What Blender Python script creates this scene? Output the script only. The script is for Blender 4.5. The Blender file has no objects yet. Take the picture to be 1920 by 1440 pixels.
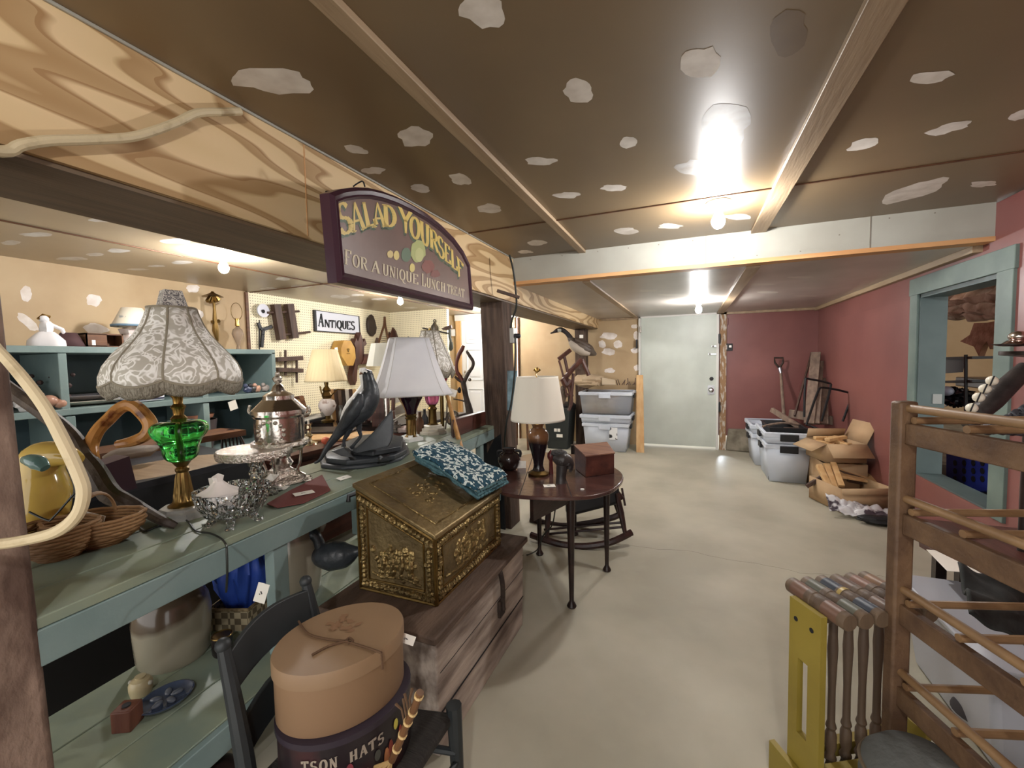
import bpy, bmesh, math, random
from mathutils import Vector, Matrix, noise
random.seed(7)
sc = bpy.context.scene
# ---------------------------------------------------------------- camera
F, YAW, PITCH, ROLL, EYE = 802.618, .3932, .056, -.0192, 1.3066
fw = Vector((-math.sin(YAW)*math.cos(PITCH), math.cos(YAW)*math.cos(PITCH), -math.sin(PITCH)))
r0 = Vector((math.cos(YAW), math.sin(YAW), 0)); u0 = r0.cross(fw)
rt = math.cos(ROLL)*r0 + math.sin(ROLL)*u0
up = -math.sin(ROLL)*r0 + math.cos(ROLL)*u0
cd = bpy.data.cameras.new('camera'); cam = bpy.data.objects.new('camera', cd)
sc.collection.objects.link(cam); sc.camera = cam
cd.sensor_width = 36; cd.lens = F/1920*36; cd.clip_start = .02; cd.clip_end = 60
cam.matrix_world = Matrix(((rt.x, up.x, -fw.x, 0), (rt.y, up.y, -fw.y, 0), (rt.z, up.z, -fw.z, EYE), (0, 0, 0, 1)))
CAM = Vector((0, 0, EYE))
# ---------------------------------------------------------------- world, exposure
w = bpy.data.worlds.new('world'); sc.world = w; w.use_nodes = True
w.node_tree.nodes['Background'].inputs[0].default_value = (1, .98, .95, 1)
w.node_tree.nodes['Background'].inputs[1].default_value = .5
sc.view_settings.view_transform = 'Standard'; sc.view_settings.look = 'None'
sc.view_settings.gamma = 1; sc.view_settings.exposure = 2.2
sc.view_settings.use_curve_mapping = False
BULB = 215.0        # emission strength of every ceiling bulb
BULB_COL = (1, .985, .975)

# ---------------------------------------------------------------- helpers: pixel of the photograph -> point in the room
def ray(x, y): return (x-960)/F*rt - (y-720)/F*up + fw
def P(x, y, X=None, Y=None, Z=None, D=None):
    d = ray(x, y)
    if X is not None: t = X/d.x
    elif Y is not None: t = Y/d.y
    elif Z is not None: t = (Z-EYE)/d.z
    else: t = D
    return CAM + d*t
def dep(p): return (Vector(p)-CAM).dot(fw)
class Pl:            # a plane in the room: pixel -> (s, t) in its own coordinates
    def __init__(s, o, u, v): s.o = Vector(o); s.u = Vector(u).normalized(); s.v = Vector(v).normalized(); s.n = s.u.cross(s.v)
    def q(s, x, y):
        d = ray(x, y); t = (s.o-CAM).dot(s.n)/d.dot(s.n); p = CAM+d*t-s.o
        return (p.dot(s.u), p.dot(s.v))
    def mat(s): return Matrix(((s.u.x, s.v.x, s.n.x, s.o.x), (s.u.y, s.v.y, s.n.y, s.o.y), (s.u.z, s.v.z, s.n.z, s.o.z), (0, 0, 0, 1)))

class MB:
    def __init__(s): s.v = []; s.f = []; s.m = []; s.k = 0
    def add(s, vs, fs, M=None):
        b = len(s.v)
        s.v += [(M @ Vector(p)) if M else Vector(p) for p in vs]
        s.f += [tuple(b+i for i in f) for f in fs]; s.m += [s.k]*len(fs); return s
    def box(s, c, d, M=None, rz=0, rot=None):
        x, y, z = d[0]/2, d[1]/2, d[2]/2
        vs = [Vector((a*x, b*y, e*z)) for a in (-1, 1) for b in (-1, 1) for e in (-1, 1)]
        R = rot if rot else Matrix.Rotation(rz, 3, 'Z')
        vs = [R @ p + Vector(c) for p in vs]
        return s.add(vs, [(0, 1, 3, 2), (4, 6, 7, 5), (0, 4, 5, 1), (2, 3, 7, 6), (0, 2, 6, 4), (1, 5, 7, 3)], M)
    def hexa(s, b, t):   # four bottom and four top corners
        return s.add(list(b)+list(t), [(3, 2, 1, 0), (4, 5, 6, 7), (0, 1, 5, 4), (1, 2, 6, 5), (2, 3, 7, 6), (3, 0, 4, 7)])
    def beam(s, a, b, w, h, upv=(0, 0, 1)):   # bar of section w x h from a to b
        a, b = Vector(a), Vector(b); d = (b-a).normalized(); u_ = Vector(upv)
        if abs(d.dot(u_)) > .98: u_ = Vector((1, 0, 0))
        sd = d.cross(u_).normalized(); uu = sd.cross(d)
        o = [(-1, -1), (1, -1), (1, 1), (-1, 1)]
        return s.hexa([a+sd*i*w/2+uu*j*h/2 for i, j in o], [b+sd*i*w/2+uu*j*h/2 for i, j in o])
    def lathe(s, pr, c=(0, 0, 0), n=24, M=None, fn=None, cap=True, sx=1, sy=1, rz=0):
        vs = []; L = len(pr); cr, sr = math.cos(rz), math.sin(rz)
        for r, z in pr:
            for i in range(n):
                a = 2*math.pi*i/n; q = r*(fn(a, z) if fn else 1)
                x, y = q*math.cos(a)*sx, q*math.sin(a)*sy
                vs.append(Vector((c[0]+x*cr-y*sr, c[1]+x*sr+y*cr, c[2]+z)))
        fs = [(j*n+i, j*n+(i+1) % n, (j+1)*n+(i+1) % n, (j+1)*n+i) for j in range(L-1) for i in range(n)]
        if cap:
            if pr[0][0] > 1e-5: fs.append(tuple(range(n))[::-1])
            if pr[-1][0] > 1e-5: fs.append(tuple((L-1)*n+i for i in range(n)))
        return s.add(vs, fs, M)
    def tube(s, pts, rad, n=8, closed=False, flat=1, upv=(0, 0, 1), cap=True):
        pts = [Vector(p) for p in pts]; L = len(pts)
        if not hasattr(rad, '__len__'): rad = [rad]*L
        vs = []; pu = None
        for i, p in enumerate(pts):
            if closed: d = pts[(i+1) % L]-pts[i-1]
            else: d = pts[min(i+1, L-1)]-pts[max(i-1, 0)]
            d = d.normalized() if d.length > 1e-9 else Vector((0, 0, 1))
            if pu is None:
                u_ = Vector(upv)
                if abs(d.dot(u_)) > .95: u_ = Vector((0, 1, 0)) if abs(d.y) < .9 else Vector((1, 0, 0))
            else: u_ = pu
            uu = (u_ - d*u_.dot(d)).normalized(); sd = d.cross(uu); pu = uu
            for k in range(n):
                a = 2*math.pi*k/n; vs.append(p+(sd*math.cos(a)+uu*math.sin(a)*flat)*rad[i])
        R = L if closed else L-1
        fs = [(j*n+i, j*n+(i+1) % n, ((j+1) % L)*n+(i+1) % n, ((j+1) % L)*n+i) for j in range(R) for i in range(n)]
        if not closed and cap: fs += [tuple(range(n))[::-1], tuple((L-1)*n+i for i in range(n))]
        return s.add(vs, fs)
    def prism(s, poly, h, M=None, z0=0):
        n = len(poly)
        a = sum(poly[i][0]*poly[(i+1) % n][1]-poly[(i+1) % n][0]*poly[i][1] for i in range(n))
        if a < 0: poly = poly[::-1]
        vs = [(p[0], p[1], z0) for p in poly]+[(p[0], p[1], z0+h) for p in poly]
        return s.add(vs, [tuple(range(n))[::-1], tuple(range(n, 2*n))]+[(i, (i+1) % n, n+(i+1) % n, n+i) for i in range(n)], M)
    def poly(s, vs, M=None): return s.add(vs, [tuple(range(len(vs)))], M)
    def ball(s, c, r, sc_=(1, 1, 1), n=16, m=10, M=None, rz=0, nz=0, fr=6):
        R = Matrix.Rotation(rz, 3, 'Z'); vs = []; c = Vector(c)
        for j in range(m+1):
            t = math.pi*j/m
            for i in range(n):
                a = 2*math.pi*i/n; d = Vector((math.sin(t)*math.cos(a), math.sin(t)*math.sin(a), -math.cos(t)))
                q = r*(1+nz*noise.noise(d*fr*.4+c*7)) if nz else r
                vs.append(c+R @ Vector((d.x*q*sc_[0], d.y*q*sc_[1], d.z*q*sc_[2])))
        fs = [(j*n+i, j*n+(i+1) % n, (j+1)*n+(i+1) % n, (j+1)*n+i) for j in range(m) for i in range(n)]
        return s.add(vs, fs, M)
    def loft(s, rings, cap=True, closed=False):
        n = len(rings[0]); b = [p for r in rings for p in r]; L = len(rings)
        fs = [(j*n+i, j*n+(i+1) % n, (j+1)*n+(i+1) % n, (j+1)*n+i) for j in range(L-1) for i in range(n)]
        if cap: fs += [tuple(range(n))[::-1], tuple((L-1)*n+i for i in range(n))]
        return s.add(b, fs)
    def grid(s, fn, nu, nv):
        vs = [fn(i/nu, j/nv) for j in range(nv+1) for i in range(nu+1)]
        return s.add(vs, [(j*(nu+1)+i, j*(nu+1)+i+1, (j+1)*(nu+1)+i+1, (j+1)*(nu+1)+i) for j in range(nv) for i in range(nu)])
    def obj(s, name, mats, parent=None, smooth=35, bevel=0, solid=0, sub=0):
        me = bpy.data.meshes.new(name); mats = mats if isinstance(mats, (list, tuple)) else [mats]
        off = parent_loc(parent) if parent else None
        if off is None:
            xs = [p.x for p in s.v]; ys = [p.y for p in s.v]; zs = [p.z for p in s.v]
            off = Vector(((min(xs)+max(xs))/2, (min(ys)+max(ys))/2, min(zs)))
        me.from_pydata([tuple(p-off) for p in s.v], [], s.f)
        for m in mats: me.materials.append(m)
        if len(mats) > 1: me.polygons.foreach_set('material_index', s.m)
        bm = bmesh.new(); bm.from_mesh(me); bmesh.ops.remove_doubles(bm, verts=bm.verts, dist=1e-6)
        bmesh.ops.recalc_face_normals(bm, faces=bm.faces); bm.to_mesh(me); bm.free()
        if smooth:
            me.shade_smooth(); me.set_sharp_from_angle(angle=math.radians(smooth))
        o = bpy.data.objects.new(name, me); sc.collection.objects.link(o)
        if parent:
            o.parent = parent
        else: o.location = off
        if solid:
            k = o.modifiers.new('thickness', 'SOLIDIFY'); k.thickness = solid; k.offset = 0
        if bevel:
            k = o.modifiers.new('bevel', 'BEVEL'); k.width = bevel; k.segments = 2; k.limit_method = 'ANGLE'
        if sub:
            k = o.modifiers.new('subdivision', 'SUBSURF'); k.levels = k.render_levels = sub
        return o
def parent_loc(p):
    v = Vector((0, 0, 0))
    while p: v += p.location; p = p.parent
    return v
def tag(o, label, cat, group=None):
    o['label'] = label; o['category'] = cat
    if group: o['group'] = group
    return o
def thing(name, loc, label, cat, group=None):
    o = bpy.data.objects.new(name, None); sc.collection.objects.link(o)
    o.empty_display_size = .05; o.location = loc
    return tag(o, label, cat, group)
def struct(o): o['kind'] = 'structure'; return o
def stuff(o): o['kind'] = 'stuff'; return o
def copytree(o, off=(0, 0, 0), parent=None):
    c = o.copy(); sc.collection.objects.link(c)
    if parent: c.parent = parent
    else: c.location = o.location+Vector(off)
    for ch in [k for k in sc.objects if k.parent == o]: copytree(ch, parent=c)
    return c

# ---------------------------------------------------------------- materials
def lin(c):
    return tuple(((x/255)/12.92 if x/255 <= .04045 else ((x/255+.055)/1.055)**2.4) for x in c[:3])+(1,)
def mat(name, c, rough=.6, metal=0, c2=None, ns=6, st=(1, 1, 1), bump=0, bs=30, spec=.5, em=0, tr=0, alpha=1, lo=.35, hi=.65, wave=0, wd=4, ior=1.45, sub=0, coat=0, det=4):
    m = bpy.data.materials.new(name); m.use_nodes = True; nt = m.node_tree; N = nt.nodes; L = nt.links
    b = N['Principled BSDF']; b.inputs['Base Color'].default_value = lin(c)
    b.inputs['Roughness'].default_value = rough; b.inputs['Metallic'].default_value = metal
    b.inputs['Specular IOR Level'].default_value = spec; b.inputs['IOR'].default_value = ior
    b.inputs['Transmission Weight'].default_value = tr; b.inputs['Alpha'].default_value = alpha
    b.inputs['Coat Weight'].default_value = coat
    if em: b.inputs['Emission Color'].default_value = lin(c); b.inputs['Emission Strength'].default_value = em
    if c2 or bump:
        tc = N.new('ShaderNodeTexCoord'); mp = N.new('ShaderNodeMapping'); mp.inputs['Scale'].default_value = st
        L.new(tc.outputs['Object'], mp.inputs['Vector'])
    if c2:
        if wave:
            t = N.new('ShaderNodeTexWave'); t.inputs['Scale'].default_value = wave; t.inputs['Distortion'].default_value = wd
            t.inputs['Detail'].default_value = 3; t.inputs['Detail Scale'].default_value = ns; t.bands_direction = 'Z'; out = t.outputs['Fac']
        else:
            t = N.new('ShaderNodeTexNoise'); t.inputs['Scale'].default_value = ns; t.inputs['Detail'].default_value = det; out = t.outputs['Fac']
        L.new(mp.outputs[0], t.inputs['Vector'])
        cr = N.new('ShaderNodeValToRGB'); cr.color_ramp.elements[0].position = lo; cr.color_ramp.elements[1].position = hi
        cr.color_ramp.elements[0].color = lin(c); cr.color_ramp.elements[1].color = lin(c2)
        L.new(out, cr.inputs[0]); L.new(cr.outputs[0], b.inputs['Base Color'])
    if bump:
        t2 = N.new('ShaderNodeTexNoise'); t2.inputs['Scale'].default_value = bs; t2.inputs['Detail'].default_value = 4
        L.new(mp.outputs[0], t2.inputs['Vector'])
        bp = N.new('ShaderNodeBump'); bp.inputs['Strength'].default_value = bump; bp.inputs['Distance'].default_value = .01
        L.new(t2.outputs['Fac'], bp.inputs['Height']); L.new(bp.outputs[0], b.inputs['Normal'])
    return m
def glass(name, c, rough=.02, ior=1.45, c2=None, **k): return mat(name, c, rough, tr=1, ior=ior, **k)
def wood(name, c, c2, axis='Y', rough=.55, ns=5, bump=.15, f=12, **k):
    s = {'X': (1, f, f), 'Y': (f, 1, f), 'Z': (f, f, 1)}[axis]
    return mat(name, c, rough, c2=c2, ns=ns/3, st=s, bump=bump, bs=8, **k)
M = {}
M['teal'] = mat('teal_paint', (112, 132, 131), .5, c2=(126, 144, 142), ns=4, bump=.1, bs=40)
M['teal_top'] = mat('worn_green_paint', (140, 148, 126), .4, c2=(122, 136, 124), ns=5, bump=.1, bs=20)
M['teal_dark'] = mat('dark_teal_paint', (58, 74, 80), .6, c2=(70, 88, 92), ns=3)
M['post'] = mat('old_timber', (92, 74, 62), .85, c2=(60, 46, 38), ns=3, st=(8, 8, 1.2), bump=.7, bs=10)
M['post_near'] = mat('weathered_timber', (136, 114, 100), .85, c2=(84, 64, 54), ns=5, st=(3, 3, 1.6), bump=.7, bs=14, det=8)
M['brown'] = wood('brown_wood', (108, 72, 46), (80, 50, 32), 'Y')
M['dark'] = wood('dark_wood', (46, 30, 26), (30, 20, 18), 'Y', rough=.35)
M['redwood'] = wood('red_brown_wood', (92, 52, 42), (66, 36, 30), 'Y', rough=.4)
M['pine'] = wood('pine', (214, 178, 128), (196, 152, 100), 'Z', rough=.6, bump=.05)
M['pinex'] = wood('pine_trim', (205, 160, 112), (186, 136, 88), 'X', rough=.6, bump=.05)
M['grey_wood'] = wood('grey_old_wood', (140, 120, 104), (108, 90, 78), 'Z', rough=.8)
M['black'] = mat('black', (24, 24, 27), .5)
M['blackw'] = mat('black_painted_wood', (36, 40, 42), .5, c2=(46, 50, 52), ns=6)
M['white'] = mat('white', (228, 228, 224), .5)
M['paper'] = mat('paper', (236, 232, 222), .8)
M['silver'] = mat('silver', (205, 198, 190), .18, 1, bump=.12, bs=60)
M['silver_emb'] = mat('embossed_silver', (196, 188, 178), .22, 1, bump=.8, bs=110)
M['brass'] = mat('brass', (176, 142, 82), .25, 1)
M['brass_old'] = mat('aged_brass', (128, 104, 62), .35, 1, bump=.2, bs=30)
M['ink'] = mat('ink', (25, 25, 28), .7)
M['cord'] = mat('cord', (30, 34, 30), .5)
M['chrome'] = mat('chrome', (200, 200, 202), .15, 1)
M['glassc'] = glass('clear_glass', (250, 250, 250))
# ================================================================ the room
XB, XR, ZF, ZK, ZB, YC, YW, XL = -1.29, 1.525, 2.107, 1.903, 1.764, 3.18, 6.6, -4.47
YN = -1.6   # how far the room is built behind the camera
XU = -1.66  # far side of the ceiling beam
def plaster_noise(m, amount=.25): pass
M['floor'] = mat('concrete_floor', (186, 181, 163), .55, c2=(160, 155, 138), ns=1.5, bump=.05, bs=25, det=8, spec=.4)
M['ceil'] = mat('brown_board_ceiling', (126, 106, 78), .38, c2=(110, 92, 68), ns=1.1, bump=.04, bs=3, spec=.7)
M['ceil_left'] = mat('tan_board_ceiling', (176, 158, 130), .36, c2=(158, 140, 114), ns=1.1, bump=.12, bs=3, spec=.7)
M['patch'] = mat('filler_patch', (226, 220, 212), .7, c2=(204, 196, 186), ns=14)
M['patch_grey'] = mat('old_filler_patch', (150, 144, 138), .5, c2=(128, 118, 106), ns=14)
M['patch_wall'] = mat('white_filler', (236, 228, 222), .8, c2=(216, 204, 192), ns=14)
M['red'] = mat('dull_red_wall_paint', (134, 84, 78), .4, c2=(120, 72, 68), ns=1.5, bump=.06, bs=8, spec=.6)
M['ply'] = mat('tan_board_wall', (192, 168, 132), .6, c2=(178, 152, 116), ns=2, bump=.05, bs=20)
M['primer'] = mat('white_beam_board', (166, 165, 155), .5, c2=(154, 151, 140), ns=2.5)
M['stone'] = mat('rough_concrete', (140, 132, 116), .9, c2=(100, 92, 78), ns=8, bump=.6, bs=15)
def plywood():
    m = mat('plywood', (222, 192, 146), .6); nt = m.node_tree; N, L = nt.nodes, nt.links; b = N['Principled BSDF']
    tc = N.new('ShaderNodeTexCoord'); mp = N.new('ShaderNodeMapping'); mp.inputs['Scale'].default_value = (1, .36, 2.6)
    L.new(tc.outputs['Object'], mp.inputs[0])
    n1 = N.new('ShaderNodeTexNoise'); n1.inputs['Scale'].default_value = 1.35; n1.inputs['Detail'].default_value = 2.2; n1.inputs['Roughness'].default_value = .4
    L.new(mp.outputs[0], n1.inputs['Vector'])
    mu = N.new('ShaderNodeMath'); mu.operation = 'MULTIPLY'; mu.inputs[1].default_value = 15; L.new(n1.outputs['Fac'], mu.inputs[0])
    fr = N.new('ShaderNodeMath'); fr.operation = 'FRACT'; L.new(mu.outputs[0], fr.inputs[0])
    cr = N.new('ShaderNodeValToRGB'); e = cr.color_ramp.elements
    e[0].position = 0; e[0].color = lin((186, 154, 110)); e[1].position = .3; e[1].color = lin((174, 140, 96))
    for p_, c_ in ((.38, (220, 192, 146)), (.86, (226, 198, 154)), (.96, (166, 130, 88))):
        k = e.new(p_); k.color = lin(c_)
    L.new(fr.outputs[0], cr.inputs[0])
    n2 = N.new('ShaderNodeTexNoise'); n2.inputs['Scale'].default_value = .8; L.new(tc.outputs['Object'], n2.inputs['Vector'])
    mx = N.new('ShaderNodeMix'); mx.data_type = 'RGBA'; mx.blend_type = 'MULTIPLY'; mx.inputs[0].default_value = .25
    L.new(cr.outputs[0], mx.inputs[6]); L.new(n2.outputs['Fac'], mx.inputs[7]); L.new(mx.outputs[2], b.inputs['Base Color'])
    return m
M['plywood'] = plywood()
def pegboard():
    m = mat('pegboard', (238, 228, 196), .5); nt = m.node_tree; N, L = nt.nodes, nt.links; b = N['Principled BSDF']
    tc = N.new('ShaderNodeTexCoord'); sp = N.new('ShaderNodeSeparateXYZ'); L.new(tc.outputs['Object'], sp.inputs[0])
    ad = N.new('ShaderNodeMath'); ad.operation = 'ADD'; L.new(sp.outputs[0], ad.inputs[0]); L.new(sp.outputs[1], ad.inputs[1])
    def cell(o):
        a = N.new('ShaderNodeMath'); a.operation = 'MULTIPLY'; a.inputs[1].default_value = 1/.03; L.new(o, a.inputs[0])
        f_ = N.new('ShaderNodeMath'); f_.operation = 'FRACT'; L.new(a.outputs[0], f_.inputs[0])
        s_ = N.new('ShaderNodeMath'); s_.operation = 'SUBTRACT'; s_.inputs[1].default_value = .5; L.new(f_.outputs[0], s_.inputs[0])
        p_ = N.new('ShaderNodeMath'); p_.operation = 'POWER'; p_.inputs[1].default_value = 2; L.new(s_.outputs[0], p_.inputs[0]); return p_
    s2 = N.new('ShaderNodeMath'); s2.operation = 'ADD'; L.new(cell(ad.outputs[0]).outputs[0], s2.inputs[0]); L.new(cell(sp.outputs[2]).outputs[0], s2.inputs[1])
    lt = N.new('ShaderNodeMath'); lt.operation = 'LESS_THAN'; lt.inputs[1].default_value = .03; L.new(s2.outputs[0], lt.inputs[0])
    mx = N.new('ShaderNodeMix'); mx.data_type = 'RGBA'; L.new(lt.outputs[0], mx.inputs[0])
    mx.inputs[6].default_value = lin((238, 228, 196)); mx.inputs[7].default_value = lin((128, 116, 88)); L.new(mx.outputs[2], b.inputs['Base Color'])
    return m
M['peg'] = pegboard()

def blob(mb, x, y, rx, ry, off=(0, 0, -.0003), ang=0, k=None, **pl):
    mb.k = k if k is not None else 1; n = 18; vs = []; sd = random.random()*50
    for i in range(n):
        a = 2*math.pi*i/n; q = 1+.38*noise.noise(Vector((math.cos(a)*1.6, math.sin(a)*1.6, sd)))+.16*noise.noise(Vector((math.cos(a)*5, math.sin(a)*5, sd)))
        dx, dy = rx*q*math.cos(a), ry*q*math.sin(a)
        vs.append(P(x+dx*math.cos(ang)-dy*math.sin(ang), y+dx*math.sin(ang)+dy*math.cos(ang), **pl)+Vector(off))
    mb.poly(vs); mb.k = 0
# floor, with a thin crack running across it
fl = MB(); fl.box((-1, 3, -.05), (9, 10, .1))
fl.k = 1
cp = [(1180, 1022), (1235, 1030), (1290, 1032), (1345, 1045), (1400, 1054), (1455, 1063), (1500, 1075), (1560, 1078), (1610, 1083), (1650, 1080), (1700, 1090), (1760, 1090)]
cw = [P(x, y, Z=0)+Vector((0, 0, .0006)) for x, y in cp]
cw = [p.lerp(q, t)+Vector((0, random.uniform(-.008, .008), 0)) for p, q in zip(cw, cw[1:]) for t in (0, .33, .66)]
for p, q in zip(cw, cw[1:]): fl.poly([p+Vector((0, -.0012, 0)), q+Vector((0, -.0012, 0)), q+Vector((0, .0012, 0)), p+Vector((0, .0012, 0))])
o = struct(fl.obj('floor', [M['floor'], mat('crack', (84, 78, 68), .9)]))
# ceilings with their filler patches
ce = MB(); ce.box(((XB+XR)/2, (YN+YC)/2, ZF+.03), (XR-XB+.3, YC-YN+.1, .06))
for a in [(510, 152, 84, 22, .1), (905, 22, 46, 28, .3), (1085, 170, 30, 23, 0), (1315, 118, 36, 30, 0), (778, 257, 33, 17, 0), (668, 281, 22, 8, .2), (700, 320, 20, 7, 0), (787, 353, 20, 7, .1),
          (863, 336, 20, 9, .2), (1015, 302, 30, 8, 0), (1178, 267, 17, 10, 0), (918, 391, 22, 9, 0), (1062, 366, 25, 6, 0), (1152, 352, 24, 6, 0), (1175, 433, 22, 6, 0), (1258, 424, 25, 5, 0), (1385, 407, 24, 5, 0),
          (1745, 144, 42, 12, -.1), (1620, 270, 34, 9, -.3), (1777, 241, 46, 8, -.25), (1715, 358, 68, 13, -.3), (1845, 345, 26, 6, -.05), (1007, 455, 17, 5, 0), (985, 472, 14, 3, 0), (1912, 215, 20, 8, -.3)]:
    blob(ce, a[0], a[1], a[2], a[3], ang=a[4], Z=ZF)
blob(ce, 1360, 232, 46, 42, k=2, Z=ZF); blob(ce, 1300, 314, 34, 15, k=2, Z=ZF); blob(ce, 1480, 60, 34, 42, k=3, Z=ZF, ang=.3)
M['stain'] = mat('water_stain', (112, 92, 68), .4, c2=(96, 78, 58), ns=4)
struct(ce.obj('ceiling', [M['ceil'], M['patch'], M['patch_grey'], M['stain']]))
ce = MB(); ce.box(((XB+XR)/2, (YC+YW)/2+.05, ZK+.03), (XR-XB+.2, YW-YC+.1, .06))
for a in [(1260, 553, 26, 2), (1215, 545, 18, 2), (1430, 533, 24, 2), (1500, 520, 22, 2), (1180, 565, 18, 2), (1440, 548, 20, 2), (1510, 555, 22, 1.5)]: blob(ce, a[0], a[1], a[2], a[3], Z=ZK)
struct(ce.obj('ceiling', [mat('grey_board_ceiling', (188, 180, 172), .32, c2=(168, 160, 152), ns=2, bump=.35, bs=3, spec=.7), mat('pale_filler_patch', (200, 194, 184), .4)]))
ce = MB(); ce.box(((XL+XU)/2, (YN+YW)/2, ZF+.03), (XU-XL+.2, YW-YN+.2, .06))
for a in [(222, 470, 20, 4), (178, 477, 16, 3), (135, 485, 32, 3), (341, 492, 20, 3), (292, 499, 15, 2), (445, 479, 14, 4), (258, 505, 20, 2), (70, 440, 30, 4), (20, 455, 18, 4), (195, 412, 26, 4), (330, 452, 30, 5),
          (637, 556, 20, 3), (669, 553, 12, 2), (670, 565, 12, 2), (711, 561, 15, 2), (565, 537, 20, 3), (530, 523, 14, 3), (505, 541, 16, 2), (812, 572, 12, 2), (770, 577, 12, 1.5)]: blob(ce, a[0], a[1], a[2], a[3], Z=ZF)
struct(ce.obj('ceiling', [M['ceil_left'], M['patch']]))
# ceiling strips and seams
def strip(a, b, w_, h, m, nm='trim_1'): return struct(MB().beam(a, b, w_, h).obj(nm, m, bevel=.002))
M['strip'] = wood('ceiling_strip', (166, 144, 116), (146, 124, 98), 'Y', rough=.55)
strip((-.735, YN, ZF-.01), (-.735, YC, ZF-.01), .05, .02, M['strip'])
strip((.405, YN, ZF-.01), (.405, YC, ZF-.01), .085, .02, M['strip'], 'trim_2')
strip((-.73, YC+.1, ZK-.008), (-.73, YW, ZK-.008), .06, .016, M['strip'], 'trim_3')
strip((.39, YC+.1, ZK-.008), (.39, YW, ZK-.008), .085, .016, M['strip'], 'trim_4')
strip((XR-.02, YC+.1, ZK-.02), (XR-.02, YW, ZK-.02), .05, .04, M['strip'], 'trim_5')
strip((-1.25, YW-.02, ZK-.015), (XR, YW-.02, ZK-.015), .03, .03, M['strip'], 'trim_6')
strip((XB, 2.43, ZF-.002), (XR, 2.43, ZF-.002), .012, .006, M['brown'], 'trim_7')
strip((-3.4, YN, ZF-.004), (-3.4, YW, ZF-.004), .012, .008, M['brown'], 'trim_8')
strip((XL, 3.3, ZF-.004), (XU, 3.3, ZF-.004), .012, .008, M['brown'], 'trim_9')
# plywood-clad beam: two faces, joints, the underside
bm_ = MB(); bm_.box(((XB+XU)/2+0, 2.65, (ZB+ZF+.02)/2), (XB-XU, 8.3, ZF+.02-ZB))
struct(bm_.obj('beam', [M['plywood']]))
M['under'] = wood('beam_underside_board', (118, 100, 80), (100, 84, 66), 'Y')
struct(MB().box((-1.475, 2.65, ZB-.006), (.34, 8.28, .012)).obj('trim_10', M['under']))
strip((XB+.004, YN, ZF-.004), (XB+.004, YC, ZF-.004), .008, .008, M['primer'], 'trim_11')
struct(MB().box((XB+.0008, P(572, 330, X=XB).y, (ZB+ZF)/2), (.002, .004, ZF-ZB-.02)).obj('trim_21', M['pinex']))
# white cross beam with its orange lower edge
cb = MB(); cb.box(((XB+XR)/2, YC+.045, (ZF+1.925)/2), (XR-XB, .09, ZF-1.925))
cb.k = 1; cb.box(((XB+XR)/2, YC+.042, 1.912), (XR-XB, .094, .026))
cb.k = 2; cb.box((.98, YC-.0015, (ZF+1.925)/2), (.004, .004, ZF-1.925)); cb.box((.1, YC-.0015, (ZF+1.925)/2), (.003, .003, ZF-1.925))
for i in range(12): cb.box((-1.1+.22*i+random.uniform(-.05, .05), YC-.001, random.choice((1.945, 2.085, 2.02))), (.006, .003, .006))
struct(cb.obj('beam', [M['primer'], M['pinex'], mat('nail_heads', (120, 112, 100), .7)]))
# walls
struct(MB().box((XR+.05, 2.5, 1.9), (.1, 8.3, .4)).obj('wall_right', M['red']))   # above the opening
DY0, DY1, DZ0, DZ1 = 3.13, 4.0, .42, 1.72      # the opening in the red wall
struct(MB().box((XR+.05, (DY1+YW)/2, .85), (.1, YW-DY1, 1.7)).obj('wall_right', M['red']))
struct(MB().box((XR+.05, (DY0+YN)/2, .85), (.1, DY0-YN, 1.7)).obj('wall_right', M['red']))
struct(MB().box((XR+.05, (DY0+DY1)/2, DZ0/2), (.1, DY1-DY0, DZ0)).obj('wall_right', M['red']))
wb = MB(); wb.box((.95, YW+.05, 1.1), (1.3, .1, 1.8)); struct(wb.obj('wall_back', M['red']))
struct(MB().hexa([(.47, YW-.06, 0), (.8, YW-.14, 0), (XR, YW-.16, 0), (XR, YW+.05, 0)][:2]+[(.9, YW+.05, 0), (.47, YW+.05, 0)],
                 [(.5, YW-.02, .3), (.82, YW-.1, .3), (.9, YW+.05, .3), (.5, YW+.05, .3)]).obj('baseboard_back', M['stone'], bevel=.02))
wy = MB(); wy.box(((-2.6-.69)/2, YW+.05, 1.05), (1.91, .1, 2.1)); wy.box((-4.2, YW+.05, 1.05), (.98, .1, 2.12)); wy.box((-3.15, YW+.05, 2.08), (1.2, .1, .1))
for a in [(1142, 630, 17, 6), (1129, 645, 7, 7), (1159, 646, 8, 8), (1141, 660, 13, 6), (1143, 695, 9, 5), (1190, 657, 8, 6), (1194, 690, 6, 6), (1095, 675, 4, 12), (1193, 630, 6, 8), (1092, 622, 4, 4), (1100, 690, 4, 8), (1190, 612, 6, 4)]:
    blob(wy, a[0], a[1], a[2], a[3], off=(0, -.0004, 0), Y=YW)
struct(wy.obj('wall_back', [M['ply'], M['patch_wall']]))
wl = MB(); wl.box((XL-.05, (YN+3.27)/2, 1.05), (.1, 3.27-YN, 2.12))
for a in [(50, 551, 11, 15, 0), (176, 563, 15, 12, .3), (52, 604, 25, 9, .75), (180, 616, 22, 10, .1), (362, 541, 13, 8, .05), (373, 590, 8, 9, 0)]: blob(wl, a[0], a[1], a[2], a[3], off=(.0004, 0, 0), ang=a[4], X=XL)
struct(wl.obj('wall_left', [M['ply'], M['patch_wall']]))
struct(MB().box((XL-.05, (3.25+YW)/2, 1.05), (.1, YW-3.25, 2.12)).obj('wall_left', M['peg']))
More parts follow.
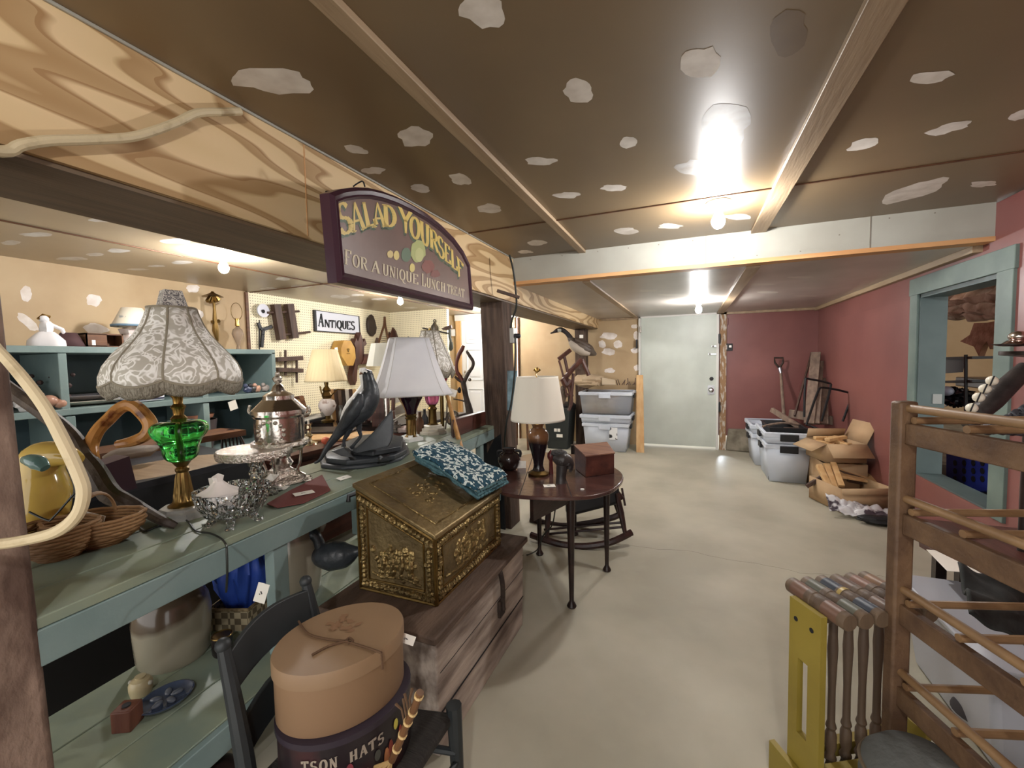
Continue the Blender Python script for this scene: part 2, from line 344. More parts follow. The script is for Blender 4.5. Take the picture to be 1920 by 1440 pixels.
struct(MB().box((XL+.01, 3.25, 1.05), (.02, .03, 2.1)).obj('trim_12', M['brown']))
struct(MB().box(((XL-3.4)/2, 5.7, 1.05), (-3.4-XL, .06, 2.12)).obj('wall_back', M['peg']))
struct(MB().box((-1.4, YN-.05, 1.2), (6.2, .1, 2.4)).obj('wall_front', M['ply'])) if False else None
# ---- door_1: the pale steel door
d1 = MB(); d1.box((-.155, YW-.02, .965), (1.0, .05, 1.86))
D1 = struct(d1.obj('door_1', mat('pale_green_grey_door', (200, 206, 196), .42, c2=(182, 188, 178), ns=2, det=6, bump=.03, bs=6)))
def fr(parts, name, m, **k):
    b_ = MB()
    for c, d in parts: b_.box(c, d)
    return b_.obj(name, m, **k)
M['jamb'] = mat('white_door_jamb', (214, 212, 206), .5)
struct(fr([((-.675, YW-.02, .95), (.03, .08, 1.9)), ((.36, YW-.02, .95), (.03, .08, 1.9)), ((-.157, YW-.02, ZK-.012), (1.06, .08, .022))], 'trim_13', M['jamb']))
struct(fr([((.43, YW-.01, .95), (.08, .05, 1.9))], 'trim_14', mat('rough_jamb_wood', (150, 118, 86), .9, c2=(196, 188, 176), ns=9, st=(4, 4, 1), lo=.5, hi=.6)))
def on(mb, name, m, par): return mb.obj(name, m, par)
b_ = MB(); q = P(1334, 710, Y=YW-.05); b_.lathe([(.02, 0), (.026, .008), (.02, .02), (.001, .022)], M=Matrix.Translation(q) @ Matrix.Rotation(math.pi/2, 4, 'X')); on(b_, 'lock', M['black'], D1)
b_ = MB(); q = P(1333, 731, Y=YW-.05); b_.box(q+Vector((0, -.002, 0)), (.085, .006, .13)); b_.lathe([(.026, 0), (.028, .01), (.014, .02), (.014, .04), (.03, .05), (.033, .065), (.02, .08), (.001, .082)], M=Matrix.Translation(q) @ Matrix.Rotation(math.pi/2, 4, 'X')); on(b_, 'door_handle', M['chrome'], D1)
b_ = MB()
for y, x0 in ((649, 1334), (664, 1328)):
    b_.beam(P(x0, y, Y=YW-.06), P(1343, y, Y=YW-.06), .018, .02); b_.ball(P(x0+3, y, Y=YW-.075), .012)
on(b_, 'bolt', M['chrome'], D1)
for x, y in ((1201, 618), (1349, 635), (1349, 763), (1194, 645)):
    tag(MB().box(P(x, y, Y=YW-.07), (.025, .03, .13 if x != 1201 else .09)).obj('bracket', M['black'] if x != 1201 else M['silver'], bevel=.003),
        {618: 'steel hinge at the upper left edge of the pale door', 635: 'upper black bar bracket beside the right edge of the pale door', 763: 'lower black bar bracket beside the right edge of the pale door', 645: 'black bar bracket left of the pale door'}[y], 'bracket')
q = P(1361, 603, Y=YW-.01); tag(MB().box(q, (.06, .02, .09)).obj('electrical_box', M['red'], bevel=.004), 'red painted electrical box high on the red back wall', 'electrical box')
q = P(1366, 651, Y=YW-.01); t = thing('light_switch', q, 'double switch plate on the red back wall beside the pale door', 'switch')
MB().box(q, (.1, .012, .1)).obj('plate', M['black'], t, bevel=.003); MB().box(q+Vector((-.028, -.01, 0)), (.018, .012, .06)).obj('toggle', M['white'], t); MB().box(q+Vector((.02, -.01, .01)), (.03, .01, .03)).obj('knob', M['silver'], t)
# ---- door_2: white six-panel door in the far left room
M['doorw'] = mat('white_door_paint', (228, 230, 232), .45)
X0, X1 = -3.66, -2.74
d2 = MB(); d2.box(((X0+X1)/2, YW-.0, 1.0), (X1-X0, .05, 2.0)); D2 = struct(d2.obj('door_2', M['doorw']))
b_ = MB()
for cx in (X0+.25, X1-.25):
    for z0, z1 in ((1.62, 1.88), (.98, 1.5), (.2, .82)):
        for dx, dz, sx, sz in ((0, z1, .3, .02), (0, z0, .3, .02), (-.15, (z0+z1)/2, .02, z1-z0), (.15, (z0+z1)/2, .02, z1-z0)): b_.box((cx+dx, YW-.03, dz), (sx, .014, sz))
        b_.box((cx, YW-.03, (z0+z1)/2), (.2, .012, z1-z0-.1))
b_.obj('panel', M['doorw'], D2, bevel=.004)
b_ = MB(); b_.ball((X0+.07, YW-.07, .95), .03); b_.ball((X0+.07, YW-.06, 1.12), .022); b_.obj('door_knob', M['silver'], D2)
struct(fr([((X0-.05, YW-.02, 1.0), (.09, .07, 2.0)), ((X1+.05, YW-.02, 1.0), (.09, .07, 2.0))], 'trim_15', M['pine']))
struct(fr([(((X0+X1)/2, YW-.03, 2.05), (1.14, .06, .1))], 'trim_16', M['jamb']))
struct(fr([((-2.60, YW-.02, 1.0), (.02, .04, 2.0))], 'trim_17', M['brown']))
for x, y, z_, lab in ((850, 624, 5.72, 'white thermostat plate on the tan wall left of the white door'), (853, 693, 6.5, 'white double switch plate left of the white door at waist height')):
    tag(MB().box(P(x, y, Y=6.57), (.08, .015, .12)).obj('switch_plate', M['white'], bevel=.004), lab, 'switch')
# ---- the teal-framed opening in the red wall
tr = [((XR+.0, DY1+.04, 1.07), (.03, .11, 1.33)), ((XR+.0, DY0-.07, 1.07), (.03, .13, 1.33))]
M['teal_fr'] = mat('teal_grey_frame_paint', (112, 128, 120), .5, c2=(92, 108, 104), ns=4, bump=.08, bs=20)
struct(fr(tr, 'trim_18', M['teal_fr'], bevel=.003))
struct(fr([((XR-.0, (DY0+DY1)/2-.02, DZ1+.06), (.034, DY1-DY0+.25, .12))], 'trim_19', M['teal_fr'], bevel=.003))
struct(fr([((XR+.075, DY1-.015, 1.07), (.15, .03, 1.31)), ((XR+.08, DY0-.0, 1.07), (.15, .02, 1.31)), ((XR+.075, (DY0+DY1)/2, DZ1-.012), (.15, DY1-DY0, .03)), ((XR+.08, (DY0+DY1)/2, DZ0), (.15, DY1-DY0, .02))], 'trim_20', mat('dark_teal_jamb', (86, 100, 100), .5, c2=(76, 90, 90), ns=4)))
# room beyond the opening
M['tanin'] = mat('tan_inner_wall', (206, 182, 146), .7, c2=(190, 166, 130), ns=2)
struct(MB().box((4.2, 5.4, 1.2), (.1, 6, 2.4)).obj('wall_far', M['tanin']))
struct(MB().box((2.9, 8.3, 1.2), (2.8, .1, 2.4)).obj('wall_far', M['tanin']))
struct(MB().box((2.9, 5.4, -.03+.3), (2.6, 6, .06)).obj('floor', M['stone']))
struct(MB().box((2.9, 5.4, 2.3), (2.8, 6, .06)).obj('ceiling', M['brown']))
# support posts
struct(MB().hexa([(-1.46, 3.0, 0), (-1.265, 2.98, 0), (-1.265, 3.17, 0), (-1.46, 3.19, 0)], [(-1.50, 3.0, ZB-.01), (-1.31, 2.99, ZB-.01), (-1.31, 3.18, ZB-.01), (-1.50, 3.19, ZB-.01)]).obj('support_post', M['post'], bevel=.006))
pa, pb_ = P(-14, 400, X=-1.22), P(105, 1440, X=-1.22); pd = (pb_-pa)/(pb_.z-pa.z)
c0_, c1_ = pa+pd*(0-pa.z), pa+pd*(ZB-.012-pa.z)
struct(MB().hexa([c0_+Vector((-.22, -.25, 0)), c0_+Vector((0, -.25, 0)), c0_, c0_+Vector((-.22, .03, 0))], [c1_+Vector((-.22, -.25, 0)), c1_+Vector((0, -.25, 0)), c1_, c1_+Vector((-.22, .03, 0))]).obj('support_post', M['post_near'], bevel=.012))
struct(MB().box((-1.51, 6.42, .88), (.17, .15, 1.74)).obj('support_post', M['post'], bevel=.006))
# ---- ceiling lamps: porcelain holder and bare bulb
M['bulb'] = mat('lit_bulb', (255, 240, 215), .5, em=1)
M['bulb'].node_tree.nodes['Principled BSDF'].inputs['Emission Color'].default_value = BULB_COL+(1,)
M['bulb'].node_tree.nodes['Principled BSDF'].inputs['Emission Strength'].default_value = BULB
def lamp(x, y, z, lab):
    t = thing('ceiling_light', (x, y, z), lab, 'light', 'bare bulbs on the ceiling')
    MB().lathe([(.058, 0), (.058, -.006), (.045, -.014), (.028, -.022), (.026, -.045), (.001, -.046)][::-1], (x, y, z), n=24).obj('lamp_holder', M['white'], t)
    MB().lathe([(.001, -.138), (.018, -.132), (.029, -.118), (.033, -.1), (.029, -.082), (.019, -.062), (.016, -.044)], (x, y, z), n=12).obj('bulb', M['bulb'], t)
q = P(1347, 378, Z=ZF); lamp(q.x, q.y, ZF-.001, 'bare bulb in a white holder, nearest bulb on the brown ceiling before the white beam')
q = P(1310, 563, Z=ZK); lamp(q.x, q.y, ZK-.001, 'bare bulb on the ceiling right in front of the pale steel door')
q = P(418, 476, Z=ZF); lamp(q.x, q.y, ZF-.001, 'bare bulb on the left room ceiling above the fringed lampshade')
q = P(750, 549, Z=ZF); lamp(q.x, q.y, ZF-.001, 'bare bulb on the left room ceiling behind the salad sign')
q = P(893, 583, Z=ZF); lamp(q.x+.25, 5.95, ZF-.001, 'bare bulb glowing in front of the white panelled door')
q = Vector((2.5, 5.2, 2.268)); lamp(q.x, q.y, q.z, 'unseen bare bulb added to light the small room beyond the teal framed opening')  # added out of sight to brighten the room behind the opening
sl = bpy.data.lights.new('daylight_at_door_gap', 'SPOT'); sl.energy = 2.2; sl.color = (.8, .9, 1); sl.spot_size = math.radians(34); sl.spot_blend = .8; sl.shadow_soft_size = .01
so_ = bpy.data.objects.new('daylight_at_door_gap', sl); sc.collection.objects.link(so_); so_.location = (.372, YW-.12, .10); so_.rotation_euler = (P(1400, 890, Z=0)-Vector(so_.location)).to_track_quat('-Z', 'Y').to_euler()
lamp(.14, -.7, ZF-.001, 'bare bulb on the ceiling behind the viewer')
# ================================================================ mini serif alphabet (strokes as ribbons)
def arc(cx, cy, rx, ry, a0, a1, n=10): return [(cx+rx*math.cos(math.radians(a0+(a1-a0)*i/n)), cy+ry*math.sin(math.radians(a0+(a1-a0)*i/n))) for i in range(n+1)]
G = {'A': [[(.1, 0), (.5, 1)], [(.5, 1), (.9, 0)], [(.25, .36), (.75, .36)]], 'L': [[(.25, 0), (.25, 1)], [(.25, .03), (.88, .03)], [(.88, 0), (.88, .25)]],
     'D': [[(.22, 0), (.22, 1)], [(.22, .97)]+arc(.4, .5, .48, .47, 90, -90)+[(.22, .03)]], 'Y': [[(.08, 1), (.5, .48)], [(.92, 1), (.5, .48)], [(.5, .5), (.5, 0)]],
     'O': [arc(.5, .5, .4, .49, 90, 450, 20)], 'U': [[(.2, 1), (.2, .3)]+arc(.5, .3, .3, .29, 180, 360)+[(.8, 1)]],
     'R': [[(.22, 0), (.22, 1)], [(.22, .97)]+arc(.5, .74, .3, .23, 90, -90)+[(.22, .51)], [(.5, .51), (.9, 0)]], 'S': [arc(.5, .75, .33, .24, 25, 260, 9)+arc(.5, .26, .35, .25, 80, -160, 9)],
     'E': [[(.2, 0), (.2, 1)], [(.2, .97), (.82, .97)], [(.2, .52), (.65, .52)], [(.2, .03), (.86, .03)], [(.82, 1), (.82, .8)], [(.86, 0), (.86, .22)]],
     'F': [[(.22, 0), (.22, 1)], [(.22, .97), (.85, .97)], [(.22, .52), (.66, .52)], [(.85, 1), (.85, .78)]], 'N': [[(.17, 0), (.17, 1)], [(.17, 1), (.83, 0)], [(.83, 0), (.83, 1)]],
     'T': [[(.5, 0), (.5, 1)], [(.08, .97), (.92, .97)], [(.08, 1), (.08, .78)], [(.92, 1), (.92, .78)]], 'I': [[(.5, 0), (.5, 1)]],
     'Q': [arc(.5, .5, .4, .49, 90, 450, 20), [(.45, .1), (.75, -.2), (1.05, -.25)]], 'C': [arc(.55, .5, .4, .48, 50, 310, 14)], 'H': [[(.2, 0), (.2, 1)], [(.8, 0), (.8, 1)], [(.2, .52), (.8, .52)]],
     ' ': []}
SERIF = {'A': [(.1, 0), (.9, 0)], 'L': [(.25, 0), (.25, 1)], 'D': [(.15, 0), (.15, 1)], 'Y': [(.08, 1), (.92, 1), (.5, 0)], 'U': [(.2, 1), (.8, 1)], 'R': [(.22, 0), (.15, 1), (.9, 0)], 'E': [(.15, 0), (.15, 1)],
         'F': [(.22, 0), (.15, 1)], 'N': [(.17, 0), (.17, 1), (.83, 1)], 'T': [(.5, 0)], 'I': [(.5, 0), (.5, 1)], 'H': [(.2, 0), (.2, 1), (.8, 0), (.8, 1)]}
def glyph(mb, ch, quad, put, thick=.13, thin=.05):
    """quad = top-left, bottom-left, top-right, bottom-right of the letter cell in drawing coordinates; put maps them into the room"""
    tl, bl, tr_, br = quad
    def m(u, v):
        a = (bl[0]+(tl[0]-bl[0])*v, bl[1]+(tl[1]-bl[1])*v); b = (br[0]+(tr_[0]-br[0])*v, br[1]+(tr_[1]-br[1])*v)
        return put(a[0]+(b[0]-a[0])*u, a[1]+(b[1]-a[1])*u)
    for st in G[ch]:
        for (x0, y0), (x1, y1) in zip(st, st[1:]):
            dx, dy = x1-x0, y1-y0; l = math.hypot(dx, dy) or 1
            wt = thin+(thick-thin)*abs(dy)/l
            if ch in 'AN' and dx*dy > 0 and ch == 'A': wt = thin*1.3
            if ch == 'N' and dx == 0: wt = thin*1.2
            nx, ny = -dy/l*wt*1.1, dx/l*wt*.7; ex, ey = dx/l*.012, dy/l*.012
            mb.poly([m(x0+nx-ex, y0+ny-ey), m(x0-nx-ex, y0-ny-ey), m(x1-nx+ex, y1-ny+ey), m(x1+nx+ex, y1+ny+ey)])
    for x, y in SERIF.get(ch, []):
        h = .045 if y == 0 else -.045
        mb.poly([m(x-.2, y), m(x+.2, y), m(x+.2, y+h), m(x-.2, y+h)])

# ================================================================ the green bench and what belongs to it
A0 = P(100, 1147, Z=.8); A1 = P(945, 790, Z=.8)
bu = (A1-A0); bu.z = 0; BL = bu.length; bu.normalize(); bn = Vector((-bu.y, bu.x, 0))   # bn points to the left room
def B(s, t, z): return A0+bu*s+bn*t+Vector((0, 0, z-.8))
T_ = thing('display_bench', B(0, .2, 0), 'long grey-green painted bench running along the post beneath the plywood beam', 'bench')
for k in range(3):
    b_ = MB(); b_.hexa([B(-.05, .002+.158*k, .775), B(BL, .002+.158*k, .775), B(BL, .156+.158*k, .775), B(-.05, .156+.158*k, .775)], [B(-.05, .002+.158*k, .80), B(BL, .002+.158*k, .80), B(BL, .156+.158*k, .80), B(-.05, .156+.158*k, .80)])
    b_.obj('top_board', M['teal_top'], T_, bevel=.003)
def bar(s0, t0, s1, t1, z, w_, h, name, par, m='teal'):
    return MB().beam(B(s0, t0, z), B(s1, t1, z), w_, h).obj(name, M[m], par, bevel=.003)
bar(-.03, .012, BL-.1, .012, .735, .025, .078, 'front_rail', T_); bar(-.03, .45, BL-.1, .45, .735, .025, .078, 'back_rail', T_)
for s in (.575, 1.5, 2.35):
    for t in (.03, .44):
        MB().hexa([B(s-.03, t-.02, .325), B(s+.03, t-.02, .325), B(s+.03, t+.02, .325), B(s-.03, t+.02, .325)], [B(s-.03, t-.02, .70), B(s+.03, t-.02, .70), B(s+.03, t+.02, .70), B(s-.03, t+.02, .70)]).obj('leg', M['teal'], T_, bevel=.003)
for k in range(3):
    b_ = MB(); b_.hexa([B(-.2, -.03+.17*k, .28), B(BL-.2, -.03+.17*k, .28), B(BL-.2, .136+.17*k, .28), B(-.2, .136+.17*k, .28)], [B(-.2, -.03+.17*k, .3), B(BL-.2, -.03+.17*k, .3), B(BL-.2, .136+.17*k, .3), B(-.2, .136+.17*k, .3)])
    b_.obj('shelf_board', M['teal_top'], T_, bevel=.003)
bar(-.2, -.045, BL-.2, -.045, .262, .022, .075, 'shelf_rail', T_)
for s in (0.0, .9, 1.8, 2.5):
    for t in (-.03, .45): MB().hexa([B(s-.03, t-.005, 0), B(s+.03, t-.005, 0), B(s+.03, t+.03, 0), B(s-.03, t+.03, 0)], [B(s-.03, t-.005, .28), B(s+.03, t-.005, .28), B(s+.03, t+.03, .28), B(s-.03, t+.03, .28)]).obj('foot', M['teal'], T_)
M['cream_board'] = mat('pale_worn_board', (176, 172, 156), .6, c2=(150, 150, 138), ns=4)
T_ = thing('low_shelf', B(.3, -.2, 0), 'low pale board shelf on the floor along the foot of the bench', 'shelf')
for k in range(2): MB().hexa([B(-.2, -.27+.115*k, .10), B(1.0, -.27+.115*k, .10), B(1.0, -.16+.115*k, .10), B(-.2, -.16+.115*k, .10)], [B(-.2, -.27+.115*k, .12), B(1.0, -.27+.115*k, .12), B(1.0, -.16+.115*k, .12), B(-.2, -.16+.115*k, .12)]).obj('board', M['cream_board'], T_, bevel=.002)
for s in (-.15, .95): MB().beam(B(s, -.26, .05), B(s, -.06, .05), .03, .1).obj('cleat', M['teal'], T_)

# ================================================================ wall shelving in the left room
XF = -3.9
T_ = thing('pigeonhole_shelving', (-4.15, 2.0, 0), 'teal painted pigeonhole shelving standing against the tan left wall', 'shelves')
def bx(c, d, n, m='teal', par=None, bevel=.004): return MB().box(c, d).obj(n, M[m], par, bevel=bevel)
Y0, Y1 = .5, 3.12
for z in (1.435, 1.01, .52, .1): bx((-4.17, (Y0+Y1)/2, z), (.54, Y1-Y0, .045), 'shelf_board', par=T_)
bx((-4.17, Y1-.02, .73), (.54, .04, 1.4), 'side_panel', par=T_); bx((-4.17, Y0, .73), (.54, .04, 1.4), 'side_panel', par=T_)
q = P(121, 715, X=XF).y; bx((-4.17, q, 1.22), (.53, .045, .38), 'divider', par=T_)
q2 = P(390, 800, X=XF).y; bx((-4.17, q+.02, .76), (.53, .05, .44), 'divider', par=T_); bx((-4.17, q2, .76), (.53, .05, .44), 'divider', par=T_); bx((-4.17, q2, 1.22), (.53, .05, .38), 'divider', par=T_)
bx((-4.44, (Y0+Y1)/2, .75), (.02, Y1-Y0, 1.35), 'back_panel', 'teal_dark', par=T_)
# things on its top
def at_shelf(x, y, X=-3.98): return P(x, y, X=X)
def pxs(p): return dep(p)/F     # metres per pixel at a point
def lathe_px(prof, x, yb, p, n=24, **k):   # prof: (radius px, y px) ; p = base point
    s = pxs(p); return MB().lathe([(max(r, .001)*s, (yb-y)*s) for r, y in prof], tuple(p), n=n, **k)
ZT = 1.4575
def on_top(x, y=655): q = P(x, y, X=-4.02); q.z = ZT; return q
q = on_top(90, 651); s = pxs(q)
T_ = thing('porcelain_figurine', q, 'white porcelain figure sitting with gilt trim, at the left end of the shelf top', 'figurine')
b_ = MB(); b_.lathe([(.09, 0), (.085, .04), (.05, .085), (.035, .1)], q, fn=lambda a, z: 1+.15*math.sin(3*a)); b_.ball(q+Vector((0, .0, .13)), .042, (.9, .8, 1.2), nz=.3); b_.ball(q+Vector((0, -.01, .185)), .026)
b_.tube([q+Vector((0, .02, .15)), q+Vector((.02, .07, .12)), q+Vector((.02, .09, .06))], [.014, .012, .01]); b_.obj('body', mat('porcelain', (232, 230, 232), .15), T_)
b_ = MB(); b_.tube([q+Vector((0, -.035, .18)), q+Vector((0, -.01, .21)), q+Vector((0, .02, .2))], .012); b_.obj('gilt_hair', M['brass'], T_)
M['burg'] = mat('dark_plum_fabric', (74, 50, 52), .8)
q = on_top(131); o = lathe_px([(23, 652), (11, 626)], 131, 652, q, cap=False).obj('lamp_shade', M['burg'], solid=.003); tag(o, 'small dark plum cone lampshade standing alone on the shelf top', 'lampshade')
q = on_top(168, 652); o = MB().lathe([(.02, -.02), (.032, -.018), (.032, .018), (.02, .02)], tuple(q+Vector((.03, 0, .032))), M=None).obj('spool', M['white']); tag(o, 'small white spool lying on the shelf top right of the plum lampshade', 'spool')
q = on_top(190, 652); T_ = thing('wooden_box', q, 'brown wooden box with an open front on the shelf top beside the flowered lamp', 'box')
b_ = MB()
for c, d in (((0, 0, .005), (.12, .22, .01)), ((0, 0, .095), (.12, .22, .01)), ((0, -.105, .05), (.12, .01, .1)), ((0, .105, .05), (.12, .01, .1)), ((-.055, 0, .05), (.01, .22, .1)), ((.03, -.05, .05), (.06, .12, .09))): b_.box(q+Vector(c), d)
b_.obj('case', M['brown'], T_)
# flowered lamp
q = on_top(252, 652); s = pxs(q); T_ = thing('table_lamp', q, 'small lamp with a flowered cream shade on top of the pigeonhole shelving', 'lamp')
lathe_px([(8, 652), (22, 650), (24, 640), (17, 628), (20, 618), (8, 613), (3, 608)], 252, 652, q, fn=lambda a, z: 1+.08*math.sin(6*a)).obj('base', mat('pink_white_porcelain', (214, 196, 190), .2, c2=(236, 230, 226), ns=18), T_)
lathe_px([(30, 612), (29, 608), (15, 578)], 240, 652, q, cap=False).obj('lamp_shade', mat('flowered_cream_fabric', (222, 214, 196), .8, c2=(150, 152, 150), ns=14, lo=.6, hi=.66), T_, solid=.003)
M_blue = mat('blue_braid', (110, 136, 156), .7)
lathe_px([(31, 613), (31, 609)], 240, 652, q, cap=False).obj('trim_band', M_blue, T_, solid=.006)
# brass wall sconce and glass oil lamp hanging on the left wall
q = P(403, 655, X=-4.42); T_ = thing('brass_candelabra', q, 'tall brass wall sconce with a crown of candle cups, right end of the tan wall', 'sconce')
s = pxs(q); tube_ = lambda pts, r, **k: MB().tube(pts, r, **k)
b_ = MB(); pts = [P(x, y, X=-4.4) for x, y in ((408, 640), (404, 620), (403, 605), (402, 580), (400, 556))]; b_.tube(pts, [.01, .03, .022, .013, .013])
b_.tube([P(397, 604, X=-4.4), P(411, 602, X=-4.4)], .018); b_.obj('stem', M['brass_old'], T_)
b_ = MB(); b_.lathe([(.09, 0), (.05, .02), (.02, .035), (.01, .05)], tuple(P(399, 556, X=-4.37)))
for dx, dy in ((-10, 8), (-5, 10), (8, 9), (13, 6)): b_.beam(P(399+dx*.4, 557, X=-4.35), P(399+dx, 557+dy, X=-4.33), .03, .03)
b_.obj('crown', M['brass_old'], T_)
q = Vector((-4.36, P(447, 648, X=-4.36).y, ZT)); T_ = thing('oil_lamp', q, 'small glass oil lamp with a wire harp at the shelving right end', 'lamp')
s = pxs(q); zz = lambda y: (645-y)*s
c0 = P(447, 648, X=-4.36); c0.z = ZT
MB().lathe([(.03, 0), (.012, zz(635)), (.03, zz(626)), (.055, zz(614)), (.045, zz(606)), (.01, zz(600))], tuple(c0)).obj('font', mat('smoky_glass', (200, 180, 160), .1, tr=.6), T_)
MB().lathe([(.012, zz(600)), (.022, zz(598)), (.018, zz(590)), (.02, zz(585))], tuple(c0)).obj('socket', M['brass'], T_)
MB().tube([c0+Vector((0, math.sin(a)*.06, zz(588)+.09-math.cos(a)*.09)) for a in [math.pi*2*i/16 for i in range(17)]], .003, n=6).obj('harp', M['brass_old'], T_)
# things in the pigeonholes
ZM = 1.0325
def on_mid(x, y): q = P(x, y, X=-3.98); q.z = ZM; return q
M['dgarl'] = mat('dark_garland', (40, 32, 34), .5, c2=(70, 50, 46), ns=20)
q = on_mid(85, 765); b_ = MB()
for i in range(70): b_.ball(q+Vector((random.uniform(-.3, -.0), random.uniform(-.28, .2), random.uniform(.02, .17)*(1+.5*random.random()))), random.uniform(.012, .025), n=6, m=4)
stuff(tag(b_.obj('garland', M['dgarl']), 'heap of dark glossy garland in the upper left pigeonhole', 'garland'))
q = on_mid(88, 765); b_ = MB(); b_.ball(q+Vector((.04, 0, .06)), .045, (1, 1, .9)); b_.ball(q+Vector((.05, .05, .04)), .035); b_.ball(q+Vector((.04, -.05, .1)), .03)
tag(b_.obj('figurine', mat('copper_glaze', (170, 130, 110), .25)), 'small copper coloured knobbly figurine in front of the dark garland', 'figurine')
q = on_mid(52, 768); tag(MB().ball(q+Vector((.03, 0, .05)), .06, (.8, 1.2, .8), nz=.3).obj('glass_dish', mat('pale_glass_dish', (210, 206, 204), .15)), 'pale glass dish on white papers at the far left of the middle shelf', 'dish')
M['plat'] = mat('cream_platter', (206, 200, 186), .3); M['plats'] = mat('plated_platter', (190, 182, 186), .22, .7)
q = on_mid(172, 755)
def platter(q, a, b, m, lab, h=.035):
    tag(MB().lathe([(.4, 0), (.8, h*.5), (1, h), (.97, h+.003), (.78, h*.6), (.001, h*.35)], tuple(q), n=32, sx=a, sy=b).obj('platter', m), lab, 'platter', None)
platter(q+Vector((-.2, .05, 0)), .2, .42, M['plat'], 'cream oval platter, bottom one of the stack in the upper middle pigeonhole')
platter(q+Vector((-.18, .0, .04)), .18, .38, M['plats'], 'shiny plated platter on top of the cream platter in the upper pigeonhole')
platter(q+Vector((-.2, .32, .085)), .12, .17, M['plat'], 'small cream dish on top of the platter stack in the upper pigeonhole', .02)
q = on_mid(265, 748); s_ = mat('striped_cloth', (232, 234, 240), .8, c2=(60, 64, 84), ns=1, wave=9, wd=1, lo=.62, hi=.66)
b_ = MB(); b_.box(q+Vector((-.05, 0, .03)), (.22, .26, .05), rz=.15); b_.box(q+Vector((-.05, .05, .07)), (.2, .18, .03), rz=.1); tag(b_.obj('folded_cloth', s_, bevel=.012), 'white cloth with dark stripes folded on the middle shelf under the lamp fringe', 'cloth')
for k, (x, y, c_, lb) in enumerate([(465, 733, (70, 78, 104), 'blue-grey bird figurine, leftmost of the row on the middle shelf end'), (474, 733, (60, 60, 60), 'dark bird figurine, second in the row on the middle shelf end'),
                        (482, 733, (190, 150, 130), 'pinkish shell figurine, third in the row on the middle shelf end'), (498, 730, (176, 166, 160), 'pale rounded dish at the right end of the middle shelf')]):
    q = on_mid(x, y+2); q.z = ZM
    b_ = MB(); b_.ball(q+Vector((0, 0, .035)), .038, (.8, 1.1, .9), nz=.3); b_.ball(q+Vector((.01, -.03, .075)), .02); tag(b_.obj('figurine' if k < 3 else 'dish', mat('glaze%d' % k, c_, .3)), lb, 'figurine' if k < 3 else 'dish')
def card(c, u, v, w_, h, lab, m='paper', cat='price tag', mark=True, name='price_tag', th=.0015):
    c, u, v = Vector(c), Vector(u).normalized(), Vector(v); v = (v-u*v.dot(u)).normalized(); n = u.cross(v)
    if n.dot(CAM-c) < 0: n = -n; 
    b_ = MB(); b_.hexa([c-u*w_/2-v*h/2-n*th, c+u*w_/2-v*h/2-n*th, c+u*w_/2+v*h/2-n*th, c-u*w_/2+v*h/2-n*th], [c-u*w_/2-v*h/2, c+u*w_/2-v*h/2, c+u*w_/2+v*h/2, c-u*w_/2+v*h/2])
    if mark:
        b_.k = 1; d = n*.0006
        for a, e, f_ in ((-.12, .02, .16), (-.02, -.05, .12), (-.16, -.1, .1)): p = c+u*w_*a+v*h*e+d; b_.poly([p, p+u*w_*f_, p+u*w_*f_+v*h*.06, p+v*h*.06])
    return tag(b_.obj(name, [M[m], M['ink']], smooth=0), lab, cat)
card(P(437, 760, X=-3.87), (0, 1, .25), (0, -.2, 1), .075, .085, 'white square price tag hanging from the middle shelf edge', mark=False)
card(P(400, 651, X=-4.0), (.4, 1, 0), (.9, 0, .5), .1, .05, 'cream tag lying on the shelf top below the brass sconce', mark=False)
q = P(370, 790, X=-4.1); q.z = .5425
T_ = thing('stack_of_pots', q, 'dark and terracotta pots in the lower pigeonhole behind the green lamp', 'pots')
MB().lathe([(.1, 0), (.13, .12), (.15, .28), (.14, .28), (.12, .12), (.001, .05)], tuple(q)).obj('pot', mat('dark_pot', (84, 74, 74), .6), T_); MB().lathe([(.09, .28), (.12, .3), (.13, .33), (.12, .33), (.001, .3)], tuple(q)).obj('saucer', mat('terracotta', (176, 122, 96), .8), T_)
q = P(472, 850, X=-4.1); q.z = .5425
T_ = thing('handbag', q, 'black box shaped handbag with a thin handle in the lower right pigeonhole', 'bag')
MB().box(q+Vector((.1, .2, .12)), (.12, .22, .24)).obj('bag_body', M['black'], T_, bevel=.008); MB().tube([q+Vector((.1, .2+.09*math.cos(a), .24+.16*math.sin(a))) for a in [math.pi*i/10 for i in range(11)]], .006, n=6).obj('handle', M['black'], T_)
# lower bulk: small dark boxes and cabinet below the shelving are hidden by the desk
# ================================================================ black desk with the oval inlay
M['deskb'] = mat('black_painted_desk', (40, 40, 46), .3, c2=(54, 52, 56), ns=5)
M['tan_inlay'] = mat('tan_oval_panel', (150, 126, 96), .45, c2=(134, 110, 82), ns=6, st=(1, 6, 1))
T_ = thing('black_desk', (-2.55, 1.2, 0), 'black desk with a tan oval painted on its top, behind the green bench', 'desk')
dq = [P(x, y, Z=.8) for x, y in ((150, 925), (440, 862), (430, 815), (100, 858))]
dq = [Vector((-2.22, .72, .8)), Vector((-2.24, 1.62, .8)), Vector((-2.95, 1.75, .8)), Vector((-2.95, .72, .8))]
b_ = MB(); b_.hexa([p-Vector((0, 0, .03)) for p in dq], dq)
b_.k = 1; c0 = P(310, 876, Z=.8); b_.poly([Vector((c0.x+.21*math.cos(a), c0.y+.3*math.sin(a), .8008)) for a in [2*math.pi*i/40 for i in range(40)]]); b_.obj('desktop', [M['deskb'], M['tan_inlay']], T_, bevel=0)
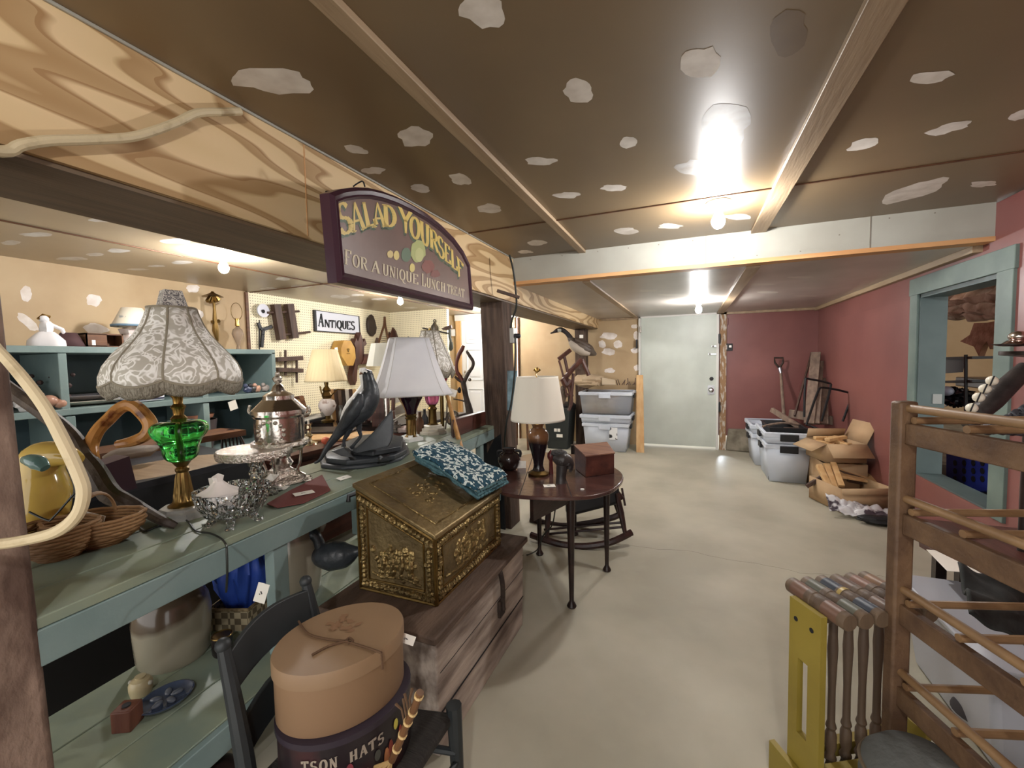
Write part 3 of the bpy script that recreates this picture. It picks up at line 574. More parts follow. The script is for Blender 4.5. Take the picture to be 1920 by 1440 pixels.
b_ = MB(); b_.hexa([p-Vector((0, 0, .8))+Vector((.02, 0, 0)) for p in dq], [p-Vector((0, 0, .03)) for p in dq]); b_.obj('cabinet', M['black'], T_)
q = P(180, 830, Z=.8)
b_ = MB(); b_.box((-3.1, 1.35, .82), (.28, 1.5, .04)); tag(b_.obj('dark_plank', M['brown']), 'brown plank lying along the back of the black desk', 'plank')
# driftwood fish board on desk
q = Vector((-2.62, 1.36, .84)); pts = [P(x, y, X=-2.62) for x, y in ((193, 858), (215, 853), (245, 848), (275, 845), (295, 838))]
o = MB().tube(pts, [.01, .045, .06, .055, .02], n=12, flat=.55).obj('driftwood', wood('drift_wood', (128, 116, 104), (96, 84, 74), 'Y', rough=.7)); tag(o, 'grey driftwood piece shaped like a fish on the black desk', 'driftwood')
# orange carved snake stick: a loop rising from the desk
def ptube(name, pts, D0, mats, lab=None, cat=None, par=None, n=10, flat=1, D1=None, **k):
    b_ = MB(); N_ = len(pts); ps = []; rs = []
    for i, a in enumerate(pts):
        d = a[3] if len(a) > 3 else (D0 if D1 is None else D0+(D1-D0)*i/(N_-1))
        ps.append(P(a[0], a[1], D=d)); rs.append(a[2]*d/F)
    ps, rs = smoothpath(ps, rs); b_.tube(ps, rs, n=n, flat=flat, upv=fw)
    o = b_.obj(name, mats, par, **k)
    if lab: tag(o, lab, cat)
    return o
def smoothpath(ps, rs, m=4):
    if len(ps) < 3: return ps, rs
    o, q = [], []
    for i in range(len(ps)-1):
        p0, p1, p2, p3 = ps[max(i-1, 0)], ps[i], ps[i+1], ps[min(i+2, len(ps)-1)]
        for j in range(m):
            t = j/m; o.append(.5*((2*p1)+(p2-p0)*t+(2*p0-5*p1+4*p2-p3)*t*t+(3*p1-p0-3*p2+p3)*t**3)); q.append(rs[i]+(rs[i+1]-rs[i])*t)
    return o+[ps[-1]], q+[rs[-1]]
M['bark'] = mat('dark_branch_bark', (84, 72, 62), .6, c2=(58, 48, 42), ns=20, bump=.5, bs=40)
M['barkg'] = mat('polished_branch', (120, 92, 72), .35, c2=(84, 62, 50), ns=12, bump=.3, bs=30)
M['snake'] = mat('orange_snake_paint', (186, 132, 72), .25, c2=(110, 62, 34), ns=22, lo=.55, hi=.68)
T_ = thing('branch', P(330, 978, Z=.8), 'crooked branch walking stick with a carved orange snake winding out of it', 'branch')
ptube('stick', [(-20, 700, 10, 1.55), (35, 742, 12, 1.5), (90, 780, 13, 1.47), (135, 820, 14, 1.44), (158, 858, 16, 1.42), (180, 885, 17, 1.41), (205, 925, 18, 1.40), (235, 940, 14, 1.41), (270, 957, 11, 1.43), (305, 976, 9, dep(P(305, 976, Z=.83))), (330, 986, 6, dep(P(330, 986, Z=.812)))], 1.4, M['bark'], par=T_)
ptube('snake', [(172, 870, 13, 1.42), (170, 838, 12, 1.45), (183, 808, 11, 1.47), (205, 785, 11, 1.5), (226, 765, 11, 1.52), (248, 760, 12, 1.53), (268, 775, 12, 1.53), (282, 796, 12, 1.53), (274, 815, 11, 1.53), (250, 827, 10, 1.53), (220, 833, 7, 1.53)], 1.5, [M['snake']], par=T_)
# chairs, dresser, tables in the left room behind the bench
T_ = thing('windsor_chair', (-2.9, 2.05, 0), 'small dark windsor chair with a hooped spindle back behind the silver tray', 'chair')
q = P(435, 850, D=3.1); b_ = MB(); s = pxs(q)
hoop = [q+rt*((x-435)*s)+Vector((0, 0, (850-y)*s)) for x, y in ((417, 850), (418, 825), (425, 810), (438, 806), (450, 815), (458, 832), (461, 850))]
hoop, _ = smoothpath(hoop, [1]*7); b_.tube(hoop, .009); b_.obj('hoop', M['dark'], T_)
for k in range(5):
    x = 424+7*k; MB().tube([q+rt*((x+2-435)*s)+Vector((0, 0, 0)), q+rt*((x-435)*s)+Vector((0, 0, (850-(812 if k in (1, 2, 3) else 820))*s))], .006, n=6).obj('spindle', M['dark'], T_)
b_ = MB(); b_.box((q.x-.02, q.y+.1, q.z-.02), (.4, .38, .04), rz=.4); b_.obj('seat', M['dark'], T_, bevel=.01)
for dx, dy in ((-.15, -.05), (.12, -.05), (-.15, .25), (.12, .25)): MB().tube([(q.x+dx, q.y+dy, q.z-.04), (q.x+dx*1.2, q.y+dy, 0)], .015).obj('leg', M['dark'], T_)
# red-brown sideboard with drawers, behind the urn
T_ = thing('sideboard', (-2.75, 2.7, 0), 'red-brown wooden sideboard with round drawer pulls behind the silver urn', 'sideboard')
e0, e1 = P(490, 868, Z=.74), P(720, 812, Z=.74)
su = (e1-e0); su.z = 0; SL = su.length; su.normalize(); sn = Vector((-su.y, su.x, 0))
def SB(s, t, z): return Vector((e0.x, e0.y, 0))+su*s+sn*t+Vector((0, 0, z))
MB().hexa([SB(.06, 0, .1), SB(SL, 0, .1), SB(SL, .5, .1), SB(.06, .5, .1)], [SB(.06, 0, .72), SB(SL, 0, .72), SB(SL, .5, .72), SB(.06, .5, .72)]).obj('case', M['redwood'], T_)
MB().hexa([SB(.04, -.03, .72), SB(SL+.02, -.03, .72), SB(SL+.02, .52, .72), SB(.04, .52, .72)], [SB(.04, -.03, .745), SB(SL+.02, -.03, .745), SB(SL+.02, .52, .745), SB(.04, .52, .745)]).obj('top', M['redwood'], T_, bevel=.004)
for k in range(3):
    for z in (.6, .38):
        a = SB(.1+k*(SL-.08)/3, -.012, z); b2 = SB(.04+(k+1)*(SL-.08)/3, -.012, z)
        o = MB().beam(a, b2, .018, .17).obj('drawer', M['redwood'], T_, bevel=.004); b_ = MB(); b_.ball((a+b2)/2+sn*-.02, .017); b_.obj('knob', M['brass_old'], o)
for s_ in (.12, SL-.06): MB().beam(SB(s_, .05, 0), SB(s_, .05, .1), .06, .06).obj('foot', M['redwood'], T_)
ZS = .745
# game board / green-topped table further back
T_ = thing('low_table', (-3.1, 3.6, 0), 'wide dark table heaped with small antiques in the middle of the left room', 'table')
MB().box((-3.15, 3.75, .715), (1.7, .95, .03)).obj('tabletop', M['dark'], T_, bevel=.005)
for dx in (-.78, .78):
    for dy in (-.4, .4): MB().box((-3.15+dx, 3.75+dy, .35), (.06, .06, .7)).obj('leg', M['dark'], T_)
MB().box((-3.15, 3.3, .66), (1.6, .02, .1)).obj('apron', M['dark'], T_)
def onp(x, y, z, m=None): return P(x, y, Z=z)
# brass candlestick on the sideboard
q = onp(580, 833, ZS); s = pxs(q)
T_ = thing('candlestick', q, 'silver candlestick with a short stub standing on the sideboard right of the urn', 'candlestick')
MB().lathe([(r*s, z*s) for r, z in ((16, 0), (15, 3), (6, 6), (4, 12), (7, 16), (4, 20), (3, 26), (5, 30), (4, 36), (5, 38), (3.5, 36))], tuple(q)).obj('stick', mat('tarnished_silver', (190, 178, 150), .25, 1), T_)
MB().lathe([(2*s, 36*s), (1.6*s, 46*s), (.001, 47*s)], tuple(q)).obj('candle', M['paper'], T_)
# flat boards/trays lying on the sideboard
for x, y, w_, h, z, m, lb, a in ((640, 818, .5, .3, .012, 'pine', 'pale board lying on the sideboard under the bird statue', .5), (620, 806, .42, .26, .03, 'dark', 'dark tray lying behind the pale board on the sideboard', .4)):
    q = onp(x, y, ZS+z); tag(MB().box(q, (w_, h, .016), rz=a).obj('board' if m == 'pine' else 'tray', M[m], bevel=.003), lb, 'board')
# lamp with the cream pleated shade, on the far table
q = P(615, 792, Z=.73); q.z = .73
T_ = thing('table_lamp', q, 'table lamp with a cream pleated shade and flowered white glass belly', 'lamp')
s = pxs(q)
MB().lathe([(r*s, (796-y)*s) for r, y in ((11, 796), (12, 792), (5, 789), (5, 782))], tuple(q)).obj('foot', M['brass_old'], T_)
MB().lathe([(r*s, (796-y)*s) for r, y in ((6, 783), (13, 774), (16, 764), (13, 755), (7, 751))], tuple(q)).obj('belly', mat('flowered_glass', (206, 196, 190), .2, c2=(160, 140, 130), ns=16, lo=.58, hi=.64), T_)
MB().lathe([(r*s, (796-y)*s) for r, y in ((7, 752), (9, 745), (6, 738), (8, 735), (3, 728), (4, 722), (2, 715))], tuple(q)).obj('burner', M['brass_old'], T_)
b_ = MB(); b_.tube([q+Vector((0, -5*s, 45*s)), q+rt*(-10*s)+Vector((0, 0, 56*s)), q+rt*(-12*s)+Vector((0, 0, 68*s))], .008, n=6); b_.tube([q+rt*(6*s)+Vector((0, 0, 48*s)), q+rt*(20*s)+Vector((0, 0, 62*s)), q+rt*(34*s)+Vector((0, 0, 62*s))], .006, n=6); b_.obj('arm', M['brass_old'], T_)
M['cream_shade'] = mat('cream_pleated_fabric', (224, 206, 164), .8)
MB().lathe([(r*s, (796-y)*s) for r, y in ((36.5, 719), (36, 716), (21, 660))], tuple(q), n=96, cap=False, fn=lambda a, z: 1+.018*math.sin(32*a)).obj('lamp_shade', M['cream_shade'], T_, solid=.004, smooth=60)
# ================================================================ things on the bench
ZB_ = .8005
def bp(x, y): q = P(x, y, Z=.8); q.z = ZB_; return q
def ring(q, r, z, n=24, a0=0): return [q+Vector((r*math.cos(a0+2*math.pi*i/n), r*math.sin(a0+2*math.pi*i/n), z)) for i in range(n)]
# --- green glass lamp with the fringed damask shade
q = bp(347, 966); s = pxs(q)*1.0
T_ = thing('table_lamp', q, 'tall lamp with green glass body, brass column and big fringed silver damask shade', 'lamp')
H = lambda y: (968-y)*s
MB().lathe([(44*s, 0), (44*s, H(956)), (38*s, H(953)), (37*s, H(949)), (28*s, H(948))], tuple(q), n=8, rz=.3).obj('marble_base', mat('grey_marble', (196, 194, 186), .3, c2=(150, 150, 146), ns=9), T_, smooth=20)
MB().lathe([(r*s, H(y)) for r, y in ((25, 950), (25, 946), (19, 942), (16, 938), (14, 920), (11, 895), (9, 886), (11, 883), (11, 879), (8, 876), (11, 872), (15, 866), (16, 862))], tuple(q), n=36, fn=lambda a, z: 1+(.08*math.sin(12*a) if H(940) < z < H(888) else 0)).obj('column', M['brass_old'], T_)
M['green'] = glass('green_glass', (70, 205, 95), .05)
def lobed(prof, q, nm, m, par, lob=8, am=.07, n=48, th=0):
    prof, _ = smoothpath([Vector((a, b, 0)) for a, b in prof], [1]*len(prof)); prof = [(max(p.x, .001), p.y) for p in prof]
    return MB().lathe(prof, tuple(q), n=n, fn=lambda a, z: 1+am*abs(math.sin(lob*a/2)), cap=True).obj(nm, m, par, smooth=60)
lobed([(r*s, H(y)) for r, y in ((14, 866), (22, 860), (26, 850), (27, 840), (32, 826), (40, 814), (42, 803), (37, 794), (26, 790), (10, 790))], q, 'glass_body', M['green'], T_)
MB().lathe([(r*s, H(y)) for r, y in ((3, 862), (3, 820), (3, 790))], tuple(q)).obj('inner_rod', M['brass_old'], T_)
MB().lathe([(r*s, H(y)) for r, y in ((11, 792), (13, 785), (8, 779), (9, 770), (12, 764), (7, 758), (8, 748), (12, 742), (11, 735), (3, 733), (3, 600), (7, 592), (2, 580), (4, 572), (5, 562), (.5, 557))], tuple(q)).obj('stem', M['brass'], T_)
def damask(name, c1, c2, sc_=26, lo=.5, hi=.54, met=.2):
    m = mat(name, c1, .5, metal=0); nt = m.node_tree; N, L = nt.nodes, nt.links; b = N['Principled BSDF']
    tc = N.new('ShaderNodeTexCoord'); n = N.new('ShaderNodeTexNoise'); n.inputs['Scale'].default_value = sc_*1.4; n.inputs['Detail'].default_value = .6; n.inputs['Distortion'].default_value = 2.6
    L.new(tc.outputs['Object'], n.inputs['Vector']); cr = N.new('ShaderNodeValToRGB'); cr.color_ramp.elements[0].position = lo-.09; cr.color_ramp.elements[1].position = lo
    cr.color_ramp.elements[0].color = lin(c2); cr.color_ramp.elements[1].color = lin(c1)
    e = cr.color_ramp.elements.new(hi+.03); e.color = lin(c1); e = cr.color_ramp.elements.new(hi+.09); e.color = lin(c2)
    L.new(n.outputs['Fac'], cr.inputs[0]); L.new(cr.outputs[0], b.inputs['Base Color'])
    r_ = N.new('ShaderNodeMapRange'); r_.inputs[1].default_value = 0; r_.inputs[2].default_value = 1; r_.inputs[3].default_value = .3; r_.inputs[4].default_value = .6
    L.new(cr.outputs[0], r_.inputs[0]); L.new(r_.outputs[0], b.inputs['Roughness']); b.inputs['Transmission Weight'].default_value = 0
    return m
M['damask'] = damask('silver_damask', (250, 248, 242), (192, 187, 174), 15); M['gimp'] = mat('grey_braid', (150, 142, 124), .9, bump=.5, bs=160)
M['fringe'] = mat('grey_silk_fringe', (182, 175, 158), .8, c2=(120, 112, 96), ns=30, st=(9, 9, .8), bump=.8, bs=60)
def bell(q, s, H, prof, par, nl=8, rz=.1, mfab=None, scal=.10, fr=22, th=1.0):
    """panelled bell shade: prof = (radius px, y px) from hem to top; panels bow outwards between ribs and the hem is scalloped"""
    n = nl*12; rings = []
    for k, (r, y) in enumerate(prof):
        t = k/(len(prof)-1); rr = []
        for i in range(n):
            a = 2*math.pi*i/n; ph = (i % 12)/12; bow = math.sin(math.pi*ph)
            q_ = r*s*(1+(.035-.075*(1-t))*0+.05*bow*(1-t*.4)-.03)
            dz = -bow*10*s*max(0, 1-t*3.2)
            rr.append(q+Vector((q_*math.cos(a+rz), q_*math.sin(a+rz), H(y)+dz)))
        rings.append(rr)
    MB().loft(rings, cap=False).obj('lamp_shade', mfab or M['damask'], par, smooth=60, solid=.003)
    b_ = MB()
    for l in range(nl): b_.tube([rg[l*12]+(rg[l*12]-q-Vector((0, 0, rg[l*12].z-q.z))).normalized()*.002 for rg in rings], .0035, n=6)
    b_.tube([p for p in rings[0]], .0045, n=6, closed=True); b_.tube([p for p in rings[-1]], .0045, n=6, closed=True)
    b_.obj('braid', M['gimp'], par)
    if fr:
        fr_ = []
        for k in range(5):
            t = k/4; fr_.append([p+Vector((0, 0, -t*fr*s*(.75+.35*abs(noise.noise(p*9))))) + (p-q-Vector((0, 0, p.z-q.z)))*(-.10*t*t+.012*math.sin(i*2.3+k)) for i, p in enumerate(rings[0])])
        MB().loft(fr_, cap=False).obj('fringe', M['fringe'], par, smooth=60, solid=.004)
bell(q, s, H, [(103, 712), (103, 700), (97, 685), (85, 668), (70, 650), (56, 632), (46, 614), (40, 598), (36, 584)], T_, fr=26)
b_ = MB(); b_.lathe([(27*s, H(583)), (18*s, H(552))], tuple(q), n=4, rz=.55, cap=False); o = b_.obj('shade_cap', damask('lattice_fabric', (226, 222, 214), (120, 118, 118), 40), T_, smooth=0, solid=.002)
# the lamp's black cord running across the bench and over its edge
cp = [bp(x, y)+Vector((0, 0, .004)) for x, y in ((230, 975), (255, 985), (272, 998), (290, 992), (312, 985), (338, 972), (355, 983), (368, 998), (395, 1003), (415, 1013))]
q2 = P(425, 1030, D=1.12); cp += [P(424, 1022, D=1.15), q2, P(426, 1075, D=1.12), P(424, 1110, D=1.15)]
cp, _ = smoothpath(cp, [1]*len(cp)); tag(MB().tube(cp, .0028, n=6).obj('trailing_flex', M['cord']), 'thin black lamp cord looping over the bench and hanging off its front edge', 'cord')
# --- cut crystal bowl
q = bp(440, 985)+Vector((-.03, .02, 0)); s = pxs(q)
def crystal(): 
    m = glass('cut_crystal', (245, 248, 250), .03, 1.52); nt = m.node_tree; N, L = nt.nodes, nt.links
    tc = N.new('ShaderNodeTexCoord'); v = N.new('ShaderNodeTexVoronoi'); v.inputs['Scale'].default_value = 42; v.feature = 'F1'; v.distance = 'MANHATTAN'
    L.new(tc.outputs['Object'], v.inputs['Vector']); bpn = N.new('ShaderNodeBump'); bpn.inputs['Strength'].default_value = 1; bpn.inputs['Distance'].default_value = .012
    L.new(v.outputs['Distance'], bpn.inputs['Height']); L.new(bpn.outputs[0], N['Principled BSDF'].inputs['Normal']); return m
M['crystal'] = crystal()
T_ = thing('crystal_bowl', q, 'footed cut crystal bowl on the bench, a small white china figure inside it', 'bowl')
def scal(a, z): return 1+(.06*abs(math.sin(6*a)) if z > .06 else .03*abs(math.sin(12*a)))
MB().lathe([(.045, .02), (.078, .035), (.095, .07), (.104, .112), (.096, .112), (.086, .07), (.07, .042), (.001, .03)], tuple(q), n=96, fn=scal).obj('bowl', M['crystal'], T_, smooth=20)
for k in range(5):
    a = 2*math.pi*k/5+.5; MB().tube([q+Vector((.05*math.cos(a), .05*math.sin(a), .03)), q+Vector((.07*math.cos(a), .07*math.sin(a), .006)), q+Vector((.085*math.cos(a), .085*math.sin(a), .004))], [.014, .01, .013], n=6).obj('foot', M['crystal'], T_, smooth=20)
b_ = MB(); c0 = q+Vector((-.02, -.03, .045)); b_.lathe([(.035, 0), (.05, .03), (.055, .06), (.03, .075), (.012, .095), (.016, .11), (.001, .12)], tuple(c0), fn=lambda a, z: 1+.12*math.sin(5*a), n=30)
tag(b_.obj('china_figure', mat('white_bisque', (226, 218, 212), .4)), 'small white china figure standing inside the crystal bowl', 'figurine')
card(P(406, 908, D=1.5), rt+Vector((0, 0, .15)), (0, 0, 1), .05, .05, 'cream tag standing behind the crystal bowl')
tag(MB().lathe([(.001, 0), (.012, .002), (.012, .008), (.001, .01)], tuple(P(424, 905, D=1.47))).obj('bead', mat('pink_bead', (206, 120, 120), .4)), 'tiny pink bead behind the crystal bowl', 'bead') if False else None
# --- silver tray/compote on a crystal foot
q = bp(490, 922); s = pxs(q)
T_ = thing('cake_stand', q, 'round silver plated tray raised on a crystal foot in front of the urn', 'stand')
zt = .165; c0 = P(478, 842, Z=ZB_+zt+.012); c0.z = q.z
MB().lathe([(.001, zt+.006), (.10, zt+.005), (.115, zt+.012), (.128, zt+.016), (.133, zt+.004), (.13, zt-.014), (.118, zt-.012), (.1, zt-.004), (.001, zt-.004)], tuple(c0), n=64, fn=lambda a, z: 1+.008*math.sin(20*a)).obj('tray', M['silver_emb'], T_, smooth=50)
MB().lathe([(.085, 0), (.08, .012), (.045, .03), (.018, .06), (.026, .085), (.018, .1), (.03, .13), (.055, .16)], tuple(c0), n=48, fn=lambda a, z: 1+.07*math.sin(9*a)).obj('foot', M['crystal'], T_, smooth=20)
# --- tall silver urn
q = bp(530, 905); s = pxs(q); H = lambda y: (900-y)*s
T_ = thing('silver_urn', q, 'tall silver plated urn with domed lid and finial on a scrolled square base', 'urn')
b_ = MB(); b_.lathe([(r*s, H(y)) for r, y in ((48, 900), (46, 893), (30, 886), (26, 876), (13, 868), (9, 862))], tuple(q), n=4, rz=.5); b_.obj('square_base', M['silver_emb'], T_, smooth=20, bevel=.006)
MB().lathe([(r*s, H(y)) for r, y in ((13, 872), (20, 862), (14, 852), (16, 846), (36, 838), (46, 830), (47, 824), (41, 818), (42, 790), (42, 776), (45, 772), (45, 764), (40, 762))], tuple(q), n=40).obj('body', M['silver'], T_)
MB().lathe([(r*s, H(y)) for r, y in ((46, 828), (49, 826), (48, 820), (44, 820))], tuple(q), n=48, fn=lambda a, z: 1+.02*math.sin(24*a)).obj('rim_band', M['silver_emb'], T_)
b_ = MB()
for k in range(14):
    a = math.atan2(-fw.y, -fw.x)+.1; t = 2*math.pi*k/14; zz_ = H(800)+.045*math.cos(t); aa = a+.55*math.sin(t); b_.ball(q+Vector((42.5*s*math.cos(aa), 42.5*s*math.sin(aa), zz_)), .0085, n=8, m=6)
b_.obj('wreath', M['silver_emb'], T_)
MB().lathe([(r*s, H(y)) for r, y in ((47, 768), (46, 762), (40, 756), (34, 750), (27, 743), (26, 736), (20, 732), (12, 728), (8, 718), (3, 713))], tuple(q), n=40, fn=lambda a, z: 1+.02*math.sin(12*a)).obj('lid', M['silver'], T_)
b_ = MB(); b_.ball(q+Vector((0, 0, H(706))), 8*s, nz=.35, fr=12); b_.ball(q+Vector((0, 0, H(696))), 4*s)
b_.obj('finial', M['silver_emb'], T_)
for k in range(4):
    a = .5+math.pi/2*k; d = Vector((math.cos(a), math.sin(a), 0)); pts, rr = smoothpath([q+d*36*s+Vector((0, 0, H(832))), q+d*34*s+Vector((0, 0, H(858))), q+d*28*s+Vector((0, 0, H(878))), q+d*40*s+Vector((0, 0, H(888)))], [.007, .006, .006, .009])
    MB().tube(pts, rr).obj('leg', M['silver'], T_)
for k in range(4):
    a = .5+math.pi/2*k; MB().ball(q+Vector((44*s*math.cos(a), 44*s*math.sin(a), .012)), .022, (1, 1, .6), nz=.5, fr=14).obj('paw_foot', M['silver_emb'], T_)
for sgn in (-1, 1): MB().tube(smoothpath([q+rt*sgn*40*s+Vector((0, 0, H(775))), q+rt*sgn*56*s+Vector((0, 0, H(768))), q+rt*sgn*54*s+Vector((0, 0, H(755)))], [1]*3)[0], .006).obj('handle', M['silver_emb'], T_)
card(q+Vector((.03, -.075, .045)), (1, 0, 0), (0, .8, .5), .05, .035, 'blank cream tag on the base of the silver urn', mark=False)
# --- dull red folded card and white tags
M['redcard'] = mat('dull_red_card', (112, 60, 56), .8)
b_ = MB(); pts = [bp(x, y) for x, y in ((500, 948), (545, 922), (604, 893), (620, 922), (570, 946), (520, 955))]; b_.prism([(p.x, p.y) for p in pts], .003, z0=ZB_+.004)
tag(b_.obj('folded_card', M['redcard']), 'dull red card sheet lying flat on the bench in front of the urn', 'card')
pts = [bp(x, y) for x, y in ((497, 944), (540, 920), (590, 900), (545, 935))]
card(bp(570, 930)+Vector((0, 0, .012)), (.5, .95, 0), (-1, .5, 0), .07, .042, 'white price card lying on the dull red card')
card(bp(645, 898)+Vector((0, 0, .006)), (.1, 1, 0), (-1, .1, .2), .06, .03, 'small cream folded card on the bench between the urn and the coal box')
card(bp(520, 917)+Vector((0, 0, .004)), (1, .6, 0), (-.6, 1, 0), .08, .05, 'small tan card under the foot of the silver urn', mark=False)
# --- yellow glazed ceramic jug (bent neck) at the left, baskets
M['yellow'] = mat('yellow_glaze', (212, 180, 90), .12, c2=(196, 166, 84), ns=6, coat=.5, bump=.05, bs=8)
T_ = thing('ceramic_gourd', bp(85, 1010), 'large glossy yellow ceramic gourd with a bent neck and teal tip, beside the timber post', 'ceramic')
ptube('body', [(60, 985, 30), (72, 955, 44), (78, 920, 42), (76, 885, 34), (80, 860, 32), (105, 852, 24), (130, 855, 17), (150, 862, 9)], 1.22, M['yellow'], par=T_, n=20)
ptube('teal_tip', [(45, 862, 7), (58, 863, 12), (72, 868, 14), (85, 878, 8)], 1.13, mat('teal_glaze', (92, 128, 124), .12, coat=.5), par=T_, n=14)
ptube('cord', [(55, 960, 2), (88, 975, 2), (100, 970, 2), (140, 925, 2)], 1.08, M['cord'], par=T_, n=6)
M['wicker'] = mat('brown_wicker', (156, 120, 80), .7, c2=(108, 76, 48), ns=4, bump=.3, bs=60)
def basket(q, rx, ry, h, rz, lab, hand=True, nm='wicker_basket'):
    T_ = thing(nm, q, lab, 'basket'); b_ = MB(); nr = int(h/.008)
    R = Matrix.Rotation(rz, 3, 'Z')
    for k in range(nr):
        t = k/(nr-1); f_ = .45+.55*math.sin(math.pi/2*min(1, t*1.25+.05)); pts = []
        for i in range(72):
            a = 2*math.pi*i/72; w_ = 1+.018*(1 if (i//3+k) % 2 else -1); dip = .35*abs(math.cos(a))**3*0
            pts.append(q+R @ Vector((rx*f_*w_*math.cos(a), ry*f_*w_*math.sin(a), .004+t*h+.05*t*(math.cos(a)**2)*h)))
        b_.tube(pts, .0048, n=6, closed=True)
    b_.obj('woven_body', M['wicker'], T_)
    b_ = MB(); b_.lathe([(.001, .004), (.5*rx, .004), (.9*rx, h*.7), (.88*rx, h*.7), (.45*rx, .01), (.001, .01)], tuple(q), sy=ry/rx, rz=rz); b_.obj('lining', mat('wicker_inside', (96, 66, 42), .9), T_)
    if hand: MB().tube([q+R @ Vector((0, ry*math.cos(a), h*.85+h*1.1*math.sin(a))) for a in [math.pi*i/16 for i in range(17)]], .008, flat=.5).obj('handle', M['wicker'], T_)
    return T_
basket(bp(158, 1035)+Vector((-.03, .04, 0)), .115, .085, .075, .6, 'oval wicker basket with an arched handle, right of the timber post on the bench')
basket(bp(100, 1052)+Vector((-.02, .02, 0)), .085, .08, .08, .2, 'round darker wicker basket between the timber post and the handled basket', hand=False)
b_ = MB(); q = bp(115, 945); b_.hexa([q+Vector((-.06, .1, 0)), q+Vector((.04, .1, 0)), q+Vector((.04, .22, 0)), q+Vector((-.06, .22, 0))], [q+Vector((-.06, .1, .12)), q+Vector((.04, .1, .12)), q+Vector((.04, .2, .14)), q+Vector((-.06, .2, .14))]); tag(b_.obj('bookend_box', mat('purple_brown_box', (70, 48, 58), .4)), 'dark plum box behind the yellow gourd', 'box')
card(P(172, 975, D=1.25), rt+Vector((0, 0, -.25)), up, .07, .04, 'white tag leaning behind the basket with dark writing')
card(P(118, 925, D=1.24), rt+Vector((0, 0, .1)), up, .04, .05, 'grey white tag beside the yellow gourd', mark=False)
# --- the black bird statue
T_ = thing('bird_statue', bp(690, 872), 'black statue of a long tailed pheasant standing on a dark slate rock', 'statue')
M['slate'] = mat('black_slate', (50, 54, 58), .45, c2=(64, 68, 72), ns=5, bump=.3, bs=14)
M['birdm'] = mat('black_bronze_bird', (44, 48, 52), .35, c2=(64, 68, 72), ns=16, bump=.4, bs=30)
DB = 2.06
ptube('body', [(692, 694, 6), (690, 702, 10), (692, 714, 11), (695, 728, 14), (692, 745, 20), (680, 764, 23), (664, 780, 20), (648, 797, 13), (630, 818, 8), (612, 842, 5), (600, 862, 3), (590, 868, 2)], DB, M['birdm'], par=T_, n=14)
ptube('beak', [(680, 698, 4), (674, 702, 1)], DB, mat('brown_beak', (120, 84, 60), .4), par=T_, n=8)
b_ = MB(); b_.ball(P(683, 697, D=DB-.03), .012, (1.2, 1.2, .7)); b_.obj('white_face_patch', M['white'], T_)
b_ = MB(); b_.ball(P(684, 699, D=DB-.042), .005); b_.obj('eye', M['ink'], T_)
ptube('wing', [(676, 738, 6), (672, 755, 13), (660, 775, 13), (648, 795, 7), (640, 806, 2)], DB-.05, M['birdm'], par=T_, n=12)
ptube('leg', [(660, 792, 8), (652, 812, 5), (645, 826, 3), (647, 840, 3), (652, 848, 4)], DB, M['birdm'], par=T_)
ptube('leg', [(672, 788, 8), (674, 808, 4), (676, 818, 3), (665, 832, 3), (658, 840, 4)], DB+.04, M['birdm'], par=T_)
def slab(name, pix, z0, z1, par, m, sh=.9):
    bt = [P(x, y, Z=z0) for x, y in pix]; c = sum(bt, Vector())/len(bt)
    rings = [[Vector((p.x, p.y, z0)) for p in bt], [Vector((c.x+(p.x-c.x)*1.0, c.y+(p.y-c.y)*1.0, z0+(z1-z0)*.6)) for p in bt], [Vector((c.x+(p.x-c.x)*sh, c.y+(p.y-c.y)*sh, z1)) for p in bt]]
    return MB().loft(rings).obj(name, m, par, bevel=.004, smooth=50)
base = [(600, 868), (602, 878), (640, 882), (680, 879), (720, 873), (752, 864), (768, 852), (765, 840), (740, 836), (690, 842), (640, 852), (612, 860)]
slab('slate_base', base, ZB_, ZB_+.022, T_, M['slate'], .96)
slab('rock', [(608, 858), (612, 868), (650, 873), (700, 868), (740, 862), (763, 850), (760, 832), (700, 834), (640, 842)], ZB_+.023, ZB_+.06, T_, M['slate'], .86)
slab('rock', [(640, 840), (650, 853), (700, 855), (752, 845), (756, 826), (720, 820), (670, 826)], ZB_+.061, ZB_+.10, T_, M['slate'], .72)
b_ = MB(); r_ = [[P(658, 846, D=2.0), P(668, 850, D=1.98), P(668, 850, D=2.06), P(658, 846, D=2.08)], [P(690, 822, D=1.98), P(728, 838, D=1.98), P(730, 836, D=2.06), P(692, 820, D=2.08)], [P(712, 795, D=1.99), P(738, 822, D=1.99), P(738, 820, D=2.05), P(713, 794, D=2.06)], [P(727, 776, D=2.0), P(738, 795, D=2.0), P(738, 794, D=2.04), P(728, 775, D=2.04)], [P(735, 768, D=2.01), P(737, 775, D=2.01), P(737, 775, D=2.03), P(735, 768, D=2.03)]]
b_.loft(r_); b_.obj('upright_rock', M['slate'], T_, bevel=.006, smooth=60, sub=1)
b_ = MB(); b_.loft([[P(620, 846, D=1.98), P(640, 855, D=1.94), P(640, 852, D=2.05), P(625, 843, D=2.07)], [P(645, 838, D=1.98), P(662, 858, D=1.94), P(664, 850, D=2.05), P(650, 836, D=2.07)]]); b_.obj('rock_ledge', M['slate'], T_, bevel=.004)
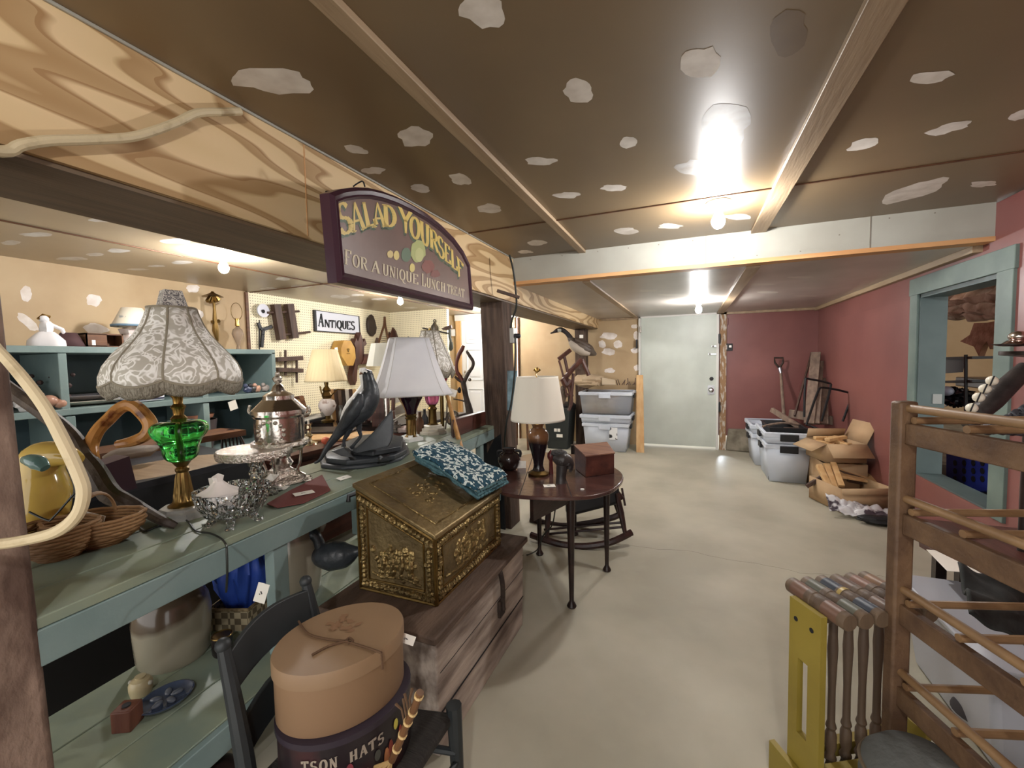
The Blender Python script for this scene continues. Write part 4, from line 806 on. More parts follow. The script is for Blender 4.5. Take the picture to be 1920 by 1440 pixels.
# --- glass apple
q = bp(717, 872); T_ = thing('glass_apple', q, 'small clear glass apple on the bench in front of the bird statue', 'ornament')
MB().lathe([(.001, .004), (.02, 0), (.034, .014), (.04, .036), (.034, .056), (.018, .064), (.004, .056)], tuple(q), n=28).obj('apple', M['glassc'], T_); MB().tube([q+Vector((0, 0, .054)), q+Vector((.004, 0, .078))], .004, n=6).obj('stalk', M['glassc'], T_)
# --- purple lamp with square white shade
q = bp(772, 826); s = pxs(q); H = lambda y: (826-y)*s
T_ = thing('table_lamp', q, 'lamp with dark purple glass body and large square cut-corner white shade', 'lamp')
MB().lathe([(r*s, H(y)) for r, y in ((22, 826), (22, 820), (15, 818), (13, 815))], tuple(q), n=4, rz=.4).obj('marble_foot', M['white'], T_, smooth=20)
MB().lathe([(r*s, H(y)) for r, y in ((12, 818), (9, 814), (9, 786), (11, 784), (9, 781), (11, 778), (9, 775))], tuple(q), n=30, fn=lambda a, z: 1+.05*math.sin(10*a)).obj('column', M['brass_old'], T_)
M['purple'] = mat('dark_purple_glass', (38, 14, 30), .06, coat=.5)
lobed([(r*s, H(y)) for r, y in ((9, 777), (11, 768), (15, 758), (21, 746), (22, 740), (19, 733), (12, 729), (6, 728))], q, 'glass_body', M['purple'], T_, lob=6, am=.04)
MB().lathe([(r*s, H(y)) for r, y in ((6, 730), (6, 722), (2, 720), (2, 640), (3, 634), (.5, 632))], tuple(q)).obj('stem', M['black'], T_)
M['white_shade'] = mat('white_silk_shade', (224, 224, 226), .75, c2=(214, 214, 218), ns=4)
def square_shade(q, y0, y1, r0_, r1_, par, rz, m, s, H, cut=.28):
    rings = []
    for k in range(9):
        t = k/8; r = (r0_+(r1_-r0_)*(t**.75))*s; z = H(y0+(y1-y0)*t); rr = []
        for c_ in range(4):
            a = rz+math.pi/2*c_; e1 = Vector((math.cos(a), math.sin(a), 0)); e2 = Vector((-math.sin(a), math.cos(a), 0))
            rr += [q+e1*r-e2*r*(1-cut)+Vector((0, 0, z)), q+e1*r+e2*r*(1-cut)+Vector((0, 0, z))]
            cc = q+(e1+e2)*r*(1-cut*.62)+Vector((0, 0, z)); rr += [cc]
        rings.append(rr)
    MB().loft(rings, cap=False).obj('lamp_shade', m, par, smooth=12, solid=.003)
    b_ = MB(); b_.tube(rings[0], .004, n=6, closed=True); b_.tube(rings[-1], .004, n=6, closed=True)
    for c_ in range(12):
        if c_ % 3 != 2: b_.tube([rg[c_] for rg in rings], .0022, n=5)
    b_.obj('piping', mat('grey_piping', (186, 184, 180), .8), par)
square_shade(q, 738, 636, 70, 34, T_, YAW+.35, M['white_shade'], s, H)
# --- pink lamp with the damask shade behind it
q = bp(812, 812); s = pxs(q); H = lambda y: (812-y)*s
T_ = thing('table_lamp', q, 'lamp with pink glass body and a smaller damask bell shade, behind the square white shade', 'lamp')
b_ = MB(); b_.lathe([(r*s, H(y)) for r, y in ((26, 814), (26, 808), (22, 807), (22, 802), (18, 801), (18, 797), (12, 796))], tuple(q), n=8, rz=.2); b_.obj('marble_base', mat('cream_marble', (206, 200, 186), .4, c2=(180, 172, 156), ns=10), T_, smooth=20)
MB().lathe([(r*s, H(y)) for r, y in ((12, 797), (8, 793), (7, 770), (9, 766), (6, 762), (9, 756))], tuple(q), n=30).obj('column', M['brass_old'], T_)
M['pink'] = glass('pink_glass', (214, 120, 168), .08); M['pink'].node_tree.nodes['Principled BSDF'].inputs['Transmission Weight'].default_value = .6
lobed([(r*s, H(y)) for r, y in ((8, 758), (11, 752), (13, 742), (18, 733), (19, 727), (15, 721), (6, 719))], q, 'glass_body', M['pink'], T_, lob=6, am=.1)
MB().lathe([(r*s, H(y)) for r, y in ((5, 722), (4, 700), (3, 620), (.5, 615))], tuple(q)).obj('stem', M['brass'], T_)
bell(q, s, H, [(42, 688), (40, 680), (33, 664), (26, 648), (20, 634), (16, 622)], T_, nl=8, fr=14)
# red glass lamp (partly hidden)
q = bp(838, 818)+Vector((-.55, .5, 0)); q = P(827, 705, D=3.3); T_ = thing('glass_lamp', Vector((q.x, q.y, .74)), 'ruby red glass lamp half hidden behind the white shade', 'lamp')
MB().lathe([(.001, -.1), (.02, -.09), (.05, -.02), (.06, .02), (.05, .05), (.03, .065), (.001, .066)], tuple(q)).obj('glass_body', mat('ruby_glass', (140, 26, 44), .1), T_); MB().lathe([(.06, .74-q.z), (.06, .76-q.z), (.015, .78-q.z), (.015, -.08)], tuple(q)).obj('column', M['brass_old'], T_)
# second white shade glimpsed behind
q = P(722, 668, D=3.2); s = pxs(q); T_ = thing('table_lamp', Vector((q.x, q.y, .73)), 'plain white shaded lamp mostly hidden behind the square white shade', 'lamp')
MB().lathe([(34*s, -18*s), (24*s, 24*s)], tuple(q), cap=False, n=8).obj('lamp_shade', mat('pale_cotton_shade', (222, 222, 210), .8), T_, smooth=0, solid=.003)
MB().lathe([(.05, .73-q.z), (.05, .75-q.z), (.015, .78-q.z), (.03, -.15), (.01, -.1), (.01, .02)], tuple(q)).obj('column', M['silver'], T_)
# --- bright walking stick with tag, plank, branch stand, clutter at the far end
T_ = thing('walking_stick', bp(862, 850), 'honey coloured wooden stick leaning at the far end of the bench, white tag on it', 'stick')
a_, b2 = P(833, 722, D=2.95), P(866, 846, D=2.75); MB().tube([a_, b2], [.012, .017], n=12).obj('shaft', mat('honey_wood', (196, 150, 92), .4, c2=(170, 122, 70), ns=6, st=(8, 8, 1)), T_)
o = card(P(847, 736, D=2.9), rt+Vector((0, 0, -.35)), up, .066, .05, 'x'); del o['label']; del o['category']; o.name = 'tag'; o.parent = T_; o.location = o.location-T_.location
q0, q1 = bp(852, 815), bp(935, 786)
tag(MB().hexa([bp(850, 822), bp(938, 786), bp(935, 784), bp(846, 818)], [bp(850, 822)+Vector((0, 0, .12)), bp(938, 786)+Vector((0, 0, .1)), bp(935, 784)+Vector((0, 0, .1)), bp(846, 818)+Vector((0, 0, .12))]).obj('plank', M['redwood'], bevel=.004), 'red brown wooden plank standing on edge at the far end of the bench', 'plank')
T_ = thing('driftwood_stand', bp(880, 796)+Vector((-.2, 0, 0)), 'forked branch hook stand with curling arms in front of the white panelled door', 'stand')
DS = 3.55
ptube('trunk', [(882, 792, 7), (880, 770, 7), (874, 745, 5), (869, 720, 5), (868, 714, 4)], DS, M['bark'], par=T_)
ptube('arm', [(869, 718, 4), (878, 700, 3.5), (886, 688, 3), (887, 678, 3), (881, 668, 3), (876, 660, 2.5), (877, 659, 3)], DS, M['bark'], par=T_)
ptube('arm', [(869, 718, 4), (862, 705, 4), (857, 697, 3.5), (856, 682, 3), (860, 666, 4), (866, 655, 4), (869, 648, 3)], DS, mat('red_brown_branch', (110, 58, 46), .4), par=T_)
ptube('arm', [(868, 716, 4), (860, 712, 3), (853, 706, 2)], DS, M['bark'], par=T_)
b_ = MB(); b_.ball(P(879, 697, D=DS), .014); b_.ball(P(881, 712, D=DS), .014); b_.obj('knob', M['silver'], T_)
ptube('twig', [(880, 756, 1.5), (866, 751, 1.3), (850, 748, 1)], DS, M['bark'], par=T_)
ptube('leaf', [(862, 726, 1), (861, 731, 4), (862, 737, 2)], DS-.02, M['black'], par=T_)
b_ = MB(); q = bp(750, 806)
tag(MB().ball(bp(745, 812)+Vector((-.06, .0, .04)), .06, (1, 1.5, .7), nz=.6, fr=14, n=24, m=16).obj('crumpled_paper', mat('grey_tissue', (128, 120, 112), .8)), 'crumpled grey paper behind the purple lamp', 'paper')
tag(MB().ball(bp(843, 803)+Vector((0, .05, .07)), .055, (1, 1, 1.1)).obj('glass_jar', mat('smoky_jar', (140, 128, 120), .08, tr=.7)), 'smoky glass jar beside the pink lamp', 'jar')
for k, (x, y, dx) in enumerate(((800, 800, 0), (770, 812, 0))): pass
card(bp(860, 808)+Vector((0, .02, .02)), (1, .4, .2), (-.3, 1, .2), .09, .05, 'white ribbon card on the bench before the plank', mark=False)
# --- big jugs and items on the lower shelf
ZL = .3005
def lp(x, y): q = P(x, y, Z=.3); q.z = ZL; return q
M['stonew'] = mat('grey_stoneware', (150, 144, 126), .22, c2=(138, 132, 114), ns=4, coat=.3)
def two_tone(name, c1, c2, axis_z, soft=.01, slant=.0):
    m = mat(name, c1, .2, coat=.4); nt = m.node_tree; N, L = nt.nodes, nt.links
    tc = N.new('ShaderNodeTexCoord'); sp = N.new('ShaderNodeSeparateXYZ'); L.new(tc.outputs['Object'], sp.inputs[0])
    n = N.new('ShaderNodeTexNoise'); n.inputs['Scale'].default_value = 7; L.new(tc.outputs['Object'], n.inputs['Vector'])
    a = N.new('ShaderNodeMath'); a.operation = 'MULTIPLY_ADD'; a.inputs[1].default_value = .05; L.new(n.outputs['Fac'], a.inputs[0]); L.new(sp.outputs[2], a.inputs[2])
    b2 = N.new('ShaderNodeMath'); b2.operation = 'MULTIPLY_ADD'; b2.inputs[1].default_value = slant; L.new(sp.outputs[1], b2.inputs[0]); L.new(a.outputs[0], b2.inputs[2])
    r_ = N.new('ShaderNodeMapRange'); r_.inputs[1].default_value = axis_z; r_.inputs[2].default_value = axis_z+soft; L.new(b2.outputs[0], r_.inputs[0])
    mx = N.new('ShaderNodeMix'); mx.data_type = 'RGBA'; mx.inputs[6].default_value = lin(c1); mx.inputs[7].default_value = lin(c2)
    L.new(r_.outputs[0], mx.inputs[0]); L.new(mx.outputs[2], N['Principled BSDF'].inputs['Base Color']); return m
q = lp(298, 1246); s = pxs(q); q += Vector((0, .05, 0))
T_ = thing('stoneware_jug', q, 'big grey stoneware jug with brown glazed shoulder under the bench, near the post', 'jug')
MB().lathe([(.001, .0), (.098, 0), (.105, .015), (.110, .10), (.112, .15), (.105, .195), (.085, .235), (.055, .26), (.032, .275), (.028, .285), (.034, .31), (.001, .31)], tuple(q), n=48).obj('body', two_tone('dipped_jug_glaze', (152, 146, 128), (92, 78, 64), .19, .02, slant=-.35), T_)
MB().tube([q+Vector((0, .03, .29)), q+Vector((0, .08, .295)), q+Vector((0, .10, .26)), q+Vector((0, .095, .21))], .012).obj('handle', mat('brown_glaze', (88, 72, 58), .2), T_)
q = lp(535, 1122)+Vector((0, .05, 0)); q.z = ZL
T_ = thing('stoneware_crock', q, 'tall pale glazed stoneware jug right of the blue cloth under the bench', 'jug')
MB().lathe([(.001, .0), (.095, 0), (.105, .02), (.115, .1), (.118, .2), (.105, .28), (.075, .335), (.06, .36), (.058, .40), (.066, .42), (.055, .42), (.05, .37), (.001, .36)], tuple(q), n=48).obj('body', two_tone('crock_glaze', (176, 166, 146), (120, 106, 92), .27, .02), T_)
MB().tube(smoothpath([q+Vector((.05, .03, .40)), q+Vector((.1, .06, .39)), q+Vector((.12, .07, .33)), q+Vector((.1, .06, .27))], [1]*4)[0], .013).obj('handle', mat('tan_glaze', (150, 140, 122), .2), T_)
# duck decoy
q = lp(628, 1068); T_ = thing('duck_decoy', q, 'black wooden duck decoy on the lower shelf behind the tall crock', 'decoy')
ptube('body', [(588, 1036, 8), (600, 1040, 20), (622, 1042, 27), (648, 1040, 23), (668, 1034, 10), (684, 1030, 3)], 1.85, M['birdm'], par=T_, n=16)
ptube('head', [(602, 1030, 10), (596, 1012, 9), (588, 1002, 11), (578, 1004, 7), (568, 1008, 3)], 1.85, M['birdm'], par=T_, n=14)
# blue cloth in the splint basket
q = lp(442, 1168)+Vector((0, .03, 0)); T_ = thing('splint_basket', q, 'square checked splint basket on the lower shelf, holding a blue cloth', 'basket')
chk = mat('woven_splint', (176, 160, 128), .7); nt = chk.node_tree; tc = nt.nodes.new('ShaderNodeTexCoord'); ck = nt.nodes.new('ShaderNodeTexChecker'); ck.inputs['Scale'].default_value = 42
ck.inputs[1].default_value = lin((176, 162, 132)); ck.inputs[2].default_value = lin((104, 92, 72)); nt.links.new(tc.outputs['Object'], ck.inputs[0]); nt.links.new(ck.outputs[0], nt.nodes['Principled BSDF'].inputs['Base Color'])
b_ = MB(); R = .35
for dx, dy, sx, sy in ((0, -.075, .15, .006), (0, .075, .15, .006), (-.075, 0, .006, .15), (.075, 0, .006, .15)): b_.box(q+Matrix.Rotation(R, 3, 'Z') @ Vector((dx, dy, .04)), (sx, sy, .08), rz=R)
b_.box(q+Vector((0, 0, .006)), (.15, .15, .008), rz=R); b_.obj('woven_body', chk, T_)
b_ = MB(); c4 = [q+Matrix.Rotation(R, 3, 'Z') @ Vector((a*.077, e*.077, .082)) for a, e in ((-1, -1), (1, -1), (1, 1), (-1, 1))]; b_.tube(c4, .007, n=6, closed=True); b_.obj('rim', mat('rope_rim', (150, 132, 100), .9, c2=(110, 92, 64), ns=60), T_)
M['bluec'] = mat('blue_nylon', (62, 100, 206), .45, c2=(48, 82, 184), ns=8)
b_ = MB(); c0 = q+Vector((-.01, .02, .09)); b_.lathe([(.055, -.05), (.068, 0), (.09, .05), (.1, .11), (.085, .17), (.045, .2), (.001, .21)], tuple(c0), n=64, fn=lambda a, z: 1+.12*math.sin(8*a+z*16)+.07*math.sin(19*a-z*22)+.03*math.sin(31*a+z*70))
tag(b_.obj('blue_bag', M['bluec'], smooth=60), 'bright blue gathered nylon cloth bulging out of the splint basket', 'cloth')
card(P(490, 1112, D=1.3), rt+Vector((0, 0, -.3)), up+rt*.2, .035, .06, 'white tag hanging beside the blue cloth')
# small things on the lower shelf
q = lp(265, 1300); T_ = thing('small_crock', q, 'miniature cream crock with ears on the lower shelf by the blue dish', 'crock')
MB().lathe([(.001, 0), (.026, 0), (.03, .02), (.03, .035), (.024, .045), (.012, .05), (.014, .056), (.001, .058)], tuple(q)).obj('body', mat('cream_glaze', (186, 172, 136), .3), T_)
for sg in (-1, 1): MB().ball(q+rt*sg*.03+Vector((0, 0, .035)), .007).obj('ear', M['cream_board'], T_)
q = lp(305, 1320)+Vector((0, .01, 0)); T_ = thing('pewter_dish', q, 'blue-grey glossy oval dish with moulded relief on the lower shelf', 'dish')
MB().lathe([(.04, 0), (.055, .006), (.062, .016), (.058, .017), (.048, .01), (.001, .008)], tuple(q), n=36, sx=1, sy=1.15).obj('rim', mat('blue_glass_glaze', (66, 76, 98), .08, coat=.6), T_)
for k in range(5): a = 1.25*k; MB().ball(q+Vector((.024*math.cos(a), .028*math.sin(a), .013)), .014, (1.2, .7, .5), rz=a).obj('moulding', mat('blue_grey_glaze%d' % k, (92, 98, 110), .08, coat=.6), T_)
q = lp(240, 1362); T_ = thing('wooden_block', q, 'small reddish wooden candle block on the lower shelf, left of the blue-grey dish', 'block')
MB().box(q+Vector((0, 0, .03)), (.05, .05, .06), rz=.5).obj('block', wood('red_block', (112, 70, 52), (88, 50, 38), 'Z'), T_, bevel=.003); MB().lathe([(.01, .06), (.01, .064), (.001, .064)], tuple(q)).obj('hole', M['ink'], T_)
q = lp(418, 1225); T_ = thing('dark_mug', q, 'small very dark pottery cup on the lower shelf behind the chair post', 'cup')
MB().lathe([(.001, 0), (.028, 0), (.032, .01), (.032, .065), (.028, .066), (.027, .02), (.001, .015)], tuple(q)).obj('body', mat('brown_black_glaze', (34, 28, 30), .15), T_); MB().lathe([(.031, .063), (.033, .066), (.031, .069), (.028, .066)], tuple(q)).obj('rim', M['brass_old'], T_)
# two blue-black cups on the low front shelf
M['cobalt'] = mat('cobalt_pot', (26, 32, 48), .25, c2=(40, 46, 62), ns=12)
def pot(q, k, lab):
    T_ = thing('pottery_cup', q, lab, 'cup'); MB().lathe([(r*k, z*k) for r, z in ((.001, 0), (.032, 0), (.04, .02), (.044, .05), (.038, .085), (.034, .088), (.038, .05), (.001, .03))], tuple(q), n=32).obj('body', M['cobalt'], T_)
    MB().lathe([(r*k, z*k) for r, z in ((.037, .084), (.0395, .087), (.037, .091), (.033, .088))], tuple(q), n=32).obj('rim', mat('pale_rim', (150, 150, 150), .3), T_)
def cp_(x, y): q = P(x, y, Z=.12); q.z = .1205; return q
pot(cp_(392, 1400), 1.25, 'larger dark blue pottery cup with pale rim on the low front shelf')
pot(cp_(335, 1462), 1.0, 'smaller dark blue pottery cup with pale rim at the bottom edge, on the low shelf')

# more small antiques crowding the far end of the bench and the tables behind
M['pewter'] = mat('dull_pewter', (120, 118, 112), .35, .8)
def turned(x, y, D_, prof, m, name, lab, cat):
    q = P(x, y, D=D_); s = pxs(q); T_ = thing(name, q, lab, cat); MB().lathe([(max(.001, r*s), z*s) for r, z in prof], tuple(q), n=20).obj('body', m, T_); return T_
for x, y, lab in ((797, 806, 'dark turned bottle on the bench between the purple and pink lamps'), (788, 813, 'slim dark bottle behind the purple lamp column')):
    q = bp(x, y); s = pxs(q); T_ = thing('bottle', q, lab, 'bottle'); MB().lathe([(.022, 0), (.026, .02), (.026, .09), (.01, .12), (.01, .15), (.013, .155), (.001, .156)], tuple(q), n=20).obj('body', M['black'] if x == 797 else M['brown'], T_)
for x, y, a, lab in ((835, 806, .3, 'crossed dark twig leaning beside the glass jar'), (846, 801, -.2, 'second dark twig standing behind the honey coloured stick')):
    q = bp(x, y); tag(MB().tube([q+Vector((0, 0, .004)), q+Vector((.01, .03*a, .09)), q+Vector((.0, .12*a, .2))], .006, n=6).obj('twig', M['bark']), lab, 'twig')
q = bp(772, 812)+Vector((-.1, .04, 0)); tag(MB().lathe([(.05, 0), (.06, .02), (.055, .035), (.05, .03), (.001, .012)], tuple(q), fn=lambda a, z: 1+.12*math.sin(7*a), n=42).obj('shell_dish', mat('pink_white_shell', (206, 186, 180), .4)), 'pinkish fluted shell dish behind the purple lamp', 'dish')
ZL2 = .7305
for k, (x, y, h, r, m, lab) in enumerate(((640, 790, .16, .03, 'pewter', 'pewter vase on the low table under the skis'), (690, 792, .13, .035, 'dark', 'dark wooden goblet on the low table behind the bird'), (575, 800, .08, .05, 'brown', 'round brown wooden bowl on the low table right of the urn'), (735, 790, .12, .04, 'white', 'white china pitcher on the low table behind the slate rock'))):
    q = P(x, y, Z=ZL2); q.z = ZL2
    if q.y > 4.1: q = q*(4.05/q.y); q.z = ZL2
    T_ = thing('vessel', q, lab, 'vessel'); MB().lathe([(r*.7, 0), (r, h*.3), (r*.9, h*.55), (r*.5, h*.75), (r*.7, h), (r*.6, h), (r*.3, h*.7), (.001, h*.2)], tuple(q), n=24).obj('body', M[m], T_)
# ================================================================ hanging sign
SA = P(617, 362, D=1.35); SBp = P(882, 497, D=2.67); su_ = Vector((SBp.x-SA.x, SBp.y-SA.y, 0))
SP = Pl(SA, su_, (0, 0, 1))
if SP.n.dot(CAM-SP.o) < 0: SP = Pl(SA, su_, (0, 0, 1)); flip = -1
else: flip = 1
SN = SP.n*flip; SM = SP.mat()
def so(x, y, d=0): a = SP.q(x, y); return SP.o+SP.u*a[0]+SP.v*a[1]+SN*d
outer = [(632, 530), (617, 362), (640, 354), (665, 351), (690, 352), (715, 358), (742, 368), (770, 382), (798, 399), (825, 420), (848, 443), (866, 468), (879, 495), (886, 582)]
T_ = thing('hanging_sign', so(750, 450), 'arched dark plum framed sign reading salad yourself, hung before the plywood beam', 'sign')
cx_, cz_ = 752, 460
def inset(p, k): return None
ob = [so(x, y, -.035) for x, y in outer]; of = [so(x, y, 0) for x, y in outer]
cen = sum(of, Vector())/len(of)
def shrink(pts, d, off):
    n = len(pts); o = []
    for i in range(n):
        p0, p1, p2 = pts[i-1], pts[i], pts[(i+1) % n]; e1 = (p1-p0).normalized(); e2 = (p2-p1).normalized(); n1 = SN.cross(e1); n2 = SN.cross(e2); m = (n1+n2).normalized()
        if m.dot(cen-p1) < 0: m = -m
        o.append(p1+m*d/max(.5, m.dot(n1 if n1.dot(m) > 0 else -n1))+SN*off)
    return o
r1 = shrink(of, .012, .012); r2 = shrink(of, .024, .006); r3 = shrink(of, .03, .010); r4 = shrink(of, .038, 0)
M['plum'] = mat('plum_lacquer', (58, 32, 44), .3); M['signb'] = mat('brown_sign_paint', (112, 88, 80), .35, c2=(104, 82, 74), ns=4)
MB().loft([ob, of, r1, r2, r3, r4], cap=False).obj('frame', M['plum'], T_, smooth=30)
b_ = MB(); b_.poly(r4); b_.poly([p-SN*.03 for p in r4][::-1]); b_.obj('panel', M['signb'], T_, smooth=0)
def cr8(x, y): return (560+x/4.5, 300+y/4.5)
def put8(d): return lambda x, y: so(*cr8(x, y), d)
top = [('S', (305, 375), (330, 640), (415, 350), (475, 600)), ('A', (440, 365), (455, 612), (495, 358), (560, 580)), ('L', (528, 358), (560, 572), (600, 355), (665, 540)), ('A', (640, 358), (625, 570), (680, 370), (735, 560)), ('D', (706, 372), (712, 560), (810, 395), (830, 570)),
       ('Y', (836, 380), (878, 612), (960, 428), (925, 620)), ('O', (932, 470), (940, 645), (1022, 500), (1020, 680)), ('U', (1018, 508), (1030, 690), (1100, 555), (1100, 745)), ('R', (1100, 565), (1105, 735), (1170, 620), (1180, 785)),
       ('S', (1165, 625), (1172, 800), (1225, 680), (1232, 850)), ('E', (1226, 690), (1232, 850), (1275, 735), (1286, 885)), ('L', (1280, 745), (1284, 900), (1330, 790), (1348, 945)), ('F', (1330, 810), (1345, 985), (1390, 880), (1380, 975))]
b_ = MB()
for ch, a, b2, c_, d_ in top:
    glyph(b_, ch, tuple((p[0]-7, p[1]+22) for p in (a, b2, c_, d_)), put8(.0008), .17, .07)
b_.obj('green_letter_shadow', mat('green_sign_paint', (74, 88, 66), .5), T_, smooth=0)
b_ = MB()
for ch, a, b2, c_, d_ in top: glyph(b_, ch, (a, b2, c_, d_), put8(.0016), .15, .06)
b_.obj('gold_lettering', mat('gold_sign_paint', (206, 180, 100), .45), T_, smooth=0)
b_ = MB()
def line(word, x0, x1, big=0):
    n = len(word); cum = [0]
    wd = {'I': .5}
    for ch in word: cum.append(cum[-1]+wd.get(ch, 1))
    for i, ch in enumerate(word):
        a = x0+(x1-x0)*cum[i]/cum[-1]; b2 = x0+(x1-x0)*(cum[i+1]-.12)/cum[-1]
        tp = lambda x: 772+(x-385)*.317; bt = lambda x: 878+(x-385)*.281
        e = 22 if (i == 0 and word in ('FOR', 'LUNCH')) else 0
        glyph(b_, ch, ((a, tp(a)-e), (a, bt(a)), (b2, tp(b2)-e), (b2, bt(b2))), put8(.0016), .12, .045)
M['signcream'] = mat('cream_sign_paint', (196, 182, 152), .5)
for wd_, xa, xb in (('FOR', 385, 585), ('A', 610, 690), ('UNIQUE', 706, 1015), ('LUNCH', 1035, 1238), ('TREAT', 1250, 1400)):
    b_ = MB(); line(wd_, xa, xb); b_.obj('cream_lettering', M['signcream'], T_, smooth=0)
def spot(cx, cy, rx, ry, c_, nm, d=.0012, n=18, j=.12):
    b_ = MB(); b_.poly([put8(d)(cx+rx*math.cos(a)*(1+j*noise.noise(Vector((a*2, cx, 0)))), cy+ry*math.sin(a)*(1+j*noise.noise(Vector((a*2, cx, 5))))) for a in [2*math.pi*i/n for i in range(n)]]); return b_.obj(nm, mat(nm, c_, .5), T_, smooth=0)
spot(905, 800, 42, 60, (84, 104, 80), 'painted_broccoli'); spot(1005, 770, 62, 95, (160, 164, 104), 'painted_lettuce', .0016, j=.3); spot(1015, 800, 36, 60, (176, 178, 120), 'painted_lettuce_heart', .002)
spot(770, 795, 26, 32, (196, 176, 116), 'painted_squash', .0016); spot(822, 805, 24, 40, (200, 182, 110), 'painted_courgette', .0016); spot(955, 910, 22, 38, (200, 184, 110), 'painted_cucumber', .002)
spot(1090, 900, 55, 55, (120, 66, 54), 'painted_radishes', .0014, j=.4); spot(1150, 960, 40, 32, (112, 62, 52), 'painted_beet', .0014, j=.4)
ptube('hook', [(684, 350, 1.5), (680, 340, 1.5), (670, 344, 1.5), (662, 350, 1.5)], 1.52, M['black'], par=T_, n=6)
for hk in (so(690, 353, -.02), so(850, 446, -.02)): MB().tube([hk-Vector((0, 0, .01)), Vector((XB+.004, hk.y, hk.z+.02))], .003, n=6).obj('hanging_wire', M['black'], T_)
# ---- cream vine hoop: along the beam and back in front of the post
M['vine'] = mat('cream_vine', (196, 180, 146), .6, c2=(150, 130, 96), ns=14, lo=.55, hi=.7, bump=.2, bs=30)
b_ = MB(); pts = []
for x, y in ((450, 209), (420, 210), (370, 212), (335, 228), (290, 245), (240, 258), (160, 262), (90, 264), (40, 272), (0, 284)): pts.append(P(x, y, X=-1.262))
pts += [Vector((-1.2, .3, 1.70)), Vector((-1.0, .05, 1.6)), P(-160, 520, D=.62), P(-60, 600, D=.68)]
rr = [.011]*len(pts)
for x, y, r in ((-5, 655, 9), (40, 705, 10), (85, 765, 10), (120, 830, 11), (148, 890, 11), (157, 925, 11), (145, 965, 11), (110, 995, 11), (60, 1010, 10), (0, 1020, 10), (-80, 1025, 10)): pts.append(P(x, y, D=.72)); rr.append(r*.72/F)
pts, rr = smoothpath(pts, rr); b_.tube(pts, rr, n=10); tag(b_.obj('vine_rope', M['vine']), 'long cream coloured bent vine hung along the plywood beam and looping before the near post', 'vine')
# ---- pegboard wall: sign and tools
PX = -4.466
def pw(x, y, d=0): return P(x, y, X=PX+d)
T_ = thing('wall_sign', pw(628, 603), 'white antiques sign in a dark frame hanging on the pegboard', 'sign')
cs = [pw(586, 581), pw(671, 593), pw(673, 627), pw(588, 621)]
b_ = MB(); b_.hexa([p for p in cs], [p+Vector((.03, 0, 0)) for p in cs]); b_.obj('frame', M['black'], T_)
cen2 = sum(cs, Vector())/4; b_ = MB(); b_.poly([p+(cen2-p)*.07+Vector((.032, 0, 0)) for p in cs]); b_.obj('panel', mat('pale_sign_panel', (206, 208, 216), .6), T_, smooth=0)
b_ = MB(); put = lambda x, y: P(440+x/8, 540+y/8, X=PX+.034)
glyph(b_, 'A', ((1255, 385), (1255, 572), (1335, 395), (1335, 585)), put, .17, .07)
wd = [('N', 1345, 1430), ('T', 1432, 1495), ('I', 1495, 1530), ('Q', 1530, 1610), ('U', 1612, 1680), ('E', 1682, 1740), ('S', 1742, 1806)]
for ch, a, e in wd:
    tp = lambda x: 475+(x-1345)*.065; bt = lambda x: 585+(x-1345)*.1
    glyph(b_, ch, ((a, tp(a)), (a, bt(a)), (e, tp(e)), (e, bt(e))), put, .17, .07)
b_.obj('lettering', M['ink'], T_, smooth=0)
def c1(x, y): return (440+x/8, 540+y/8)
def wbar(pts, w_, name, par, m, d=.05, h=.05, crop=c1):
    ps = [P(*crop(*p), X=PX+d) for p in pts]; b_ = MB()
    for a, e in zip(ps, ps[1:]): b_.beam(a, e, h, w_, (1, 0, 0)) if False else b_.beam(a, e, w_, h, (1, 0, 0))
    return b_.obj(name, M[m], par, bevel=.003)
M['tool'] = wood('dark_tool_wood', (84, 62, 50), (62, 44, 36), 'Z', rough=.6)
def clampobj(lab, jaws, screws, w_):
    T_ = thing('wooden_clamp', P(*c1(*jaws[0][0]), X=PX+.02), lab, 'clamp')
    for j in jaws: wbar(j, w_, 'jaw', T_, 'tool', d=.055, h=.07)
    for j in screws:
        ps = [P(*c1(*p), X=PX+.055) for p in j]; MB().tube(ps, .014, n=10).obj('screw', M['tool'], T_)
clampobj('large wooden hand screw clamp hanging upright on the pegboard left of the antiques sign', [[(612, 245), (700, 775)], [(810, 240), (890, 755)]], [[(490, 370), (965, 350)], [(750, 700), (1130, 660)]], .09)
clampobj('second wooden hand screw clamp hanging level below the first on the pegboard', [[(610, 1075), (1000, 1050)], [(625, 1225), (1005, 1240)]], [[(760, 930), (762, 1310)], [(930, 1080), (932, 1420)]], .05)
b_ = MB(); b_.ball(P(*c1(760, 940), X=PX+.055), .03, (1, 1, 1.3)); b_.ball(P(*c1(930, 1425), X=PX+.055), .035, (1, 1, 1.3)); stt = b_.obj('clamp_handles', M['tool']); bpy.data.objects.remove(stt)
T_ = thing('drawknife', P(*c1(380, 620), X=PX+.02), 'black curved bootjack shaped iron tool on the pegboard above the shelving end', 'tool')
for j in ([(355, 520), (385, 610), (440, 620)], [(440, 620), (560, 575)], [(430, 620), (420, 700), (405, 890)]): wbar(j, .035, 'iron_bar', T_, 'black', d=.02, h=.02)
T_ = thing('round_gauge', P(*c1(405, 360), X=PX+.02), 'white round metal disc with a dark eye high on the pegboard', 'disc')
